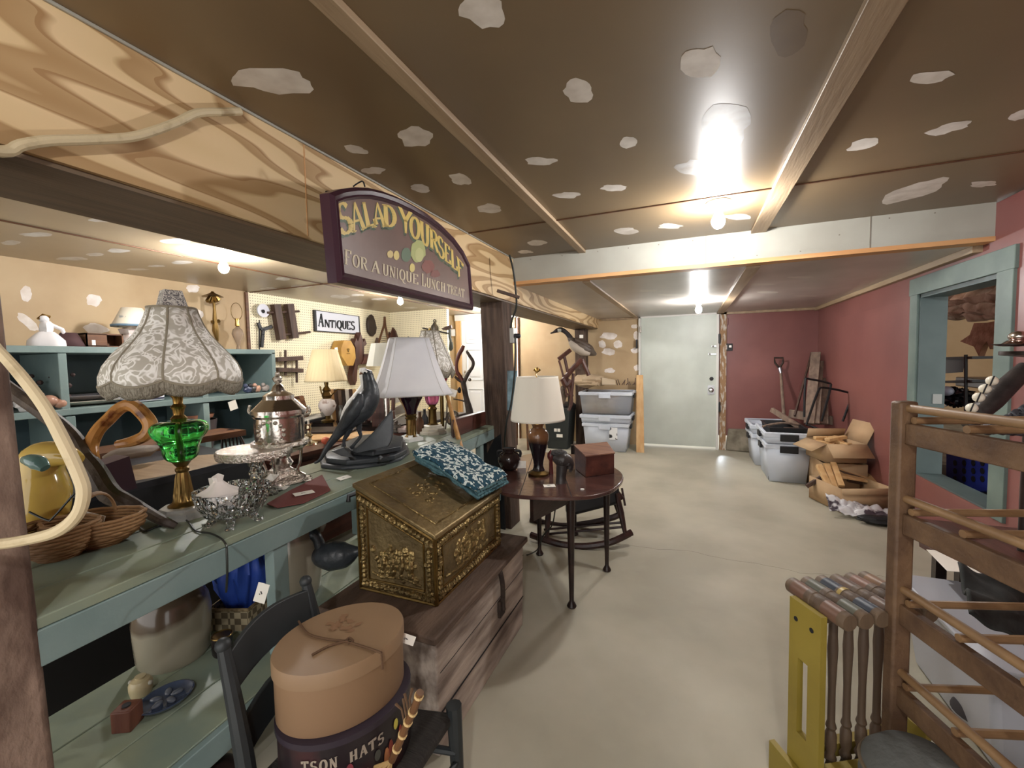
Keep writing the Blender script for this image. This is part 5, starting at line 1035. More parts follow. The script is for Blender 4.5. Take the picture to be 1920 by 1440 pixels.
q = P(*c1(415, 340), X=PX+.03); RX = Matrix.Rotation(math.pi/2, 4, 'Y'); MB().lathe([(.001, 0), (.07, 0), (.075, .02), (.001, .024)], M=Matrix.Translation(q) @ RX).obj('disc', mat('grey_white_metal', (196, 196, 206), .4), T_); MB().lathe([(.018, .024), (.02, .03), (.014, .032), (.001, .026)], M=Matrix.Translation(q+Vector((0, -.01, -.01))) @ RX).obj('eye', M['ink'], T_)
# hexagonal bentwood box
T_ = thing('coffin_case', P(*c1(1640, 960), X=PX+.1), 'mustard yellow elongated six-sided wooden case hanging on the pegboard below the antiques sign', 'case')
hx = [(1600, 790), (1735, 790), (1810, 880), (1815, 1060), (1775, 1165), (1680, 1165), (1595, 1040), (1600, 880)]
hx = [(1640, 785), (1745, 790), (1805, 900), (1818, 1050), (1780, 1165), (1695, 1165), (1600, 1020), (1598, 900)]
fpts = [P(*c1(*p), X=PX+.20) for p in hx]; bk = [Vector((PX+.02, p.y-.0, p.z)) for p in fpts]
M['mustard'] = mat('mustard_wood', (190, 148, 70), .4, c2=(170, 126, 56), ns=5)
MB().loft([bk, fpts]).obj('case_body', M['mustard'], T_, bevel=.004, smooth=20)
b_ = MB(); q = P(*c1(1705, 960), X=PX+.203); 
for a in (-.5, -.2, .2, .5): b_.beam(q, q+Vector((0, math.sin(a)*.05, math.cos(a)*.05)), .006, .006)
b_.beam(q+Vector((0, -.03, -.02)), q+Vector((0, .03, -.02)), .006, .008); b_.obj('painted_emblem', M['brass_old'], T_)
o = card(P(*c1(1525, 920), X=PX+.24), (0, 1, .2), (0, -.2, 1), .05, .05, 'x', mark=False); o.name = 'tag'; del o['label']; del o['category']; o.parent = T_; o.location -= T_.location
# carved clock cases, mask, snowshoe, spades on the wall (crop2: 660,560, x8)
def c2(x, y): return (660+x/8, 560+y/8)
M['carved'] = wood('carved_brown_wood', (88, 52, 40), (60, 34, 28), 'Z', rough=.4)
def silhouette(name, lab, cat, pts, crop, d, th, m, X=None, Y=None, bevel=.004):
    ps = [P(*crop(*p), X=PX+d) if Y is None else P(*crop(*p), Y=Y) for p in pts]
    dv = Vector((th, 0, 0)) if Y is None else Vector((0, th, 0))
    b_ = MB(); b_.loft([ps, [p-dv if Y is None else p+dv for p in ps]]); o = b_.obj(name, M[m] if isinstance(m, str) else m, bevel=bevel, smooth=25)
    return tag(o, lab, cat)
silhouette('carved_wall_clock', 'dark carved wall clock case with spires hanging right of the mustard case', 'clock', [(45, 1000), (10, 1150), (20, 1230), (50, 1300), (75, 1230), (90, 1000), (180, 960), (185, 720), (225, 680), (195, 595), (175, 650), (160, 600), (130, 500), (110, 590), (90, 640), (70, 590), (50, 640), (35, 680), (60, 740)], c2, .12, .1, 'carved')
T2 = tag(MB().box(P(*c2(125, 740), X=PX+.125), (.01, .05, .05)).obj('clock_face', M['paper']), 'small pale clock face on the carved wall clock', 'face'); bpy.data.objects.remove(T2)
silhouette('carved_mask', 'dark carved wooden mask hanging on the pegboard right of the antiques sign', 'mask', [(295, 235), (250, 290), (240, 380), (255, 500), (300, 560), (320, 565), (360, 520), (375, 440), (350, 330), (325, 260)], c2, .05, .04, 'dark')
silhouette('red_box', 'red-brown slatted wooden box below the carved clock on the pegboard', 'box', [(190, 830), (330, 830), (335, 985), (150, 985), (190, 900)], c2, .14, .12, 'redwood')
T_ = thing('snowshoe', P(*c2(480, 500), X=PX+.05), 'long wooden snowshoe standing against the pegboard near the corner', 'snowshoe')
sp_, _ = smoothpath([P(*c2(*p), X=PX+.06) for p in ((490, 270), (480, 400), (430, 560), (400, 690), (440, 800), (520, 800), (545, 650), (525, 520), (500, 400), (492, 270))], [1]*10); MB().tube(sp_, .016, n=8).obj('frame', M['brown'], T_)
b_ = MB()
for k in range(8): y = 560+k*30; b_.tube([P(*c2(430-(k*6), y), X=PX+.06), P(*c2(535, y+18), X=PX+.06)], .003, n=4)
b_.obj('lacing', M['tool'], T_)
T_ = thing('wooden_paddle', P(*c2(350, 800), X=PX+.1), 'dark paddle leaning across the pegboard corner beside the white shade', 'paddle')
MB().tube([P(*c2(380, 590), X=PX+.12), P(*c2(340, 800), X=PX+.12), P(*c2(320, 990), X=PX+.12)], [.02, .03, .05]).obj('blade', M['tool'], T_)
YP = 5.72
silhouette('pointed_shield', 'brown pointed wooden shoe form on the pegboard at the corner, larger one', 'form', [(600, 640), (600, 520), (625, 430), (665, 490), (695, 580), (690, 640)], c2, 0, -.04, 'carved', Y=YP-.06)
silhouette('pointed_shield', 'brown pointed wooden shoe form on the pegboard at the corner, smaller left one', 'form', [(535, 640), (540, 520), (575, 500), (598, 550), (598, 640)], c2, 0, -.04, 'redwood', Y=YP-.05)
T_ = thing('hanging_bellows', P(*c2(1235, 400), Y=YP-.05), 'grey tin funnel shaped utensil hanging by a ring on the back pegboard', 'utensil')
b_ = MB(); q = P(*c2(1238, 480), Y=YP-.1); s = pxs(q); b_.lathe([(7*s, 0), (6.5*s, 8*s), (2*s, 14*s), (1.5*s, 17*s)], tuple(q), n=16); b_.obj('body', mat('dull_tin', (96, 90, 82), .4, .7), T_); b_ = MB(); q = P(*c2(1238, 332), Y=YP-.1); b_.tube([q+rt*(2.2*s*math.cos(a))+Vector((0, 0, 2.2*s*math.sin(a))) for a in [2*math.pi*i/12 for i in range(12)]], .006, n=6, closed=True); b_.obj('ring', M['black'], T_)
T_ = thing('iron_rod', P(*c2(1200, 470), Y=YP-.1), 'black iron rod bracket on the back pegboard behind the damask shade', 'bracket')
b_ = MB(); b_.beam(P(*c2(1060, 440), Y=YP-.1), P(*c2(1440, 520), Y=YP-.1), .02, .02); b_.obj('rod', M['black'], T_)
T_ = thing('hatchet', P(*c2(1450, 430), Y=YP-.06), 'dark hewing hatchet with leather strap at the right edge of the back pegboard', 'hatchet')
silh = [(1340, 450), (1400, 420), (1480, 395), (1490, 440), (1440, 470), (1360, 465)]; ps = [P(*c2(*p), Y=YP-.08) for p in silh]; MB().loft([ps, [p+Vector((0, .03, 0)) for p in ps]]).obj('head', M['tool'], T_)
ps, _ = smoothpath([P(*c2(*p), Y=YP-.06) for p in ((1465, 430), (1465, 560), (1480, 640), (1470, 760), (1500, 740), (1490, 650))], [1]*6); MB().tube(ps, .02).obj('strap', mat('green_black_strap', (60, 62, 54), .7), T_)
for x, lb in ((905, 'thin steel wire hook pair hanging on the middle of the back pegboard'),):
    tag(MB().tube([P(*c2(880, 470), Y=YP-.04), P(*c2(905, 455), Y=YP-.04), P(*c2(890, 600), Y=YP-.04)], .008, n=6).obj('wire_hook', M['silver']), lb, 'hook')
# hangers on the pegboard left
tag(MB().tube([P(486, 600, X=PX+.02), P(486, 650, X=PX+.02), P(488, 690, X=PX+.03)], .006, n=6).obj('bead_string', M['black']), 'thin black string with a beaded pouch hanging on the pegboard behind the shelving end', 'string')
tag(MB().box(P(492, 705, X=PX+.05), (.03, .07, .16)).obj('beaded_pouch', mat('beaded_yellow', (160, 120, 70), .6, c2=(110, 60, 40), ns=40, lo=.5, hi=.55), bevel=.006), 'small yellow and red beaded pouch on the pegboard seen past the shelving end', 'pouch')
# frames leaning, tray, flyers beneath the pegboard
T_ = thing('wooden_crate_frame', P(550, 780, D=4.2), 'pale open wooden tray leaning against the pegboard right of the urn', 'tray')
def crn(x, y): return (480+x/8, 740+y/8)
b_ = MB(); f4 = [P(*crn(*p), D=d) for p, d in (((430, 80), 4.3), ((680, 35), 4.25), ((760, 330), 4.0), ((640, 360), 4.05))]; cenf = sum(f4, Vector())/4
for a, e in zip(f4, f4[1:]+f4[:1]): b_.beam(a, e, .04, .03)
b_.beam((f4[0]+f4[1])/2, (f4[2]+f4[3])/2, .03, .03); b_.obj('frame', M['brown'], T_); b_ = MB(); b_.hexa([p+fw*.01 for p in f4], [p+fw*.02 for p in f4]); b_.obj('backing', M['pine'], T_)
T_ = thing('picture_frame', P(600, 795, D=3.9), 'black framed picture lying slanted behind the cream shaded lamp', 'picture')
b_ = MB(); f4 = [P(*crn(*p), D=d) for p, d in (((640, 370), 3.7), ((1000, 265), 3.9), ((1040, 330), 3.6), ((650, 430), 3.4))]
b_.hexa([p-Vector((0, 0, .02)) for p in f4], f4); b_.obj('frame', M['black'], T_); c_ = sum(f4, Vector())/4; b_ = MB(); b_.poly([p+(c_-p)*.25+Vector((0, 0, .002)) for p in f4]); b_.obj('print', mat('grey_print', (190, 186, 178), .5, c2=(90, 86, 80), ns=9), T_, smooth=0)
# umbrella stand of sticks behind the cream lamp
T_ = thing('ski_bundle', P(650, 800, D=4.3), 'bundle of upright pale skis and sticks behind the cream pleated shade', 'sticks')
for k in range(7):
    x = 625+7*k; c_ = ('pine', 'tool', 'grey_wood', 'dark', 'paper', 'tool', 'pine')[k]; MB().beam(P(x-3, 730, D=4.4), P(x+4, 800, D=4.3), .035, .015).obj('stick', M[c_], T_, bevel=.002)
# white chair-like and brown chair pieces between bird and purple lamp
T_ = thing('brown_chair', P(715, 790, D=3.75), 'dark red-brown armchair seen between the bird statue and the purple lamp', 'chair')
for j, w_ in (([(712, 726), (712, 800)], 26), ([(722, 752), (738, 744)], 6), ([(697, 765), (718, 762)], 6), ([(690, 782), (740, 778)], 14), ([(738, 742), (737, 770)], 5)): MB().beam(P(*j[0], D=3.75), P(*j[1], D=3.75), w_*3.75/F, .05, fw if True else None).obj('rail', M['carved'], T_, bevel=.004)
MB().box(P(712, 800, D=3.95)+Vector((0, 0, -.12)), (.5, .45, .08), rz=.4).obj('seat', M['carved'], T_, bevel=.01)
for dx, dy in ((-.2, -.15), (.2, -.15), (-.2, .15), (.2, .15)):
    q = P(712, 800, D=3.95)+Vector((dx, dy, -.15)); MB().tube([q, Vector((q.x, q.y, 0))], .02).obj('leg', M['carved'], T_)
b_ = MB()
T_ = thing('white_rack', P(752, 780, D=3.9), 'white stepped plastic rack behind the slate rock and purple lamp', 'rack')
for k in range(4): q0, q1 = P(738, 735+22*k, D=3.9), P(775, 725+22*k, D=3.9); MB().hexa([q0, q1, q1+Vector((-.15, .3, 0)), q0+Vector((-.15, .3, 0))], [q0+Vector((0, 0, .07)), q1+Vector((0, 0, .07)), q1+Vector((-.15, .3, .07)), q0+Vector((-.15, .3, .07))]).obj('tier', mat('off_white_tier%d' % k, (206, 202, 192), .5), T_, bevel=.003)
# orange toy on the sideboard, white ceramic
tag(MB().ball(Vector((P(610, 803, D=2.95).x, P(610, 803, D=2.95).y, ZS+.03)), .03, (1, 1, .9)).obj('orange_ornament', mat('orange_glaze', (206, 104, 76), .4)), 'small orange ornament behind the bird statue tail', 'ornament')
# white bird behind the statue
T_ = thing('white_bird', P(672, 760, D=3.2), 'white plumed bird figure directly behind the black bird statue', 'statue')
ptube('body', [(680, 690, 6), (682, 705, 8), (684, 722, 8), (675, 745, 14), (660, 760, 12), (648, 772, 6), (640, 790, 3)], 2.6, M['white'], par=T_, n=12)
# ================================================================ chest, embossed box, blanket
M['chestw'] = mat('worn_chest_wood', (112, 92, 78), .7, c2=(80, 64, 54), ns=2, st=(6, 1.2, 6), bump=.5, bs=10, lo=.3, hi=.62)
M['chestf'] = mat('faded_chest_front', (186, 172, 160), .8, c2=(96, 80, 72), ns=3.6, st=(6, .8, 4), bump=.5, bs=10, lo=.35, hi=.7)
M['iron'] = mat('rusty_iron', (70, 58, 50), .7, .3, c2=(48, 38, 34), ns=30)
T_ = thing('wooden_chest', (-.98, 1.5, 0), 'old worn plank chest with an iron hasp standing on the floor against the bench', 'chest')
b_ = MB(); b_.hexa([(-1.2, 1.14, 0), (-.755, 1.14, 0), (-.755, 1.90, 0), (-1.2, 1.90, 0)], [(-1.2, 1.12, .425), (-.745, 1.12, .425), (-.745, 1.90, .425), (-1.2, 1.90, .425)]); b_.obj('case', [M['chestf']], T_, bevel=.006)
MB().box((-.965, 1.49, .4385), (.49, .82, .026)).obj('lid', M['chestw'], T_, bevel=.006)
for z in (.15, .29): MB().box((-.7495, 1.52, z), (.004, .75, .003)).obj('plank_joint', M['ink'], T_)
q = P(936, 1120, X=-.735); b_ = MB(); b_.tube(smoothpath([Vector((-.728, q.y, .425)), Vector((-.722, q.y+.01, .36)), Vector((-.732, q.y+.03, .27)), Vector((-.73, q.y+.03, .24))], [1]*4)[0], .011, n=8); b_.box((-.74, q.y+.03, .25), (.015, .05, .07)); b_.obj('hasp', M['iron'], T_, bevel=.003)
def embossed():
    m = mat('embossed_brass', (158, 136, 90), .38, .8, c2=(96, 80, 52), ns=14, lo=.35, hi=.7); nt = m.node_tree; N, L = nt.nodes, nt.links
    tc = N.new('ShaderNodeTexCoord'); v = N.new('ShaderNodeTexVoronoi'); v.feature = 'SMOOTH_F1'; v.inputs['Scale'].default_value = 26; L.new(tc.outputs['Object'], v.inputs['Vector'])
    n = N.new('ShaderNodeTexNoise'); n.inputs['Scale'].default_value = 30; n.inputs['Detail'].default_value = 3; n.inputs['Distortion'].default_value = 1.5; L.new(tc.outputs['Object'], n.inputs['Vector'])
    a = N.new('ShaderNodeMath'); a.operation = 'ADD'; L.new(v.outputs['Distance'], a.inputs[0]); L.new(n.outputs['Fac'], a.inputs[1])
    b2 = N.new('ShaderNodeBump'); b2.inputs['Strength'].default_value = .8; b2.inputs['Distance'].default_value = .012; L.new(a.outputs[0], b2.inputs['Height']); L.new(b2.outputs[0], N['Principled BSDF'].inputs['Normal']); return m
M['emb'] = embossed(); M['embp'] = mat('hammered_brass', (140, 120, 82), .45, .65, c2=(104, 88, 60), ns=6, bump=.5, bs=40)
T_ = thing('coal_box', (-.98, 1.5, .452), 'embossed brass coal box with a sloping lid standing on the old chest', 'box')
x0, x1, y0, y1, zb, zl, zh = -1.15, -.815, 1.235, 1.775, .452, .695, .835
BX = [Vector((x0, y0, zb)), Vector((x1, y0, zb)), Vector((x1, y1, zb)), Vector((x0, y1, zb))]
MB().hexa(BX, [Vector((x0, y0, zh)), Vector((x1, y0, zl)), Vector((x1, y1, zl)), Vector((x0, y1, zh))]).obj('body', M['embp'], T_)
# raised borders and relief bosses on the two visible faces
def face_relief(o, u, v, n, w0, h0, h1, par, nm):
    """o lower left corner, u along, v up; the top edge falls from h0 (left) to h1 (right)"""
    b_ = MB(); o, u, v, n = Vector(o), Vector(u), Vector(v), Vector(n)
    pt = lambda s, t: o+u*s+v*t
    def rail(s0, t0, s1, t1, r): b_.tube([pt(s0, t0)+n*.002, pt(s1, t1)+n*.002], r, n=6)
    hh = lambda s: h0+(h1-h0)*s/w0
    m_ = .045
    rail(m_, m_, w0-m_, m_, .004); rail(m_, m_, m_, hh(m_)-m_, .004); rail(w0-m_, m_, w0-m_, hh(w0-m_)-m_, .004); rail(m_, hh(m_)-m_, w0-m_, hh(w0-m_)-m_, .004)
    rail(0, .004, w0, .004, .006); rail(.003, 0, .003, hh(0), .006); rail(w0-.003, 0, w0-.003, hh(w0), .006); rail(0, h0-.008, w0, h1-.008, .006)
    b_.obj(nm+'_border', M['brass_old'], par)
    rnd = random.Random(3)
    for sd in range(4):
        b_ = MB(); k = .018 if sd < 2 else .04; e_ = w0-.01 if sd < 2 else (hh(.023 if sd == 2 else w0-.023)-.045)
        while k < e_:
            c_ = pt(k, .024) if sd == 0 else pt(k, hh(k)-.028) if sd == 1 else pt(.023, k) if sd == 2 else pt(w0-.023, k)
            b_.ball(c_+n*.001, .010+.004*rnd.random(), (1, 1, 1), n=8, m=6, nz=.4); b_.ball(c_+n*.001+(u if sd > 1 else v)*rnd.uniform(-.012, .012), .006+.003*rnd.random(), n=6, m=5, nz=.4); k += .017
        b_.obj('leaf_border', M['emb'], par)
    b_ = MB(); cx, cy = w0/2, h1*.5
    for i in range(60):
        s_ = cx+rnd.gauss(0, w0*.15); t_ = cy+rnd.gauss(0, .035); r = rnd.uniform(.008, .018)
        if .06 < s_ < w0-.06 and .06 < t_ < hh(s_)-.06: b_.ball(pt(s_, t_)-n*r*.45, r, (1, 1, 1.2), n=10, m=8, nz=.3)
    for i in range(4): s_ = cx+(i-1.5)*w0*.12; b_.tube([pt(s_, cy-.03)-n*.002, pt(s_+.01, cy+.0)+n*.003, pt(s_+.005, cy+.04)-n*.002], [.009, .011, .007], n=8)
    b_.tube([pt(.06, .075), pt(w0*.3, .062), pt(w0*.6, .075), pt(w0-.06, .06)], .005, n=6)
    b_.obj(nm+'_scene', M['emb'], par)
face_relief((x0, y0, zb), (1, 0, 0), (0, 0, 1), (0, -1, 0), x1-x0, zh-zb, zl-zb, T_, 'front')
face_relief((x1, y0, zb), (0, 1, 0), (0, 0, 1), (1, 0, 0), y1-y0, zl-zb, zl-zb, T_, 'side')
dl = (zh-zl)/(x0-x1); lz = lambda x: zl+(x-x1)*dl+.004
lid = [Vector((x0-.01, y0-.015, lz(x0-.01))), Vector((x1+.015, y0-.015, lz(x1+.015))), Vector((x1+.015, y1+.01, lz(x1+.015))), Vector((x0-.01, y1+.01, lz(x0-.01)))]
lo = MB().hexa(lid, [p+Vector((0, 0, .018)) for p in lid]).obj('lid', M['embp'], T_, bevel=.005)
cl_ = sum(lid, Vector())/4; inn = [p+(cl_-p)*.2+Vector((0, 0, .0185)) for p in lid]; b_ = MB(); b_.tube(inn, .004, n=6, closed=True)
for i in range(30):
    a_, c_ = random.uniform(.3, .7), random.uniform(.2, .62); p = inn[0].lerp(inn[1], a_).lerp(inn[3].lerp(inn[2], a_), c_); b_.ball(p-Vector((0, 0, .004)), random.uniform(.006, .013), (1.3, 1, .7), n=8, m=6)
b_.obj('lid_relief', M['emb'], lo)
q = P(664, 918, D=1.5); b_ = MB(); b_.tube([Vector((x0-.01, y0+.02, zh-.02)), Vector((x0-.04, y0-.0, zh-.03)), Vector((x0-.035, y0-.01, zh-.05))], .009); b_.obj('handle', M['black'], T_)
# crocheted blanket folded on the lid
def crochet():
    m = mat('crochet', (38, 84, 100), .95); nt = m.node_tree; N, L = nt.nodes, nt.links
    tc = N.new('ShaderNodeTexCoord'); v = N.new('ShaderNodeTexVoronoi'); v.inputs['Scale'].default_value = 75; L.new(tc.outputs['Object'], v.inputs['Vector'])
    n = N.new('ShaderNodeTexNoise'); n.inputs['Scale'].default_value = 48; n.inputs['Detail'].default_value = 1; L.new(tc.outputs['Object'], n.inputs['Vector'])
    sp = N.new('ShaderNodeSeparateXYZ'); L.new(tc.outputs['Object'], sp.inputs[0])
    cr = N.new('ShaderNodeValToRGB'); cr.color_ramp.interpolation = 'CONSTANT'; cr.color_ramp.elements[0].position = 0; cr.color_ramp.elements[0].color = lin((36, 74, 92)); cr.color_ramp.elements[1].position = .53; cr.color_ramp.elements[1].color = lin((214, 224, 220))
    e = cr.color_ramp.elements.new(.68); e.color = lin((60, 104, 116)); L.new(n.outputs['Fac'], cr.inputs[0])
    L.new(cr.outputs[0], N['Principled BSDF'].inputs['Base Color']); b2 = N.new('ShaderNodeBump'); b2.inputs['Strength'].default_value = .9; b2.inputs['Distance'].default_value = .01
    L.new(v.outputs['Distance'], b2.inputs['Height']); L.new(b2.outputs[0], N['Principled BSDF'].inputs['Normal']); return m
M['croch'] = crochet(); M['croch_edge'] = mat('blue_grey_wool', (88, 124, 130), .95, c2=(64, 98, 108), ns=40, bump=.9, bs=90)
T_ = thing('crocheted_blanket', (-.95, 1.72, .78), 'folded blue and white crocheted blanket lying over the sloping lid of the coal box', 'blanket')
bl = [P(762, 838, Z=.93), P(862, 908, Z=.80), P(948, 878, Z=.745), P(850, 822, Z=.90)]
bl = [Vector((-1.13, 1.58, .86)), Vector((-.80, 1.55, .735)), Vector((-.78, 1.80, .73)), Vector((-1.12, 1.86, .86))]
for k in range(4):
    def fn(u, v, k=k):
        p = bl[0].lerp(bl[1], u).lerp(bl[3].lerp(bl[2], u), v); n = noise.noise(p*14+Vector((k*3, 0, 0))); drop = max(0, u-.93)*.12
        return p+Vector((.012*n+.004*math.sin(v*60)*(u > .97), .008*n-.006*k, .012+.013*k+.006*n-drop))
    g = MB().grid(fn, 36, 26); g.obj('fold', M['croch'] if k == 3 else M['croch_edge'], T_, solid=.012, smooth=70)
# ================================================================ ladder-back chair with the hat boxes
T_ = thing('ladderback_chair', (-.8, .8, 0), 'small black ladder-back chair at the bottom of the view carrying two hat boxes', 'chair')
ST = .335
pn = P(418, 1210, Z=.70); pf = P(573, 1090, Z=.70)
fn_ = Vector((pn.x+.05, pn.y-.0, 0)); ff_ = Vector((pf.x+.06, pf.y+.02, 0))
def mixv(a, b2, t): return a+(b2-a)*t
for a_, b2 in ((pn, fn_), (pf, ff_)):
    top_ = a_; pts, rr = smoothpath([top_, mixv(top_, b2, .3)+Vector((.03, 0, 0)), mixv(top_, b2, .55)+Vector((.035, 0, 0)), b2+Vector((.0, 0, 0))], [.013, .019, .019, .015]); MB().tube(pts, rr, n=10).obj('back_post', M['blackw'], T_)
    MB().ball(top_, .016).obj('finial', M['blackw'], T_)
for z0, z1 in ((.60, .68), (.46, .53)):
    def at_(p0, p1, z): t = (p0.z-z)/(p0.z-p1.z); return mixv(p0, p1, t)+Vector((.03*min(1, t*3), 0, 0))
    a0, a1, b0, b1 = at_(pn, fn_, z0), at_(pn, fn_, z1), at_(pf, ff_, z0), at_(pf, ff_, z1)
    rings = []
    for i in range(9):
        t = i/8; bow = Vector((-.03*math.sin(math.pi*t), 0, 0)); lo_, hi_ = mixv(a0, b0, t)+bow, mixv(a1, b1, t)+bow+Vector((0, 0, .012*math.sin(math.pi*t))); rings.append([lo_, lo_+Vector((.012, 0, 0)), hi_+Vector((.012, 0, 0)), hi_])
    MB().loft(rings).obj('slat', M['blackw'], T_, bevel=.002, smooth=50)
seat = [Vector((-.94, .60, ST)), Vector((-.60, .56, ST)), Vector((-.60, .98, ST)), Vector((-.95, .90, ST))]
MB().hexa([p-Vector((0, 0, .03)) for p in seat], seat).obj('seat', mat('dark_rush_seat', (52, 48, 44), .9, c2=(38, 34, 32), ns=30, st=(1, 8, 1), bump=.5, bs=40), T_, bevel=.008)
for p in (seat[1], seat[2]): MB().tube([Vector((p.x, p.y, ST+.02)), Vector((p.x+.012, p.y, 0))], [.022, .014], n=10).obj('front_leg', M['blackw'], T_)
for z in (.1, .2): MB().tube([Vector((-.59, .56, z)), Vector((-.59, .98, z))], .01).obj('stretcher', M['blackw'], T_); MB().tube([Vector((-.59, .97, z+.03)), Vector((-.93, .9, z+.03))], .01).obj('stretcher', M['blackw'], T_)
hc = P(640, 1190, Z=.64)
def oval(q, rx, ry, prof, rz=-.45, n=64, **k): return MB().lathe([(r, z) for r, z in prof], tuple(q), n=n, sx=rx, sy=ry, rz=rz, **k)
q = Vector((hc.x+.01, hc.y, ST+.001))
T_ = thing('dark_hat_box', q, 'dark oval hat box printed with hats lettering and small figures, under the tan hat box', 'hat box')
hb = .155; M['hatd'] = mat('dark_hat_box_print', (34, 26, 30), .35, c2=(58, 30, 34), ns=12, lo=.5, hi=.7)
oval(q, .128, .155, [(.001, 0), (.99, 0), (1, .004), (1, hb)]).obj('body', M['hatd'], T_)
oval(q, .132, .159, [(1, hb-.012), (1.0, hb+.002), (.96, hb+.004), (.001, hb+.003)]).obj('lid', mat('purple_black_lid', (46, 38, 48), .4), T_, smooth=40)
# lettering wrapped round the box: angle measured from the side facing the viewer
a0_ = math.atan2(-q.y, -q.x)
def wrap(s_, z, off=.0015):
    a = a0_+s_; c_, d_ = math.cos(a+.45), math.sin(a+.45); x, y = (.128+off)*c_, (.155+off)*d_; R = Matrix.Rotation(-.45, 3, 'Z'); return q+R @ Vector((x, y, z))
b_ = MB()
for i, ch in enumerate('TSON HATS'):
    s0 = -.62+i*.135; glyph(b_, ch, ((s0, .118), (s0, .094), (s0+.105, .120), (s0+.105, .096)), lambda x, y: wrap(x, y), .16, .08)
b_.obj('lettering', mat('cream_print', (150, 138, 124), .5), T_, smooth=0)
b_ = MB()
for s0 in [-.5+.02*i for i in range(40)]: b_.poly([wrap(s0, .045, .002), wrap(s0+.02, .045+.0, .002), wrap(s0+.02, .062, .002), wrap(s0, .062, .002)])
b_.obj('paper_band', mat('cream_band', (150, 140, 116), .6), T_)
for k, (s0, z0, c_) in enumerate(((.6, .05, (170, 110, 70)), (.68, .06, (120, 50, 40)), (.9, .07, (150, 60, 50)), (.8, .11, (190, 180, 80)), (-.3, .08, (120, 50, 60)), (.05, .08, (120, 50, 60)), (.45, .075, (70, 70, 64)))):
    b_ = MB(); b_.poly([wrap(s0+.05*math.cos(a), z0+.022*math.sin(a)*(1.2 if k < 3 else .6), .0022) for a in [2*math.pi*i/10 for i in range(10)]]); b_.obj('printed_figure', mat('print_%d' % k, c_, .5), T_)
q = Vector((hc.x, hc.y, ST+hb+.006))
T_ = thing('tan_hat_box', q, 'tan oval cardboard hat box with a twine bow on its lid', 'hat box')
M['tanb'] = mat('tan_cardboard', (134, 106, 78), .55, c2=(132, 104, 78), ns=3); M['tanl'] = mat('tan_cardboard_lid', (144, 118, 90), .5, c2=(132, 106, 80), ns=3)
ht = .145
oval(q, .124, .15, [(.001, 0), (.99, 0), (1, .003), (1, ht-.01)]).obj('body', M['tanb'], T_)
lid_ = oval(q, .128, .154, [(.99, ht-.035), (1, ht-.035), (1, ht-.004), (.985, ht), (.001, ht)]).obj('lid', M['tanl'], T_, smooth=40)
zt = q.z+ht+.003
M['twine'] = mat('dark_twine', (92, 68, 48), .9)
def lidp(x, y): p = P(x, y, Z=zt); p.z = zt; return p
b_ = MB()
for pp in (((560, 1165), (578, 1188), (612, 1198), (648, 1202)), ((648, 1202), (690, 1215), (715, 1224)), ((648, 1202), (615, 1212), (585, 1228)), ((648, 1202), (655, 1196), (662, 1202), (652, 1206))):
    b_.tube(smoothpath([lidp(*p) for p in pp], [1]*len(pp))[0], .0028, n=6)
b_.tube([lidp(715, 1224), lidp(715, 1224)+Vector((.005, -.004, -.035))], .0028, n=6); b_.obj('twine_bow', M['twine'], T_)
b_ = MB()
for i in range(22):
    a = random.uniform(0, 6.28); c0 = lidp(642+random.gauss(0, 14), 1168+random.gauss(0, 8)); b_.poly([c0+Vector((.012*math.cos(a+k)*(1.4 if k == 0 else .6), .012*math.sin(a+k)*(1.4 if k == 0 else .6), -.0022+.00006*i)) for k in (0, 1.3, 2.6, 3.7, 5)])
b_.obj('stamped_flower', mat('brown_stamp', (134, 102, 76), .6), T_, smooth=0)
card(P(762, 1198, D=1.12), rt+Vector((0, 0, -.35)), fw*.3+up, .045, .022, 'white price tag on a string sticking out beside the tan hat box')
# bamboo handled whisk in front of the boxes
T_ = thing('bamboo_whisk', P(740, 1400, D=1.0), 'bamboo handled straw whisk leaning beside the dark hat box', 'whisk')
pts = [P(x, y, D=d) for x, y, d in ((788, 1298, .93), (774, 1335, .94), (762, 1360, .95), (748, 1395, .96), (735, 1425, .97))]
pts, _ = smoothpath(pts, [1]*5); MB().tube(pts, .0085, n=10).obj('handle', mat('brown_bamboo', (122, 86, 54), .4, c2=(88, 58, 36), ns=8), T_)
for i in range(5):
    j = min(len(pts)-2, 1+i*3); d = (pts[j+1]-pts[j]).normalized(); MB().tube([pts[j]-d*.003, pts[j]+d*.003], .0105, n=10).obj('band', mat('straw_band%d' % i, (206, 176, 124), .6), T_)
b_ = MB()
for i in range(14): b_.tube([pts[-1], P(735-10*i+random.uniform(-5, 5), 1470, D=.98+.01*random.random())], .002, n=5)
stuff(b_.obj('straw_bristles', mat('straw', (160, 130, 84), .8), T_))
b_ = MB()
for i in range(4): b_.tube([P(772-3*i, 1340+12*i, D=.95), P(768-5*i, 1312+6*i, D=.96), P(770-8*i+random.uniform(-4, 4), 1290+10*i, D=.97)], [.003, .0025, .0035], n=6)
b_.obj('twig_tuft', M['straw'] if 'straw' in M else M['twine'], T_)
# something round and dark at the bottom edge
q = P(395, 1470, Z=.15); tag(MB().ball(q+Vector((0, 0, -.01)), .085, (1, 1, .7), n=24, m=16).obj('dark_bowl', mat('dark_brown_bowl', (42, 30, 30), .4)), 'dark rounded bowl at the very bottom edge of the view', 'bowl')
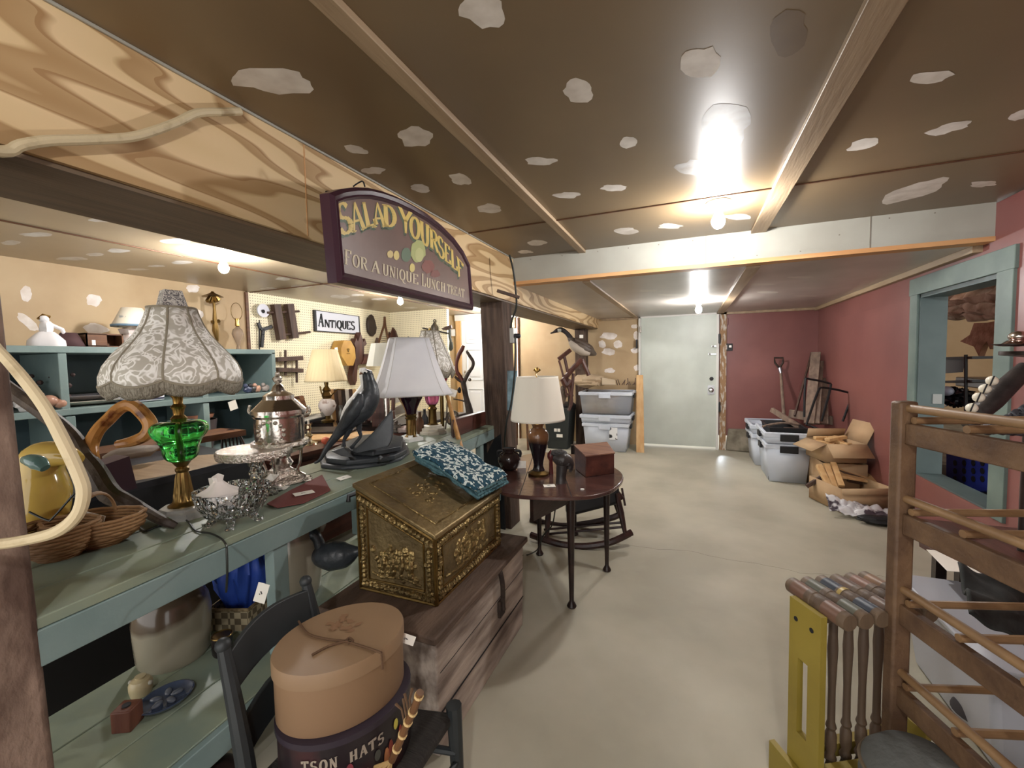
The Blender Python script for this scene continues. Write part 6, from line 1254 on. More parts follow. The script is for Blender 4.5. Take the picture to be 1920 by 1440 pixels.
# ================================================================ drop-leaf table and what stands on it
M['tabtop'] = wood('polished_table_top', (84, 56, 50), (58, 38, 36), 'X', rough=.22, coat=.2)
T_ = thing('drop_leaf_table', (-.6, 2.35, 0), 'dark oval drop-leaf table with four slender pad-foot legs', 'table')
ZT2 = .70
feet = [P(1072, 1138, Z=0), P(1138, 1070, Z=0), P(1012, 1040, Z=0)]; feet.append(feet[1]+(feet[2]-feet[0])*.9)
for i, p in enumerate(feet):
    b_ = MB(); b_.lathe([(.001, 0), (.022, 0), (.026, .008), (.02, .02), (.012, .035), (.0125, .06), (.019, .4), (.024, .55), (.024, ZT2-.025)], (p.x, p.y, 0), n=14); b_.obj('leg', M['dark'], T_)
cen3 = Vector((-.575, 2.33, ZT2)); U = (feet[1]-feet[0]); U.z = 0; U.normalize(); V = Vector((-U.y, U.x, 0))
edge = [(928, 905), (934, 918), (960, 927), (1010, 931), (1070, 932), (1115, 928), (1148, 918), (1166, 902), (1168, 890), (1155, 878), (1120, 862), (1080, 852), (1030, 848), (985, 852), (945, 870), (930, 888)]
ep = [P(x, y, Z=ZT2) for x, y in edge]; ep, _ = smoothpath(ep+[ep[0]], [1]*(len(ep)+1), 3); ep = ep[:-1]
for p in ep: p.z = 0
MB().prism([(p.x, p.y) for p in ep], .018, z0=ZT2-.018).obj('tabletop', M['tabtop'], T_, bevel=.004)
for x0_, y0_, x1_, y1_ in ((974, 929, 1000, 853), (1072, 932, 1045, 850)):
    a_, b2 = P(x0_, y0_, Z=ZT2+.0006), P(x1_, y1_, Z=ZT2+.0006); MB().beam(a_, b2, .003, .0008).obj('leaf_joint', M['ink'], T_)
aq = [P(995, 932, Z=ZT2-.02), P(1070, 934, Z=ZT2-.02)]; MB().beam(Vector((aq[0].x, aq[0].y+.01, .625)), Vector((feet[0].x, feet[0].y+.01, .625)), .02, .12).obj('apron', M['dark'], T_)
MB().beam(Vector((feet[0].x, feet[0].y, .63)), Vector((feet[1].x, feet[1].y, .63)), .018, .11).obj('apron', M['dark'], T_)
MB().beam(Vector((feet[1].x, feet[1].y, .63)), Vector((feet[3].x, feet[3].y, .63)), .018, .11).obj('apron', M['dark'], T_)
def tp_(x, y): q = P(x, y, Z=ZT2); q.z = ZT2+.0005; return q
q = tp_(1010, 890); s = pxs(q); H = lambda y: (893-y)*s
T_ = thing('table_lamp', q, 'brown glazed jug lamp with a white drum shade and brass finial on the dark table', 'lamp')
MB().lathe([(r*s, H(y)) for r, y in ((19, 893), (20, 889), (15, 886), (12, 884))], tuple(q)).obj('base', M['brass_old'], T_)
prof, _ = smoothpath([Vector((r*s, H(y), 0)) for r, y in ((12, 884), (9, 874), (13, 852), (19, 830), (20, 818), (16, 809), (10, 804), (12, 798), (14, 795))], [1]*9)
MB().lathe([(p.x, p.y) for p in prof], tuple(q), n=36).obj('glazed_body', two_tone('amber_black_glaze', (26, 20, 24), (112, 76, 48), H(834)+.02, .03), T_)
MB().lathe([(r*s, H(y)) for r, y in ((13, 797), (13, 792), (3, 790), (3, 712), (.5, 710))], tuple(q)).obj('stem', M['brass'], T_)
M['drum'] = mat('white_drum_shade', (226, 220, 206), .75)
MB().lathe([(50*s, H(790)), (50*s, H(786)), (38.5*s, H(712)), (38.5*s, H(709))], tuple(q), n=64, cap=False).obj('lamp_shade', M['drum'], T_, solid=.003)
b_ = MB(); b_.tube([q+Vector((0, 0, H(712))), q+rt*(-3*s)+Vector((0, 0, H(704))), q+Vector((0, 0, H(697)))], .003)
for a in range(5): b_.tube([q+Vector((0, 0, H(702))), q+rt*((a-2)*3*s)+fw*((a % 2)*2*s)+Vector((0, 0, H(692+abs(a-2)*2)))], [.002, .006], n=6)
b_.obj('finial', M['brass'], T_); MB().beam(q+rt*(-37*s)+Vector((0, 0, H(713))), q+rt*(37*s)+Vector((0, 0, H(713))), .004, .003).obj('spider', M['brass'], T_)
q = tp_(955, 880); s = pxs(q); T_ = thing('brown_pot', q, 'dark brown two-handled pottery jar on the table beside the post', 'pot')
prof, _ = smoothpath([Vector((a, b2, 0)) for a, b2 in ((.001, 0), (.035, 0), (.055, .03), (.062, .06), (.05, .09), (.032, .1), (.036, .118), (.03, .118))], [1]*8); MB().lathe([(max(.001, p.x), max(0, p.y)) for p in prof], tuple(q), n=32).obj('body', mat('dark_brown_glaze', (44, 32, 30), .15), T_)
for sg in (-1, 1): MB().tube(smoothpath([q+rt*sg*.035+Vector((0, 0, .105)), q+rt*sg*.062+Vector((0, 0, .1)), q+rt*sg*.06+Vector((0, 0, .07))], [1]*3)[0], .008).obj('handle', M['black'], T_)
T_ = thing('head_carving', tp_(1050, 905), 'black carved wooden head with profile face on a thick neck, on the dark table', 'carving')
M['ebony'] = mat('carved_ebony', (38, 34, 34), .4, c2=(54, 48, 46), ns=20, bump=.3, bs=40)
DH = dep(tp_(1050, 905))
ptube('neck', [(1052, 908, 11), (1052, 895, 9), (1053, 882, 10), (1054, 872, 11)], DH, M['ebony'], par=T_, n=14)
ptube('head', [(1037, 858, 5), (1046, 860, 12), (1055, 862, 15), (1064, 866, 12), (1069, 872, 7), (1067, 880, 5)], DH, M['ebony'], par=T_, n=16)
ptube('hair_crest', [(1034, 848, 4), (1042, 850, 8), (1052, 851, 9), (1062, 853, 6)], DH, mat('carved_hair', (44, 42, 42), .5, bump=.9, bs=90), par=T_, n=12)
b_ = MB(); b_.loft([[P(x, y, D=DH+d) for x, y, d in ((1069, 866, -.01), (1069, 866, .012), (1069, 874, .012), (1069, 874, -.01))], [P(x, y, D=DH+d) for x, y, d in ((1076, 873, -.002), (1076, 873, .004), (1074, 876, .004), (1074, 876, -.002))]]); b_.obj('nose', M['ebony'], T_, bevel=.001)
b_ = MB(); b_.tube([P(1068, 879, D=DH), P(1074, 880, D=DH)], .006); b_.tube([P(1067, 883, D=DH), P(1072, 884, D=DH)], .006); b_.ball(P(1066, 870, D=DH-.028), .005); b_.ball(P(1052, 868, D=DH-.035), .01, (.5, .5, 1)); b_.obj('lips', M['ebony'], T_)
T_ = thing('red_bottle', tp_(1035, 880), 'small dark red bottle with a long neck behind the carved head', 'bottle'); q = tp_(1036, 893)+Vector((-.02, .04, 0)); MB().lathe([(.001, 0), (.012, 0), (.009, .07), (.02, .09), (.018, .11), (.001, .13)], tuple(q)).obj('body', mat('oxblood_glaze', (84, 34, 34), .3), T_)
q = tp_(1128, 878); T_ = thing('wooden_box', q, 'reddish wooden box with a worn sloping lid on the dark table', 'box')
c4 = [P(x, y, Z=ZT2) for x, y in ((1098, 895), (1152, 888), (1138, 872), (1078, 879))]
for p in c4: p.z = ZT2+.0005
hh_ = .105; MB().hexa(c4, [p+Vector((0, 0, hh_+(0 if i < 2 else .02))) for i, p in enumerate(c4)]).obj('case', M['redwood'], T_, bevel=.003)
cc_ = sum(c4, Vector())/4; lp4 = [cc_+(p-cc_)*1.04+Vector((0, 0, hh_+(0 if i < 2 else .02))) for i, p in enumerate(c4)]; MB().hexa(lp4, [p+Vector((0, 0, .008)) for p in lp4]).obj('lid', wood('worn_lid', (136, 100, 80), (104, 70, 58), 'X', rough=.5), T_, bevel=.002)
card(tp_(1030, 912)+Vector((0, 0, .004)), (1, .5, 0), (-.3, 1, .1), .055, .035, 'cream price tag lying on the dark table in front of the carved head')
card(tp_(978, 878)+Vector((0, 0, .02)), rt, up, .05, .04, 'pale card leaning against the brown pot on the dark table', mark=False)
q = tp_(1092, 918); tag(MB().lathe([(.001, 0), (.009, 0), (.009, .003), (.001, .003)], tuple(q)).obj('white_button', M['white']), 'tiny white button on the near edge of the dark table', 'button')
# extension cord: from the beam down the post to the outlet, then to the floor
T_ = thing('power_outlet', P(962, 628, X=-1.29), 'galvanised outlet box with a black plug on the side of the post', 'outlet')
ob_ = P(962, 629, D=3.05); MB().box(ob_, (.03, .06, .11)).obj('box', mat('galvanised', (150, 148, 142), .4, .6), T_, bevel=.003); MB().lathe([(.016, 0), (.018, .03), (.01, .045), (.001, .046)], M=Matrix.Translation(ob_+Vector((.015, -.01, -.005))) @ Matrix.Rotation(math.pi/2, 4, 'Y')).obj('plug', M['black'], T_)
pts, _ = smoothpath([P(955, 478, D=2.9), P(962, 505, D=2.9), P(967, 545, D=2.93), P(968, 575, D=2.95), P(960, 600, D=3.0), P(957, 615, D=3.02)], [1]*6); tag(MB().tube(pts, .007, n=6).obj('upper_cable', M['cord']), 'black cable hanging from the plywood beam down to the outlet box', 'cable')
pts, _ = smoothpath([P(966, 632, D=3.0), P(966, 670, D=2.98), P(964, 710, D=2.95), P(958, 760, D=2.9), P(950, 790, D=2.85), P(946, 830, D=2.9), P(948, 870, D=3.0)], [1]*7); tag(MB().tube(pts, .007, n=6).obj('lower_cable', M['cord']), 'black cable running from the outlet plug down behind the white drum shade', 'cable')
pts, _ = smoothpath([P(1041, 955, D=2.4), P(1035, 985, D=2.5), P(1018, 1005, D=2.6), P(1008, 1030, D=2.6), P(990, 1040, Z=.006), P(975, 1042, Z=.006)], [1]*6); tag(MB().tube(pts, .004, n=6).obj('thin_cord', M['cord']), 'thin black cord hanging below the dark table to the floor', 'cord')
tag(MB().beam(P(932, 545, D=2.9), P(974, 558, D=2.9), .025, .02).obj('wood_lath', M['tool'], bevel=.002), 'short dark lath nailed across the beam cable', 'lath')
T_ = thing('blue_picture', P(962, 735, D=3.1), 'narrow teal framed picture hanging edge-on at the side of the post', 'picture')
b_ = MB(); b_.hexa([P(951, 770, D=3.0), P(966, 770, D=3.0), P(966, 770, D=3.06), P(951, 770, D=3.06)], [P(951, 695, D=3.0), P(970, 695, D=3.0), P(970, 695, D=3.06), P(951, 695, D=3.06)]); b_.obj('frame', mat('mottled_teal', (110, 140, 150), .4, c2=(70, 96, 104), ns=14), T_, bevel=.003)
# rocking chair behind the table
T_ = thing('rocking_chair', (-.7, 2.95, 0), 'black seated red-brown wooden rocking chair half hidden behind the dark table', 'chair')
M['rock'] = wood('rocker_wood', (58, 34, 30), (40, 24, 22), 'Y', rough=.35)
r1_, _ = smoothpath([P(x, y, D=d) for x, y, d in ((996, 1003, 3.1), (1025, 1013, 3.02), (1060, 1022, 2.98), (1100, 1024, 2.94), (1140, 1018, 2.92), (1165, 1008, 2.93), (1184, 998, 2.95))], [1]*7); b_ = MB(); b_.tube(r1_, .022, n=8, flat=1.1); b_.obj('rocker', M['rock'], T_)
r2_, _ = smoothpath([P(x, y, D=d) for x, y, d in ((994, 974, 3.45), (1030, 982, 3.4), (1060, 986, 3.36), (1110, 980, 3.3), (1150, 970, 3.26), (1165, 962, 3.26))], [1]*6); MB().tube(r2_, .022, n=8, flat=1.1).obj('rocker', M['rock'], T_)
for a_, b2 in (((1172, 1000, 2.94), (1157, 925, 3.0)), ((1160, 962, 3.26), (1150, 925, 3.2)), ((1010, 975, 3.4), (1015, 930, 3.4)), ((1025, 1010, 3.02), (1030, 935, 3.05))):
    MB().tube([P(a_[0], a_[1], D=a_[2]), P((a_[0]+b2[0])/2, (a_[1]+b2[1])/2, D=(a_[2]+b2[2])/2), P(b2[0], b2[1], D=b2[2])], [.014, .022, .016], n=10).obj('leg', M['rock'], T_)
for y in (985, 994): MB().tube([P(1020, y+8, D=3.2), P(1170, y-6, D=3.05)], .009).obj('stretcher', M['rock'], T_)
MB().hexa([P(1070, 968, D=3.0), P(1160, 945, D=3.0), P(1150, 940, D=3.35), P(1060, 962, D=3.4)], [P(1070, 935, D=3.0), P(1162, 912, D=3.0), P(1150, 910, D=3.35), P(1060, 930, D=3.4)]).obj('seat', M['black'], T_, bevel=.02)
for x in (1148, 1158, 1166): MB().tube([P(x, 915, D=3.1), P(x+6, 948, D=3.08)], .008).obj('spindle', M['rock'], T_)
MB().tube([P(1120, 912, D=3.05), P(1150, 915, D=3.05), P(1166, 935, D=3.05)], .02).obj('arm', M['rock'], T_)
# dark flat panel standing beyond the bench end
tag(MB().hexa([P(905, 965, D=3.4), P(948, 1000, D=3.3), P(950, 998, D=3.36), P(906, 963, D=3.46)], [P(900, 830, D=3.4), P(940, 812, D=3.3), P(942, 812, D=3.36), P(902, 830, D=3.46)]).obj('leaning_board', M['black'], bevel=.004), 'flat black panel leaning at the foot of the post', 'panel')
# ================================================================ far end: bins, bin, goose, chairs
M['binp'] = mat('clear_bin_plastic', (236, 240, 246), .3, tr=.8, ior=1.05); M['binp'].node_tree.nodes['Principled BSDF'].inputs['Roughness'].default_value = .35
M['bin2'] = mat('cloudy_bin_plastic', (226, 232, 242), .4, tr=.25, ior=1.1)
def bin_(x0, x1, y0, y1, z0, z1, lab, m, fill=None, wheels=True, black_latch=False, rz=0, group=None, taper=.03):
    c = Vector(((x0+x1)/2, (y0+y1)/2, z0)); T_ = thing('storage_bin', c, lab, 'storage bin', group); hx, hy = (x1-x0)/2, (y1-y0)/2
    R = Matrix.Rotation(rz, 3, 'Z'); pt = lambda a, e, z, k=0: c+R @ Vector((a*(hx-k), e*(hy-k), z-z0))
    def rg(z, k): return [pt(a, e, z, k) for a, e in ((-1, -1), (1, -1), (1, 1), (-1, 1))]
    MB().loft([rg(z0+.005, taper), rg(z1-.02, 0)], cap=False).obj('wall', m, T_, solid=.004, bevel=0); b_ = MB(); b_.poly(rg(z0+.006, taper)); b_.obj('bottom', m, T_, solid=.004)
    MB().loft([rg(z1-.05, -.012), rg(z1-.045, -.018), rg(z1-.005, -.018), rg(z1, -.01), rg(z1, .006), rg(z1-.01, .006)], cap=False).obj('rim', M['bin2'], T_, bevel=.003)
    for e, sx in ((0, .2),): b_ = MB(); b_.box(pt(0, -1, z1-.05, -.03), (.16, .02, .07), rz=rz); b_.obj('latch', M['black'] if black_latch else M['bin2'], T_, bevel=.005)
    for k in (-1, 1): b_ = MB(); b_.box(pt(k, 0, z1-.06, -.02), (.025, .14, .06), rz=rz); b_.obj('side_clip', M['black'], T_, bevel=.004)
    if wheels:
        for a, e in ((-1, -1), (1, -1)): MB().box(pt(a, e, z0+.06, taper+.02), (.05, .04, .11), rz=rz).obj('wheel_mount', M['black'], T_, bevel=.01)
    if fill:
        for n_, (a, e, w_, d_, h_, mm) in enumerate(fill): MB().box(c+R @ Vector((a, e, h_/2+.012)), (w_, d_, h_), rz=rz).obj('contents', mm, T_, bevel=.01)
    return T_
bx0, bx1, by0, by1 = -1.43, -.73, 5.95, 6.42
M['card'] = mat('cardboard', (190, 160, 124), .8, c2=(176, 144, 108), ns=3); M['greyfill'] = mat('grey_bundle', (120, 122, 128), .8, c2=(160, 160, 164), ns=8)
bin_(bx0+.04, bx1-.05, by0+.02, by1, 0, .40, 'frosted plastic storage bin, bottom of the stack left of the pale door', M['bin2'], [(0, 0, .5, .3, .2, M['greyfill'])])
bin_(bx0+.01, bx1-.02, by0+.01, by1, .402, .52, 'shallow frosted plastic bin in the middle of the stack left of the pale door', M['bin2'], wheels=False, taper=.01)
bin_(bx0, bx1, by0, by1, .522, .84, 'see-through bin of cardboard, top of the stack left of the pale door', M['binp'], [(-.08, -.02, .42, .3, .24, M['card']), (.22, 0, .14, .3, .2, M['greyfill'])], wheels=False)
q = P(1150, 813, Y=by0-.01); bs_ = [o for o in sc.objects if o.name.startswith('storage_bin')][0]; MB().box(q, (.11, .004, .17)).obj('sticker', [mat('bin_sticker', (226, 226, 226), .5, c2=(30, 30, 34), ns=14, lo=.52, hi=.56)], bs_)
b_ = MB(); b_.ball(P(1105, 714, Y=6.1), .17, (1.5, .9, .5), nz=.4, n=24, m=16); tag(b_.obj('cloth_bundle', mat('beige_cloth', (186, 166, 138), .9, c2=(170, 148, 120), ns=4)), 'beige cloth bundle lying on the left of the top see-through bin', 'cloth')
tag(MB().hexa([P(1128, 722, Y=6.0), P(1155, 722, Y=6.0), P(1155, 722, Y=6.3), P(1128, 722, Y=6.3)], [P(1128, 708, Y=6.0), P(1153, 712, Y=6.0), P(1153, 712, Y=6.3), P(1128, 708, Y=6.3)]).obj('folded_fabric', mat('tan_fabric', (190, 172, 146), .9), bevel=.012), 'tan folded fabric on the top see-through bin beside the beige bundle', 'fabric')
b_ = MB()
for i in range(9): q = P(1158+4*i, 722, Y=6.15); b_.tube([q, q+Vector((random.uniform(-.03, .05), 0, random.uniform(.03, .1)))], .006, n=5)
stuff(tag(b_.obj('wire_tangle', M['tool']), 'small dark tangle of sticks at the right end of the top see-through bin', 'sticks'))
# 2x4 against the wall, trash bin
tag(MB().hexa([P(1193, 851, Y=6.05), P(1208, 852, Y=6.05), P(1208, 852, Y=6.12), P(1193, 851, Y=6.12)], [P(1193, 703, Y=6.35), P(1206, 703, Y=6.35), P(1206, 703, Y=6.42), P(1193, 703, Y=6.42)]).obj('pine_stud', M['pine'], bevel=.003), 'pale pine stud leaning upright just left of the pale steel door', 'lumber')
T_ = thing('dark_bin', P(1052, 838, Z=0), 'dark green-black plastic bin with white stickers left of the clear bins', 'bin')
q = P(1058, 838, Z=0); q = Vector((-1.75, 6.15, 0)); MB().hexa([q+Vector((-.17, -.2, 0)), q+Vector((.13, -.2, 0)), q+Vector((.13, .15, 0)), q+Vector((-.17, .15, 0))], [q+Vector((-.22, -.22, .6)), q+Vector((.17, -.22, .6)), q+Vector((.17, .17, .6)), q+Vector((-.22, .17, .6))]).obj('body', mat('dark_green_plastic', (40, 44, 42), .5), T_, bevel=.01)
b_ = MB(); b_.lathe([(.2, .6), (.21, .63), (.17, .66), (.001, .68)], tuple(q)); b_.obj('lid', M['black'], T_)
for dx, dz, w_ in ((-.06, .34, .04), (-.01, .34, .04), (.0, .26, .09)): MB().box(q+Vector((dx+.02, -.222, dz-.06)), (w_, .005, .045)).obj('sticker', M['paper'], T_)
# goose decoy on the far post
T_ = thing('goose_decoy', P(1080, 640, D=5.9), 'painted wooden goose decoy with black neck fixed high on the far post', 'decoy')
DG = 5.85
ptube('body', [(1066, 632, 3), (1076, 642, 9), (1085, 648, 13), (1095, 654, 14), (1105, 658, 11), (1112, 662, 6), (1118, 665, 2)], DG, mat('goose_brown', (96, 84, 72), .5, c2=(70, 58, 50), ns=5), par=T_, n=14)
ptube('breast', [(1068, 640, 3), (1078, 650, 8), (1092, 658, 9), (1106, 663, 4)], DG-.04, mat('goose_grey', (170, 158, 144), .6), par=T_, n=12)
ptube('neck', [(1070, 634, 5), (1062, 624, 4), (1052, 618, 4.5), (1044, 620, 4), (1038, 623, 2), (1032, 625, 1)], DG, mat('goose_black', (40, 32, 32), .5), par=T_, n=12)
ptube('cheek', [(1049, 617, 3.5), (1049, 622, 3.5)], DG-.03, M['cream_board'], par=T_, n=8)
ptube('wing', [(1078, 636, 3), (1092, 644, 6), (1104, 651, 5), (1110, 654, 1)], DG-.06, mat('wing_brown', (78, 64, 54), .5), par=T_, n=10)
o = card(P(1090, 631, D=DG-.1), rt, up, .05, .045, 'x', mark=False); o.name = 'tag'; del o['label']; del o['category']; o.parent = T_; o.location -= T_.location
MB().beam(P(1082, 640, D=6.0), P(1086, 640, D=6.35), .03, .03).obj('peg', M['tool'], T_)
# upturned chairs hanging below the goose
T_ = thing('broken_chair', P(1060, 720, D=5.7), 'dark wooden chair hung upside down on the far post under the goose', 'chair')
for j, r in (([(1047, 674), (1070, 656)], 4), ([(1048, 676), (1056, 705), (1063, 745)], 2), ([(1058, 668), (1065, 700)], 3), ([(1057, 712), (1075, 690), (1091, 674)], 5), ([(1091, 674), (1104, 704)], 4), ([(1055, 710), (1062, 722), (1070, 712)], 6), ([(1062, 715), (1072, 750), (1066, 770)], 3), ([(1060, 738), (1075, 742)], 2), ([(1075, 700), (1070, 760)], 3)):
    ps, rr = smoothpath([P(x, y, D=5.6) for x, y in j], [r*5.6/F]*len(j)); MB().tube(ps, rr, n=8).obj('rail', M['carved'], T_)
MB().beam(P(1086, 690, D=5.55), P(1088, 690, D=6.4), .03, .03).obj('peg', M['tool'], [o for o in sc.objects if o.name == 'broken_chair'][0])
T_ = thing('leaning_sticks', P(1058, 770, D=5.6), 'upright dark rods and a patterned cushion standing in the dark bin', 'sticks')
b_ = MB(); b_.ball(P(1056, 740, D=5.7), .07, (.6, .6, 1.8), nz=.2); b_.obj('cushion', mat('patterned_cushion', (120, 104, 88), .8, c2=(60, 50, 46), ns=10), T_)
for x in (1068, 1071): MB().tube([P(x, 715, D=5.75), P(x-2, 765, D=5.75)], .012).obj('rod', M['iron'], T_)
# chair legs and bits under the far left (white door area)
T_ = thing('small_stool', (-2.3, 5.9, 0), 'small brown wooden stool standing by the tan back wall behind the post', 'stool')
MB().box((-2.3, 5.9, .45), (.32, .32, .03)).obj('seat', M['brown'], T_, bevel=.005)
for a, e in ((-1, -1), (1, -1), (1, 1), (-1, 1)): MB().tube([(-2.3+a*.13, 5.9+e*.13, .44), (-2.3+a*.15, 5.9+e*.15, 0)], .018).obj('leg', M['brown'], T_)
# ================================================================ right back corner: bins, shovel, boards, boxes
gx = P(1437, 905, Z=0); 
bw0 = Vector((.74, 5.0, 0)); 
T1 = bin_(.74, 1.12, 5.02, 5.62, 0, .40, 'cloudy wheeled storage bin on the floor, front pair in the red corner', M['bin2'], [(0, 0, .26, .4, .1, M['greyfill'])], black_latch=True)
T1 = bin_(.73, 1.13, 5.01, 5.63, .402, .52, 'cloudy bin holding a black tub, top of the front pair in the red corner', M['bin2'], wheels=False, black_latch=True, taper=.01)
T1 = bin_(.70, 1.08, 5.72, 6.3, 0, .38, 'cloudy storage bin behind the front pair in the red corner', M['bin2'], wheels=False, black_latch=True)
T1 = bin_(.69, 1.09, 5.71, 6.31, .382, .49, 'cloudy storage bin on top of the rear bin in the red corner', M['bin2'], wheels=False, black_latch=True, taper=.01)
b_ = MB(); b_.loft([[Vector((x, y, z)) for x, y in ((.765+k, 5.045+k), (1.095-k, 5.045+k), (1.095-k, 5.6-k), (.765+k, 5.6-k))] for z, k in ((.45, .02), (.56, 0), (.56, -.012), (.565, -.012), (.565, .012), (.47, .03))], cap=False); tag(b_.obj('black_crate', M['black'], bevel=.004), 'open black plastic tub nested in the top front bin', 'tub')
b_ = MB(); b_.poly([(.79, 5.07, .47), (1.07, 5.07, .47), (1.07, 5.57, .47), (.79, 5.57, .47)]); tag(b_.obj('tub_floor', M['black'], solid=.004), 'dark bottom inside the black tub', 'tub') if False else None
tag(MB().tube(smoothpath([P(x, y, D=4.55) for x, y in ((1430, 800), (1445, 796), (1470, 793), (1500, 797), (1505, 803), (1470, 803))], [1]*6)[0], .012).obj('grey_pipe', M['grey_wood']), 'bent grey pipe lying in the black tub', 'pipe')
T_ = thing('shovel', P(1470, 800, Y=5.9), 'grey wooden handled spade with a D-shaped grip leaning on the red back wall', 'shovel')
sh0, sh1 = P(1464, 700, Y=6.45), P(1472, 812, Y=6.0); sh2 = sh1+(sh1-sh0)*.25
MB().tube([sh0, sh1, sh2], [.016, .02, .02]).obj('shaft', M['grey_wood'], T_)
MB().tube([P(1462, 690, Y=6.47), sh0], [.022, .016]).obj('socket', mat('steel_socket', (160, 160, 166), .35, .7), T_)
MB().tube([P(x, y, Y=6.48) for x, y in ((1461, 690), (1453, 680), (1452, 671), (1468, 671), (1468, 680), (1462, 690))], .012).obj('grip', M['iron'], T_)
g_ = (sh1-sh0).normalized(); 
tag(MB().beam(P(1447, 768, D=4.9), P(1530, 820, D=4.4), .04, .05).obj('old_lath', M['grey_wood'], bevel=.004), 'weathered curved board lying across the bins in the red corner', 'board')
tag(MB().beam(P(1480, 775, D=5.3), P(1570, 790, D=4.9), .04, .1).obj('old_board', M['grey_wood'], bevel=.004), 'grey weathered timber lying behind the black wire stand', 'board')
for k, (a_, b2, w_, lb) in enumerate((((1530, 661, 6.3), (1517, 795, 5.7), .1, 'tallest pale weathered board standing in the red corner'), ((1538, 678, 6.3), (1530, 795, 5.7), .07, 'second weathered board close to the tallest one in the red corner'), ((1541, 710, 6.25), (1541, 795, 5.8), .12, 'short wide grey board at the right of the standing boards'), ((1522, 662, 6.35), (1490, 780, 5.8), .02, 'thin dark stick slanting left of the standing boards'))):
    tag(MB().beam(P(a_[0], a_[1], Y=a_[2]), P(b2[0], b2[1], Y=b2[2]), w_, .03).obj('standing_board', (M['grey_wood'], M['grey_wood'], M['grey_wood'], M['tool'])[k], bevel=.003), lb, 'board')
T_ = thing('wire_stand', P(1560, 800, D=4.8), 'black bent wire luggage rack frame leaning in front of the standing boards', 'rack')
for j in ([(1508, 782), (1510, 716), (1518, 711), (1552, 718), (1557, 728), (1540, 790)], [(1512, 796), (1533, 736), (1545, 727), (1590, 736), (1596, 744), (1580, 790)]):
    ps, rr = smoothpath([P(x, y, D=4.45) for x, y in j], [1]*len(j), 3); MB().tube(ps, .011, n=8).obj('wire_loop', M['black'], T_)
MB().tube([P(1512, 796, D=4.6), P(1545, 808, D=4.5), P(1528, 812, D=4.5)], .011).obj('wire_foot', M['black'], T_)
def carton(c, w_, d_, h_, rz, lab, flaps=(), m='card', tilt=None):
    T_ = thing('cardboard_box', c, lab, 'box'); R = Matrix.Rotation(rz, 3, 'Z') @ (tilt if tilt else Matrix.Identity(3)); c = Vector(c); pt = lambda x, y, z: c+R @ Vector((x, y, z))
    for a, e, f_, g in ((-1, -1, 1, -1), (1, -1, 1, 1), (1, 1, -1, 1), (-1, 1, -1, -1)):
        b_ = MB(); p0, p1 = (a*w_/2, e*d_/2), (f_*w_/2, g*d_/2); b_.poly([pt(p0[0], p0[1], .002), pt(p1[0], p1[1], .002), pt(p1[0], p1[1], h_), pt(p0[0], p0[1], h_)]); b_.obj('side', M[m], T_, solid=.005)
    b_ = MB(); b_.poly([pt(-w_/2, -d_/2, .003), pt(w_/2, -d_/2, .003), pt(w_/2, d_/2, .003), pt(-w_/2, d_/2, .003)]); b_.obj('bottom', M[m], T_, solid=.005)
    for sd_, ang, ln in flaps:
        if sd_ in 'fb': s_ = -1 if sd_ == 'f' else 1; e0, e1 = (-w_/2, s_*d_/2), (w_/2, s_*d_/2); o_ = (0, s_)
        else: s_ = -1 if sd_ == 'l' else 1; e0, e1 = (s_*w_/2, -d_/2), (s_*w_/2, d_/2); o_ = (s_, 0)
        dx, dz = math.cos(ang)*ln, math.sin(ang)*ln; b_ = MB(); b_.poly([pt(e0[0], e0[1], h_), pt(e1[0], e1[1], h_), pt(e1[0]+o_[0]*dx, e1[1]+o_[1]*dx, h_+dz), pt(e0[0]+o_[0]*dx, e0[1]+o_[1]*dx, h_+dz)]); b_.obj('flap', M[m], T_, solid=.005)
    return pt
pA = carton((1.29, 4.93, .01), .34, .5, .30, .05, 'plain cardboard box on the floor carrying the upper open box', [])
pt = carton((1.27, 4.84, .32), .33, .34, .17, .25, 'upper open cardboard box with raised flaps full of wood scraps', [('f', -.75, .15), ('l', .0-.5, .14), ('r', 1.15, .2), ('b', 1.9, .1)])
for i in range(9):
    p = pt(random.uniform(-.11, .11), random.uniform(-.11, .11), random.uniform(.13, .19)); a = random.uniform(0, 3.1); tag(MB().beam(p-Vector((math.cos(a)*.07, math.sin(a)*.07, -.01)), p+Vector((math.cos(a)*.07, math.sin(a)*.07, random.uniform(0, .05))), .05, .03).obj('wood_scrap', M['pine'], bevel=.004), 'pale wood offcut lying in the upper open cardboard box', 'wood scrap', 'offcuts in the upper cardboard box')
pt = carton((1.28, 4.46, .005), .42, .40, .2, .35, 'lower battered cardboard box spilling boards and planks near the red wall', [('f', -1.2, .05)])
pw3 = [((1535, 872), (1556, 915), .045), ((1549, 870), (1567, 920), .045), ((1562, 868), (1578, 912), .045)]
for k, (a_, b2, w_) in enumerate(pw3): tag(MB().beam(P(a_[0], a_[1], D=3.86), P(b2[0], b2[1], D=3.66), w_, .03).obj('short_plank', M['pine'], bevel=.003), ('left', 'middle', 'right')[k]+' one of three short pine planks sticking out of the lower cardboard box', 'plank')
def plate(pts, th, nm, m, lab, cat): b_ = MB(); b_.loft([pts, [p+Vector((0, 0, -th)) for p in pts]]); tag(b_.obj(nm, M[m], smooth=20, bevel=.002), lab, cat)
plate([P(1568, 862, D=4.0), P(1600, 868, D=4.1), P(1656, 906, D=3.75), P(1578, 893, D=3.75)], .02, 'plywood_piece', 'pine', 'pale triangular plywood piece lying across the lower cardboard box', 'board')
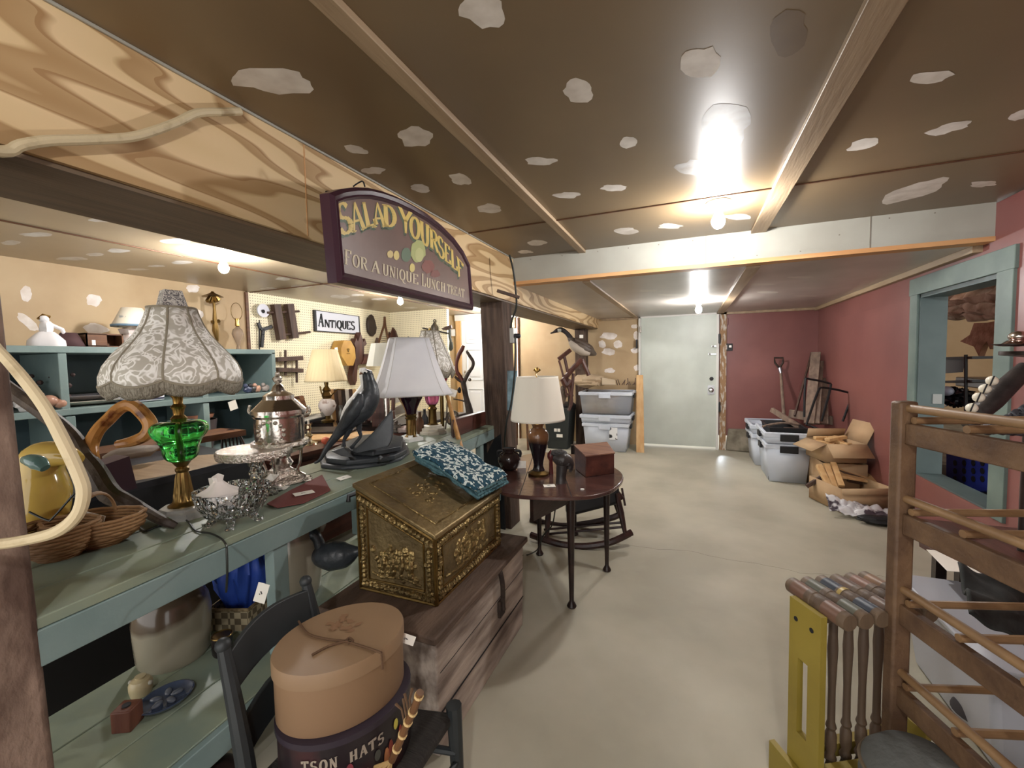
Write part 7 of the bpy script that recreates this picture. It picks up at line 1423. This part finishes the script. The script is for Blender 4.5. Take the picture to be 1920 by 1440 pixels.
plate([P(1588, 862, D=4.2), P(1630, 862, D=4.2), P(1662, 888, D=3.95), P(1612, 884, D=3.95)], .03, 'dark_board', 'brown', 'brown board lying behind the plywood triangle over the lower box', 'board')
plate([P(1652, 880, D=3.9), P(1660, 880, D=3.9), P(1680, 902, D=3.7), P(1674, 902, D=3.7)], .015, 'pale_lath', 'pine', 'narrow pale lath at the right end of the scrap pile', 'lath')
for k, (a_, b2) in enumerate((((1560, 880), (1640, 905)), ((1590, 900), (1660, 915)), ((1512, 912), (1540, 895)))): tag(MB().beam(P(*a_, D=3.85), P(*b2, D=3.8), .04, .03).obj('old_stick', M['tool'], bevel=.003), ('dark broken slat under the plywood triangle', 'second dark slat low in the scrap pile', 'weathered stick end poking left out of the scrap pile')[k], 'stick')
M['plas'] = mat('clear_wrap', (214, 208, 204), .2, tr=.5, ior=1.1, bump=1, bs=18)
b_ = MB(); b_.ball(P(1556, 848, D=4.3), .13, (.9, .9, .9), nz=.5, fr=14, n=32, m=24); tag(b_.obj('plastic_wrap', M['plas']), 'crumpled clear plastic wrap between the clear bins and the cardboard boxes', 'plastic')
b_ = MB(); b_.grid(lambda u, v: (lambda p: p+Vector((0, 0, .012+.06*abs(noise.noise(p*16)))))(P(1556+u*115-v*8*(1-u), 966-v*36*(1-.55*u)+u*14, Z=.012+.12*v*(1-u))), 40, 24); tag(b_.obj('paper_bag', mat('printed_white_bag', (220, 218, 220), .35, c2=(84, 74, 82), ns=11, lo=.5, hi=.56), solid=.006, smooth=60), 'crumpled white printed plastic bag lying on the floor before the scrap boxes', 'bag')
b_ = MB(); b_.ball(P(1650, 975, Z=.04), .1, (1.4, .6, .35), nz=.3, n=20, m=12); tag(b_.obj('dark_cloth', M['black']), 'dark cloth lump beside the white printed bag', 'cloth')
# ================================================================ croquet stand with mallets
M['yel'] = mat('mustard_yellow_paint', (146, 128, 54), .45, c2=(132, 114, 46), ns=5, bump=.05, bs=20)
M['mallw'] = wood('worn_mallet_wood', (102, 84, 66), (78, 62, 50), 'Z', rough=.55)
T_ = thing('croquet_stand', P(1500, 1440, Z=.2), 'yellow painted croquet stand with a slotted end board', 'stand')
pl = [P(1481, 1118, D=1.27), P(1540, 1158, D=1.16)]; ul = (pl[1]-pl[0]); ul.z = 0; wl_ = ul.length; ul.normalize(); ztp = (pl[0].z+pl[1].z)/2; o0 = Vector((pl[0].x, pl[0].y, 0)); nl = Vector((-ul.y, ul.x, 0))
if nl.x < 0: nl = -nl
th_ = .018
def sbx(s0, s1, z0, z1, nm, off=0, m='yel', th=th_):
    a_ = o0+ul*s0+nl*off; b2 = o0+ul*s1+nl*off; return MB().hexa([a_+Vector((0, 0, z0)), b2+Vector((0, 0, z0)), b2+nl*th+Vector((0, 0, z0)), a_+nl*th+Vector((0, 0, z0))], [a_+Vector((0, 0, z1)), b2+Vector((0, 0, z1)), b2+nl*th+Vector((0, 0, z1)), a_+nl*th+Vector((0, 0, z1))])
# end board: outline with a slot, built as a bridged loop
def slotboard(off, Zt=None):
    W_, Zt = wl_, Zt or ztp; outl = [(0, .04), (W_, .04), (W_, Zt-.015), (W_-.015, Zt), (.015, Zt), (0, Zt-.015)]
    b_ = MB(); b_.k = 0
    for s0, s1, z0, z1 in ((0, W_*.30, .04, Zt), (W_*.62, W_, .04, Zt), (W_*.30, W_*.62, Zt*.72, Zt), (W_*.30, W_*.62, .04, Zt*.34)):
        a_ = o0+ul*s0+nl*off; b2 = o0+ul*s1+nl*off; b_.hexa([a_+Vector((0, 0, z0)), b2+Vector((0, 0, z0)), b2+nl*th_+Vector((0, 0, z0)), a_+nl*th_+Vector((0, 0, z0))], [a_+Vector((0, 0, z1)), b2+Vector((0, 0, z1)), b2+nl*th_+Vector((0, 0, z1)), a_+nl*th_+Vector((0, 0, z1))])
    return b_
slotboard(0).obj('end_board', M['yel'], T_)
for s_ in (.22, .72):
    b_ = MB(); b_.lathe([(.007, -.001), (.007, .0005), (.001, .0006)], M=Matrix.Translation(o0+ul*wl_*s_+Vector((0, 0, ztp-.055))+nl*-.0005) @ Matrix.Rotation(math.atan2(ul.y, ul.x), 4, 'Z') @ Matrix.Rotation(math.pi/2, 4, 'X')); b_.obj('screw_hole', M['ink'], T_)
LS = .34
slotboard(LS, .22).obj('end_board', M['yel'], T_)
sbx(wl_*.42, wl_*.58, ztp-.05, ztp-.02, 'x', .02, th=LS-.03).obj('top_rail', M['mallw'], T_); sbx(.0, .03, .10, .14, 'x', .02, th=LS-.02).obj('lower_rail', M['yel'], T_); sbx(wl_-.03, wl_, .10, .14, 'x', .02, th=LS-.02).obj('lower_rail', M['yel'], T_)
sbx(-.05, wl_+.05, 0.0, .10, 'x', -.02).obj('foot_board', M['yel'], T_); sbx(-.05, wl_+.05, 0.0, .10, 'x', LS+.02).obj('foot_board', M['yel'], T_)
sp_m = (P(1605, 1100, D=1.2)-P(1505, 1125, D=1.24)).length/2.2
bands = [(108, 80, 66), (88, 88, 76), (50, 56, 68), (98, 78, 66), (120, 88, 74), (130, 100, 76)]
for k in range(6):
    off = .042+k*.0495; hc_ = o0+nl*off+ul*(wl_*.5)+Vector((0, 0, ztp+.008))
    lab = ('brown croquet mallet next to the yellow end board', 'grey-green banded croquet mallet, second from the yellow board', 'dark blue croquet mallet with a gold band', 'plain brown croquet mallet right of the blue one', 'reddish croquet mallet fifth from the yellow board', 'croquet mallet farthest from the near yellow board')[k]
    T_ = thing('croquet_mallet', hc_, lab, 'mallet'); MX = Matrix.Translation(hc_) @ ul.to_track_quat('Z', 'Y').to_matrix().to_4x4(); L_ = .1
    b_ = MB(); b_.lathe([(.001, -L_), (.021, -L_), (.0232, -L_+.004), (.0232, -.03), (.0243, -.028), (.0243, -.01), (.0228, -.008), (.0228, .008), (.0243, .01), (.0243, .028), (.0232, .03), (.0232, L_-.004), (.021, L_), (.001, L_)], M=MX, n=24)
    b_.obj('head', M['mallw'], T_)
    for z_ in (-.05, .05): MB().lathe([(.0234, z_-.03), (.0238, z_-.026), (.0238, z_+.026), (.0234, z_+.03)], M=MX, n=24, cap=False).obj('painted_band', mat('band_%d' % k, bands[k], .45), T_)
    if k == 2: MB().lathe([(.0247, -.022), (.0249, -.015), (.0247, -.01)], M=MX, n=24, cap=False).obj('gold_band', mat('gold_paint', (170, 146, 80), .4), T_)
    zh_ = hc_.z; MB().lathe([(.001, .02-zh_), (.013, .024-zh_), (.014, .1-zh_), (.010, .115-zh_), (.016, .13-zh_), (.010, .145-zh_), (.015, .165-zh_), (.015, .2-zh_), (.010, .215-zh_), (.014, .225-zh_), (.010, .24-zh_), (.0095, .34-zh_), (.012, .42-zh_), (.0135, .46-zh_), (.0115, .5-zh_), (.0115, -.024)], tuple(hc_), n=12).obj('handle', M['mallw'], T_)
# ================================================================ wooden rack at the right
M['galv'] = mat('dull_zinc', (150, 152, 150), .5)
M['rackw'] = mat('rack_wood', (110, 84, 60), .6, c2=(80, 58, 42), ns=2, st=(5, 5, 5), bump=.3, bs=14)
M['dowel'] = mat('rack_dowel', (146, 116, 82), .5, c2=(118, 90, 62), ns=8)
RT = P(1696, 752, D=1.10); ru = Vector((.31, -.95, 0)).normalized(); rv = Vector((.95, .31, 0)).normalized()
R0 = Vector((RT.x, RT.y, 0)); LR, WR = .62, .62; zr = RT.z
T_ = thing('wooden_rack', R0, 'tall open wooden drying rack with rails and dowel shelves at the right edge', 'rack')
for a_, e in ((0, 0), (LR, 0), (0, WR), (LR, WR)):
    c0 = R0+ru*a_+rv*e; b_ = MB(); b_.beam(c0, c0+Vector((0, 0, zr)), .045, .034, ru); b_.obj('post', M['rackw'], T_, bevel=.006)
lev = [P(1720, 762, D=1.12).z-.0, P(1716, 930, D=1.12).z, P(1712, 1102, D=1.12).z, P(1705, 1262, D=1.12).z, .14]
for z in lev:
    for e in (0, WR):
        a_ = R0+rv*e+Vector((0, 0, z)); sd = rv*(.0 if e == 0 else 0)
        MB().tube([a_+ru*.015, a_+ru*(LR-.01)], .0105, n=12).obj('side_dowel', M['dowel'], T_)
        b_ = a_+Vector((0, 0, -.065)); MB().beam(b_+ru*.015, b_+ru*(LR-.01), .02, .054).obj('side_rail', M['rackw'], T_, bevel=.003)
    for k in range(5):
        a_ = R0+ru*(.03+k*.135)+Vector((0, 0, z-.03)); MB().tube([a_, a_+rv*WR], .0095, n=10).obj('shelf_dowel', M['dowel'], T_)
# things in and behind the rack
T_ = thing('carved_shell_mask', P(1860, 790, D=1.5), 'dark carved piece edged with white cowrie shells lying on top of the rack', 'carving')
ptube('carved_arm', [(1815, 800, 10), (1835, 775, 15), (1860, 752, 17), (1890, 722, 16), (1925, 690, 14)], 1.45, M['ebony'], par=T_, n=14)
for k, (x, y) in enumerate(((1822, 765), (1835, 745), (1847, 729), (1860, 714))):
    o = MB().ball(P(x, y, D=1.42), .021, (.75, .75, .75), n=14, m=10).obj('cowrie_shell', mat('shell_%d' % k, (232, 226, 208), .3), T_)
    MB().tube([P(x+4, y-9, D=1.402), P(x-4, y+9, D=1.402)], .0022, n=5).obj('shell_slit', M['ink'], o)
b_ = MB(); b_.grid(lambda u, v: P(1850+u*110, 808-u*62*(1-v)-v*5+v*u*15, D=1.46+.05*v)+Vector((0, 0, .006*math.sin(u*40)*math.sin(v*30))), 50, 30); b_.obj('braided_hair', mat('black_braided_fibre', (50, 50, 54), .5, c2=(84, 84, 90), ns=30, bump=.6, bs=40), T_, solid=.03, smooth=60)
T_ = thing('silver_dish', P(1905, 645, D=1.7), 'small reddish silver dish with a knob at the right edge above the carved piece', 'dish')
q = P(1908, 650, D=1.7); MB().lathe([(.001, 0), (.05, .003), (.075, .012), (.05, .008), (.03, .025), (.001, .03)], tuple(q), n=30).obj('plate', mat('copper_silver', (170, 140, 132), .2, 1), T_); MB().ball(q+Vector((0, 0, .04)), .028, (1, 1, .8)).obj('knob', M['silver'], T_)
# table/shelf stand behind the rack carrying that dish and the carved piece (mostly out of frame)
T_ = thing('plant_stand', P(1960, 900, D=1.72), 'dark upright stand at the right edge beneath the silver dish', 'stand')
q = P(1935, 656, D=1.72); MB().lathe([(.001, -.004), (.09, -.004), (.09, -.02), (.015, -.03), (.015, -q.z+.03), (.1, -q.z+.01), (.1, -q.z), (.001, -q.z)], tuple(q), n=24).obj('stand', M['dark'], T_)
M['wbin'] = mat('white_plastic', (176, 178, 186), .35)
q = P(1745, 1250, Z=.25); T_ = thing('white_bin', Vector((1.0, 1.75, 0)), 'large white plastic bin standing on the floor behind the wooden rack', 'bin')
c = Vector((1.08, 1.98, 0)); MB().loft([[c+Vector((a*.20, e*.26, 0)) for a, e in ((-1, -1), (1, -1), (1, 1), (-1, 1))], [c+Vector((a*.24, e*.30, .34)) for a, e in ((-1, -1), (1, -1), (1, 1), (-1, 1))]]).obj('body', M['wbin'], T_, bevel=.02); MB().box(c+Vector((0, 0, .35)), (.5, .62, .02)).obj('lid', M['wbin'], T_, bevel=.006)
T_ = thing('side_table', Vector((1.25, 2.35, 0)), 'low dark table behind the white bin with papers on it', 'table')
tq = [P(1752, 1018, Z=.48), P(1835, 1078, Z=.48)]
tb = [Vector((.93, 2.36, .48)), Vector((1.0, 1.98, .48)), Vector((1.45, 1.98, .48)), Vector((1.45, 2.7, .48)), Vector((1.05, 2.7, .48))]
MB().loft([[p-Vector((0, 0, .02)) for p in tb], tb]).obj('tabletop', M['redwood'], T_)
for x, y in ((1.05, 2.3), (1.4, 2.05), (1.4, 2.6), (1.1, 2.6)): MB().box((x, y, .23), (.04, .04, .46)).obj('leg', M['dark'], T_)
pz = .4835
def pap(pts, lab, z=pz, m='paper'): b_ = MB(); b_.prism([(P(x, y, Z=z).x, P(x, y, Z=z).y) for x, y in pts], .0015, z0=z); tag(b_.obj('paper_sheet', M[m]), lab, 'paper')
pap([(1737, 1031), (1770, 1033), (1840, 1076), (1776, 1071)], 'large white printed sheet lying on the low table behind the rack')
pap([(1800, 1000), (1840, 999), (1842, 1007), (1810, 1008)], 'small white sheet at the back of the low table behind the rack', .486)
card(P(1857, 972, D=2.6), rt+Vector((0, 0, -.6)), up, .05, .03, 'white tag with a dark dot hanging behind the rack', mark=True)
b_ = MB(); b_.grid(lambda u, v: (lambda p: p+Vector((0, 0, .04*noise.noise(p*11))))(P(1798+u*120+v*22, 1062+u*22+v*(86+46*u), D=1.42-.2*v)), 30, 24); tag(b_.obj('dark_jacket', mat('charcoal_cloth', (58, 60, 58), .9, c2=(40, 42, 42), ns=6, bump=.4, bs=30), solid=.01, smooth=60), 'charcoal cloth draped over the middle of the rack', 'cloth')
b_ = MB(); b_.lathe([(.001, .07), (.08, .062), (.12, .03), (.13, 0), (.124, 0)], tuple(P(1880, 1350, D=1.45)), n=32, sy=.8); tag(b_.obj('felt_hat', mat('dark_grey_felt', (62, 58, 60), .9)), 'dark grey rounded felt hat seen low through the rack', 'hat')
q = P(1730, 1452, D=.98); b_ = MB(); T_ = thing('cap_on_legs', Vector((q.x, q.y, 0)), 'round grey cap with a stitched rim at the bottom edge beneath the rack, on legs', 'stool')  # a grey cap, given stool legs to hold it up
for k in range(3): a = 2.1*k+.4; MB().tube([q+Vector((.06*math.cos(a), .06*math.sin(a), -.05)), Vector((q.x+.1*math.cos(a), q.y+.1*math.sin(a), 0))], .012).obj('leg', M['dark'], T_)
MB().lathe([(.115, -.05), (.11, -.0), (.085, .03), (.04, .045), (.001, .048)], tuple(q), n=36).obj('seat', mat('grey_felt', (92, 94, 92), .9, bump=.3, bs=60), T_); MB().tube([q+Vector((.112*math.cos(a), .112*math.sin(a), -.01)) for a in [2*math.pi*i/40 for i in range(40)]], .005, n=6, closed=True).obj('stitched_rim', mat('brown_cord_trim', (110, 96, 78), .9), T_)
# ================================================================ seen through the teal framed opening
b_ = MB(); b_.grid(lambda u, v: Vector((2.35+.06*noise.noise(Vector((u*9, v*5, 1))), 3.4+u*2.4, 1.62+v*.34))+Vector((.09*noise.noise(Vector((u*14, v*7, 4))), 0, .03*math.sin(u*8)*(1-v))), 60, 20)
tag(b_.obj('insulation_batt', mat('grey_fibre_insulation', (186, 172, 152), .95, c2=(140, 124, 104), ns=9, bump=1, bs=25), solid=.08, smooth=70), 'fluffy grey insulation sagging under the ceiling inside the teal framed opening', 'insulation')
ps = [P(x, y, X=2.42) for x, y in ((1800, 640), (1818, 628), (1826, 606), (1850, 605), (1880, 600), (1878, 650), (1868, 640), (1856, 655), (1850, 640), (1842, 650), (1835, 668), (1826, 650))]
MBo = MB().loft([ps, [p+Vector((.04, 0, 0)) for p in ps]]).obj('torn_fur_hide', mat('brown_fur', (120, 84, 60), .95, c2=(160, 120, 96), ns=12, bump=.8, bs=50), smooth=30); tag(MBo, 'ragged brown fur hide hanging inside the teal framed opening below the insulation', 'hide')
M['bluec2'] = mat('blue_crate_plastic', (36, 52, 140), .45)
T_ = thing('blue_crate', P(1830, 880, D=4.0), 'royal blue plastic crate with round holes inside the teal framed opening', 'crate')
cb0 = [P(x, y, X=1.9) for x, y in ((1773, 922), (1868, 922), (1868, 845), (1773, 845))]
b_ = MB(); b_.loft([cb0, [p+Vector((.3, 0, 0)) for p in cb0]]); b_.obj('crate_body', M['bluec2'], T_, bevel=.01)
for i in range(5):
    for j in range(3):
        p = P(1790+17*i, 868+15*j, X=1.895); MB().lathe([(.001, 0), (.022, 0), (.022, .004), (.001, .004)], M=Matrix.Translation(p) @ Matrix.Rotation(math.pi/2, 4, 'Y'), n=14).obj('hole', M['ink'], T_)
zcr = min(p.z for p in cb0)
T_ = thing('inner_counter', (2.1, 3.8, .3), 'dark counter inside the opening under the blue crate', 'counter'); MB().box((2.1, 3.95, (.3+zcr)/2), (.6, 2.0, zcr-.3-.002)).obj('body', mat('dark_counter', (60, 58, 54), .7), T_)
T_ = thing('black_shelf_rack', P(1800, 720, X=2.0), 'black metal shelf inside the opening holding shiny dark bags', 'rack')
for y in (668, 712, 770): a_, b2 = P(1765, y+2, X=2.1), P(1823, y, X=2.1); MB().hexa([a_-Vector((0, 0, .02)), b2-Vector((0, 0, .02)), b2+Vector((.25, 0, -.02)), a_+Vector((.25, 0, -.02))], [a_, b2, b2+Vector((.25, 0, 0)), a_+Vector((.25, 0, 0))]).obj('shelf', M['black'], T_)
MB().tube([P(1811, 665, X=2.1), P(1811, 900, X=2.1)], .012).obj('upright', M['black'], T_); MB().hexa([P(1770, 700, X=2.12), P(1806, 698, X=2.12), P(1806, 698, X=2.2), P(1770, 700, X=2.2)], [P(1770, 672, X=2.12), P(1810, 670, X=2.12), P(1810, 670, X=2.2), P(1770, 672, X=2.2)]).obj('dark_bin', mat('navy_bin', (30, 36, 48), .5), T_)
b_ = MB(); b_.ball(P(1792, 745, X=2.15), .11, (1, 1.2, .7), nz=.5, fr=16, n=30, m=20); tag(b_.obj('rubbish_bag', mat('glossy_black_bag', (26, 26, 30), .12)), 'glossy black rubbish bag on the shelf inside the opening', 'bag')
b_ = MB(); b_.ball(P(1775, 733, X=2.05), .07, (.6, 1, .6), n=20, m=12); tag(b_.obj('pale_bowl', mat('pale_grey_glaze', (150, 156, 170), .2)), 'pale grey bowl shape in front of the black rubbish bag', 'bowl')
tag(MB().box((2.9, 4.9, .98), (.4, 2.6, .1)).obj('dark_piano_top', M['dark'], bevel=.01), 'long dark wooden top against the tan wall inside the opening', 'furniture')
tag(MB().box(P(1757, 748, Y=DY1-.033), (.05, .01, .07)).obj('latch_plate', M['galv'] if 'galv' in M else M['iron']), 'small white latch plate on the dark teal jamb', 'plate')
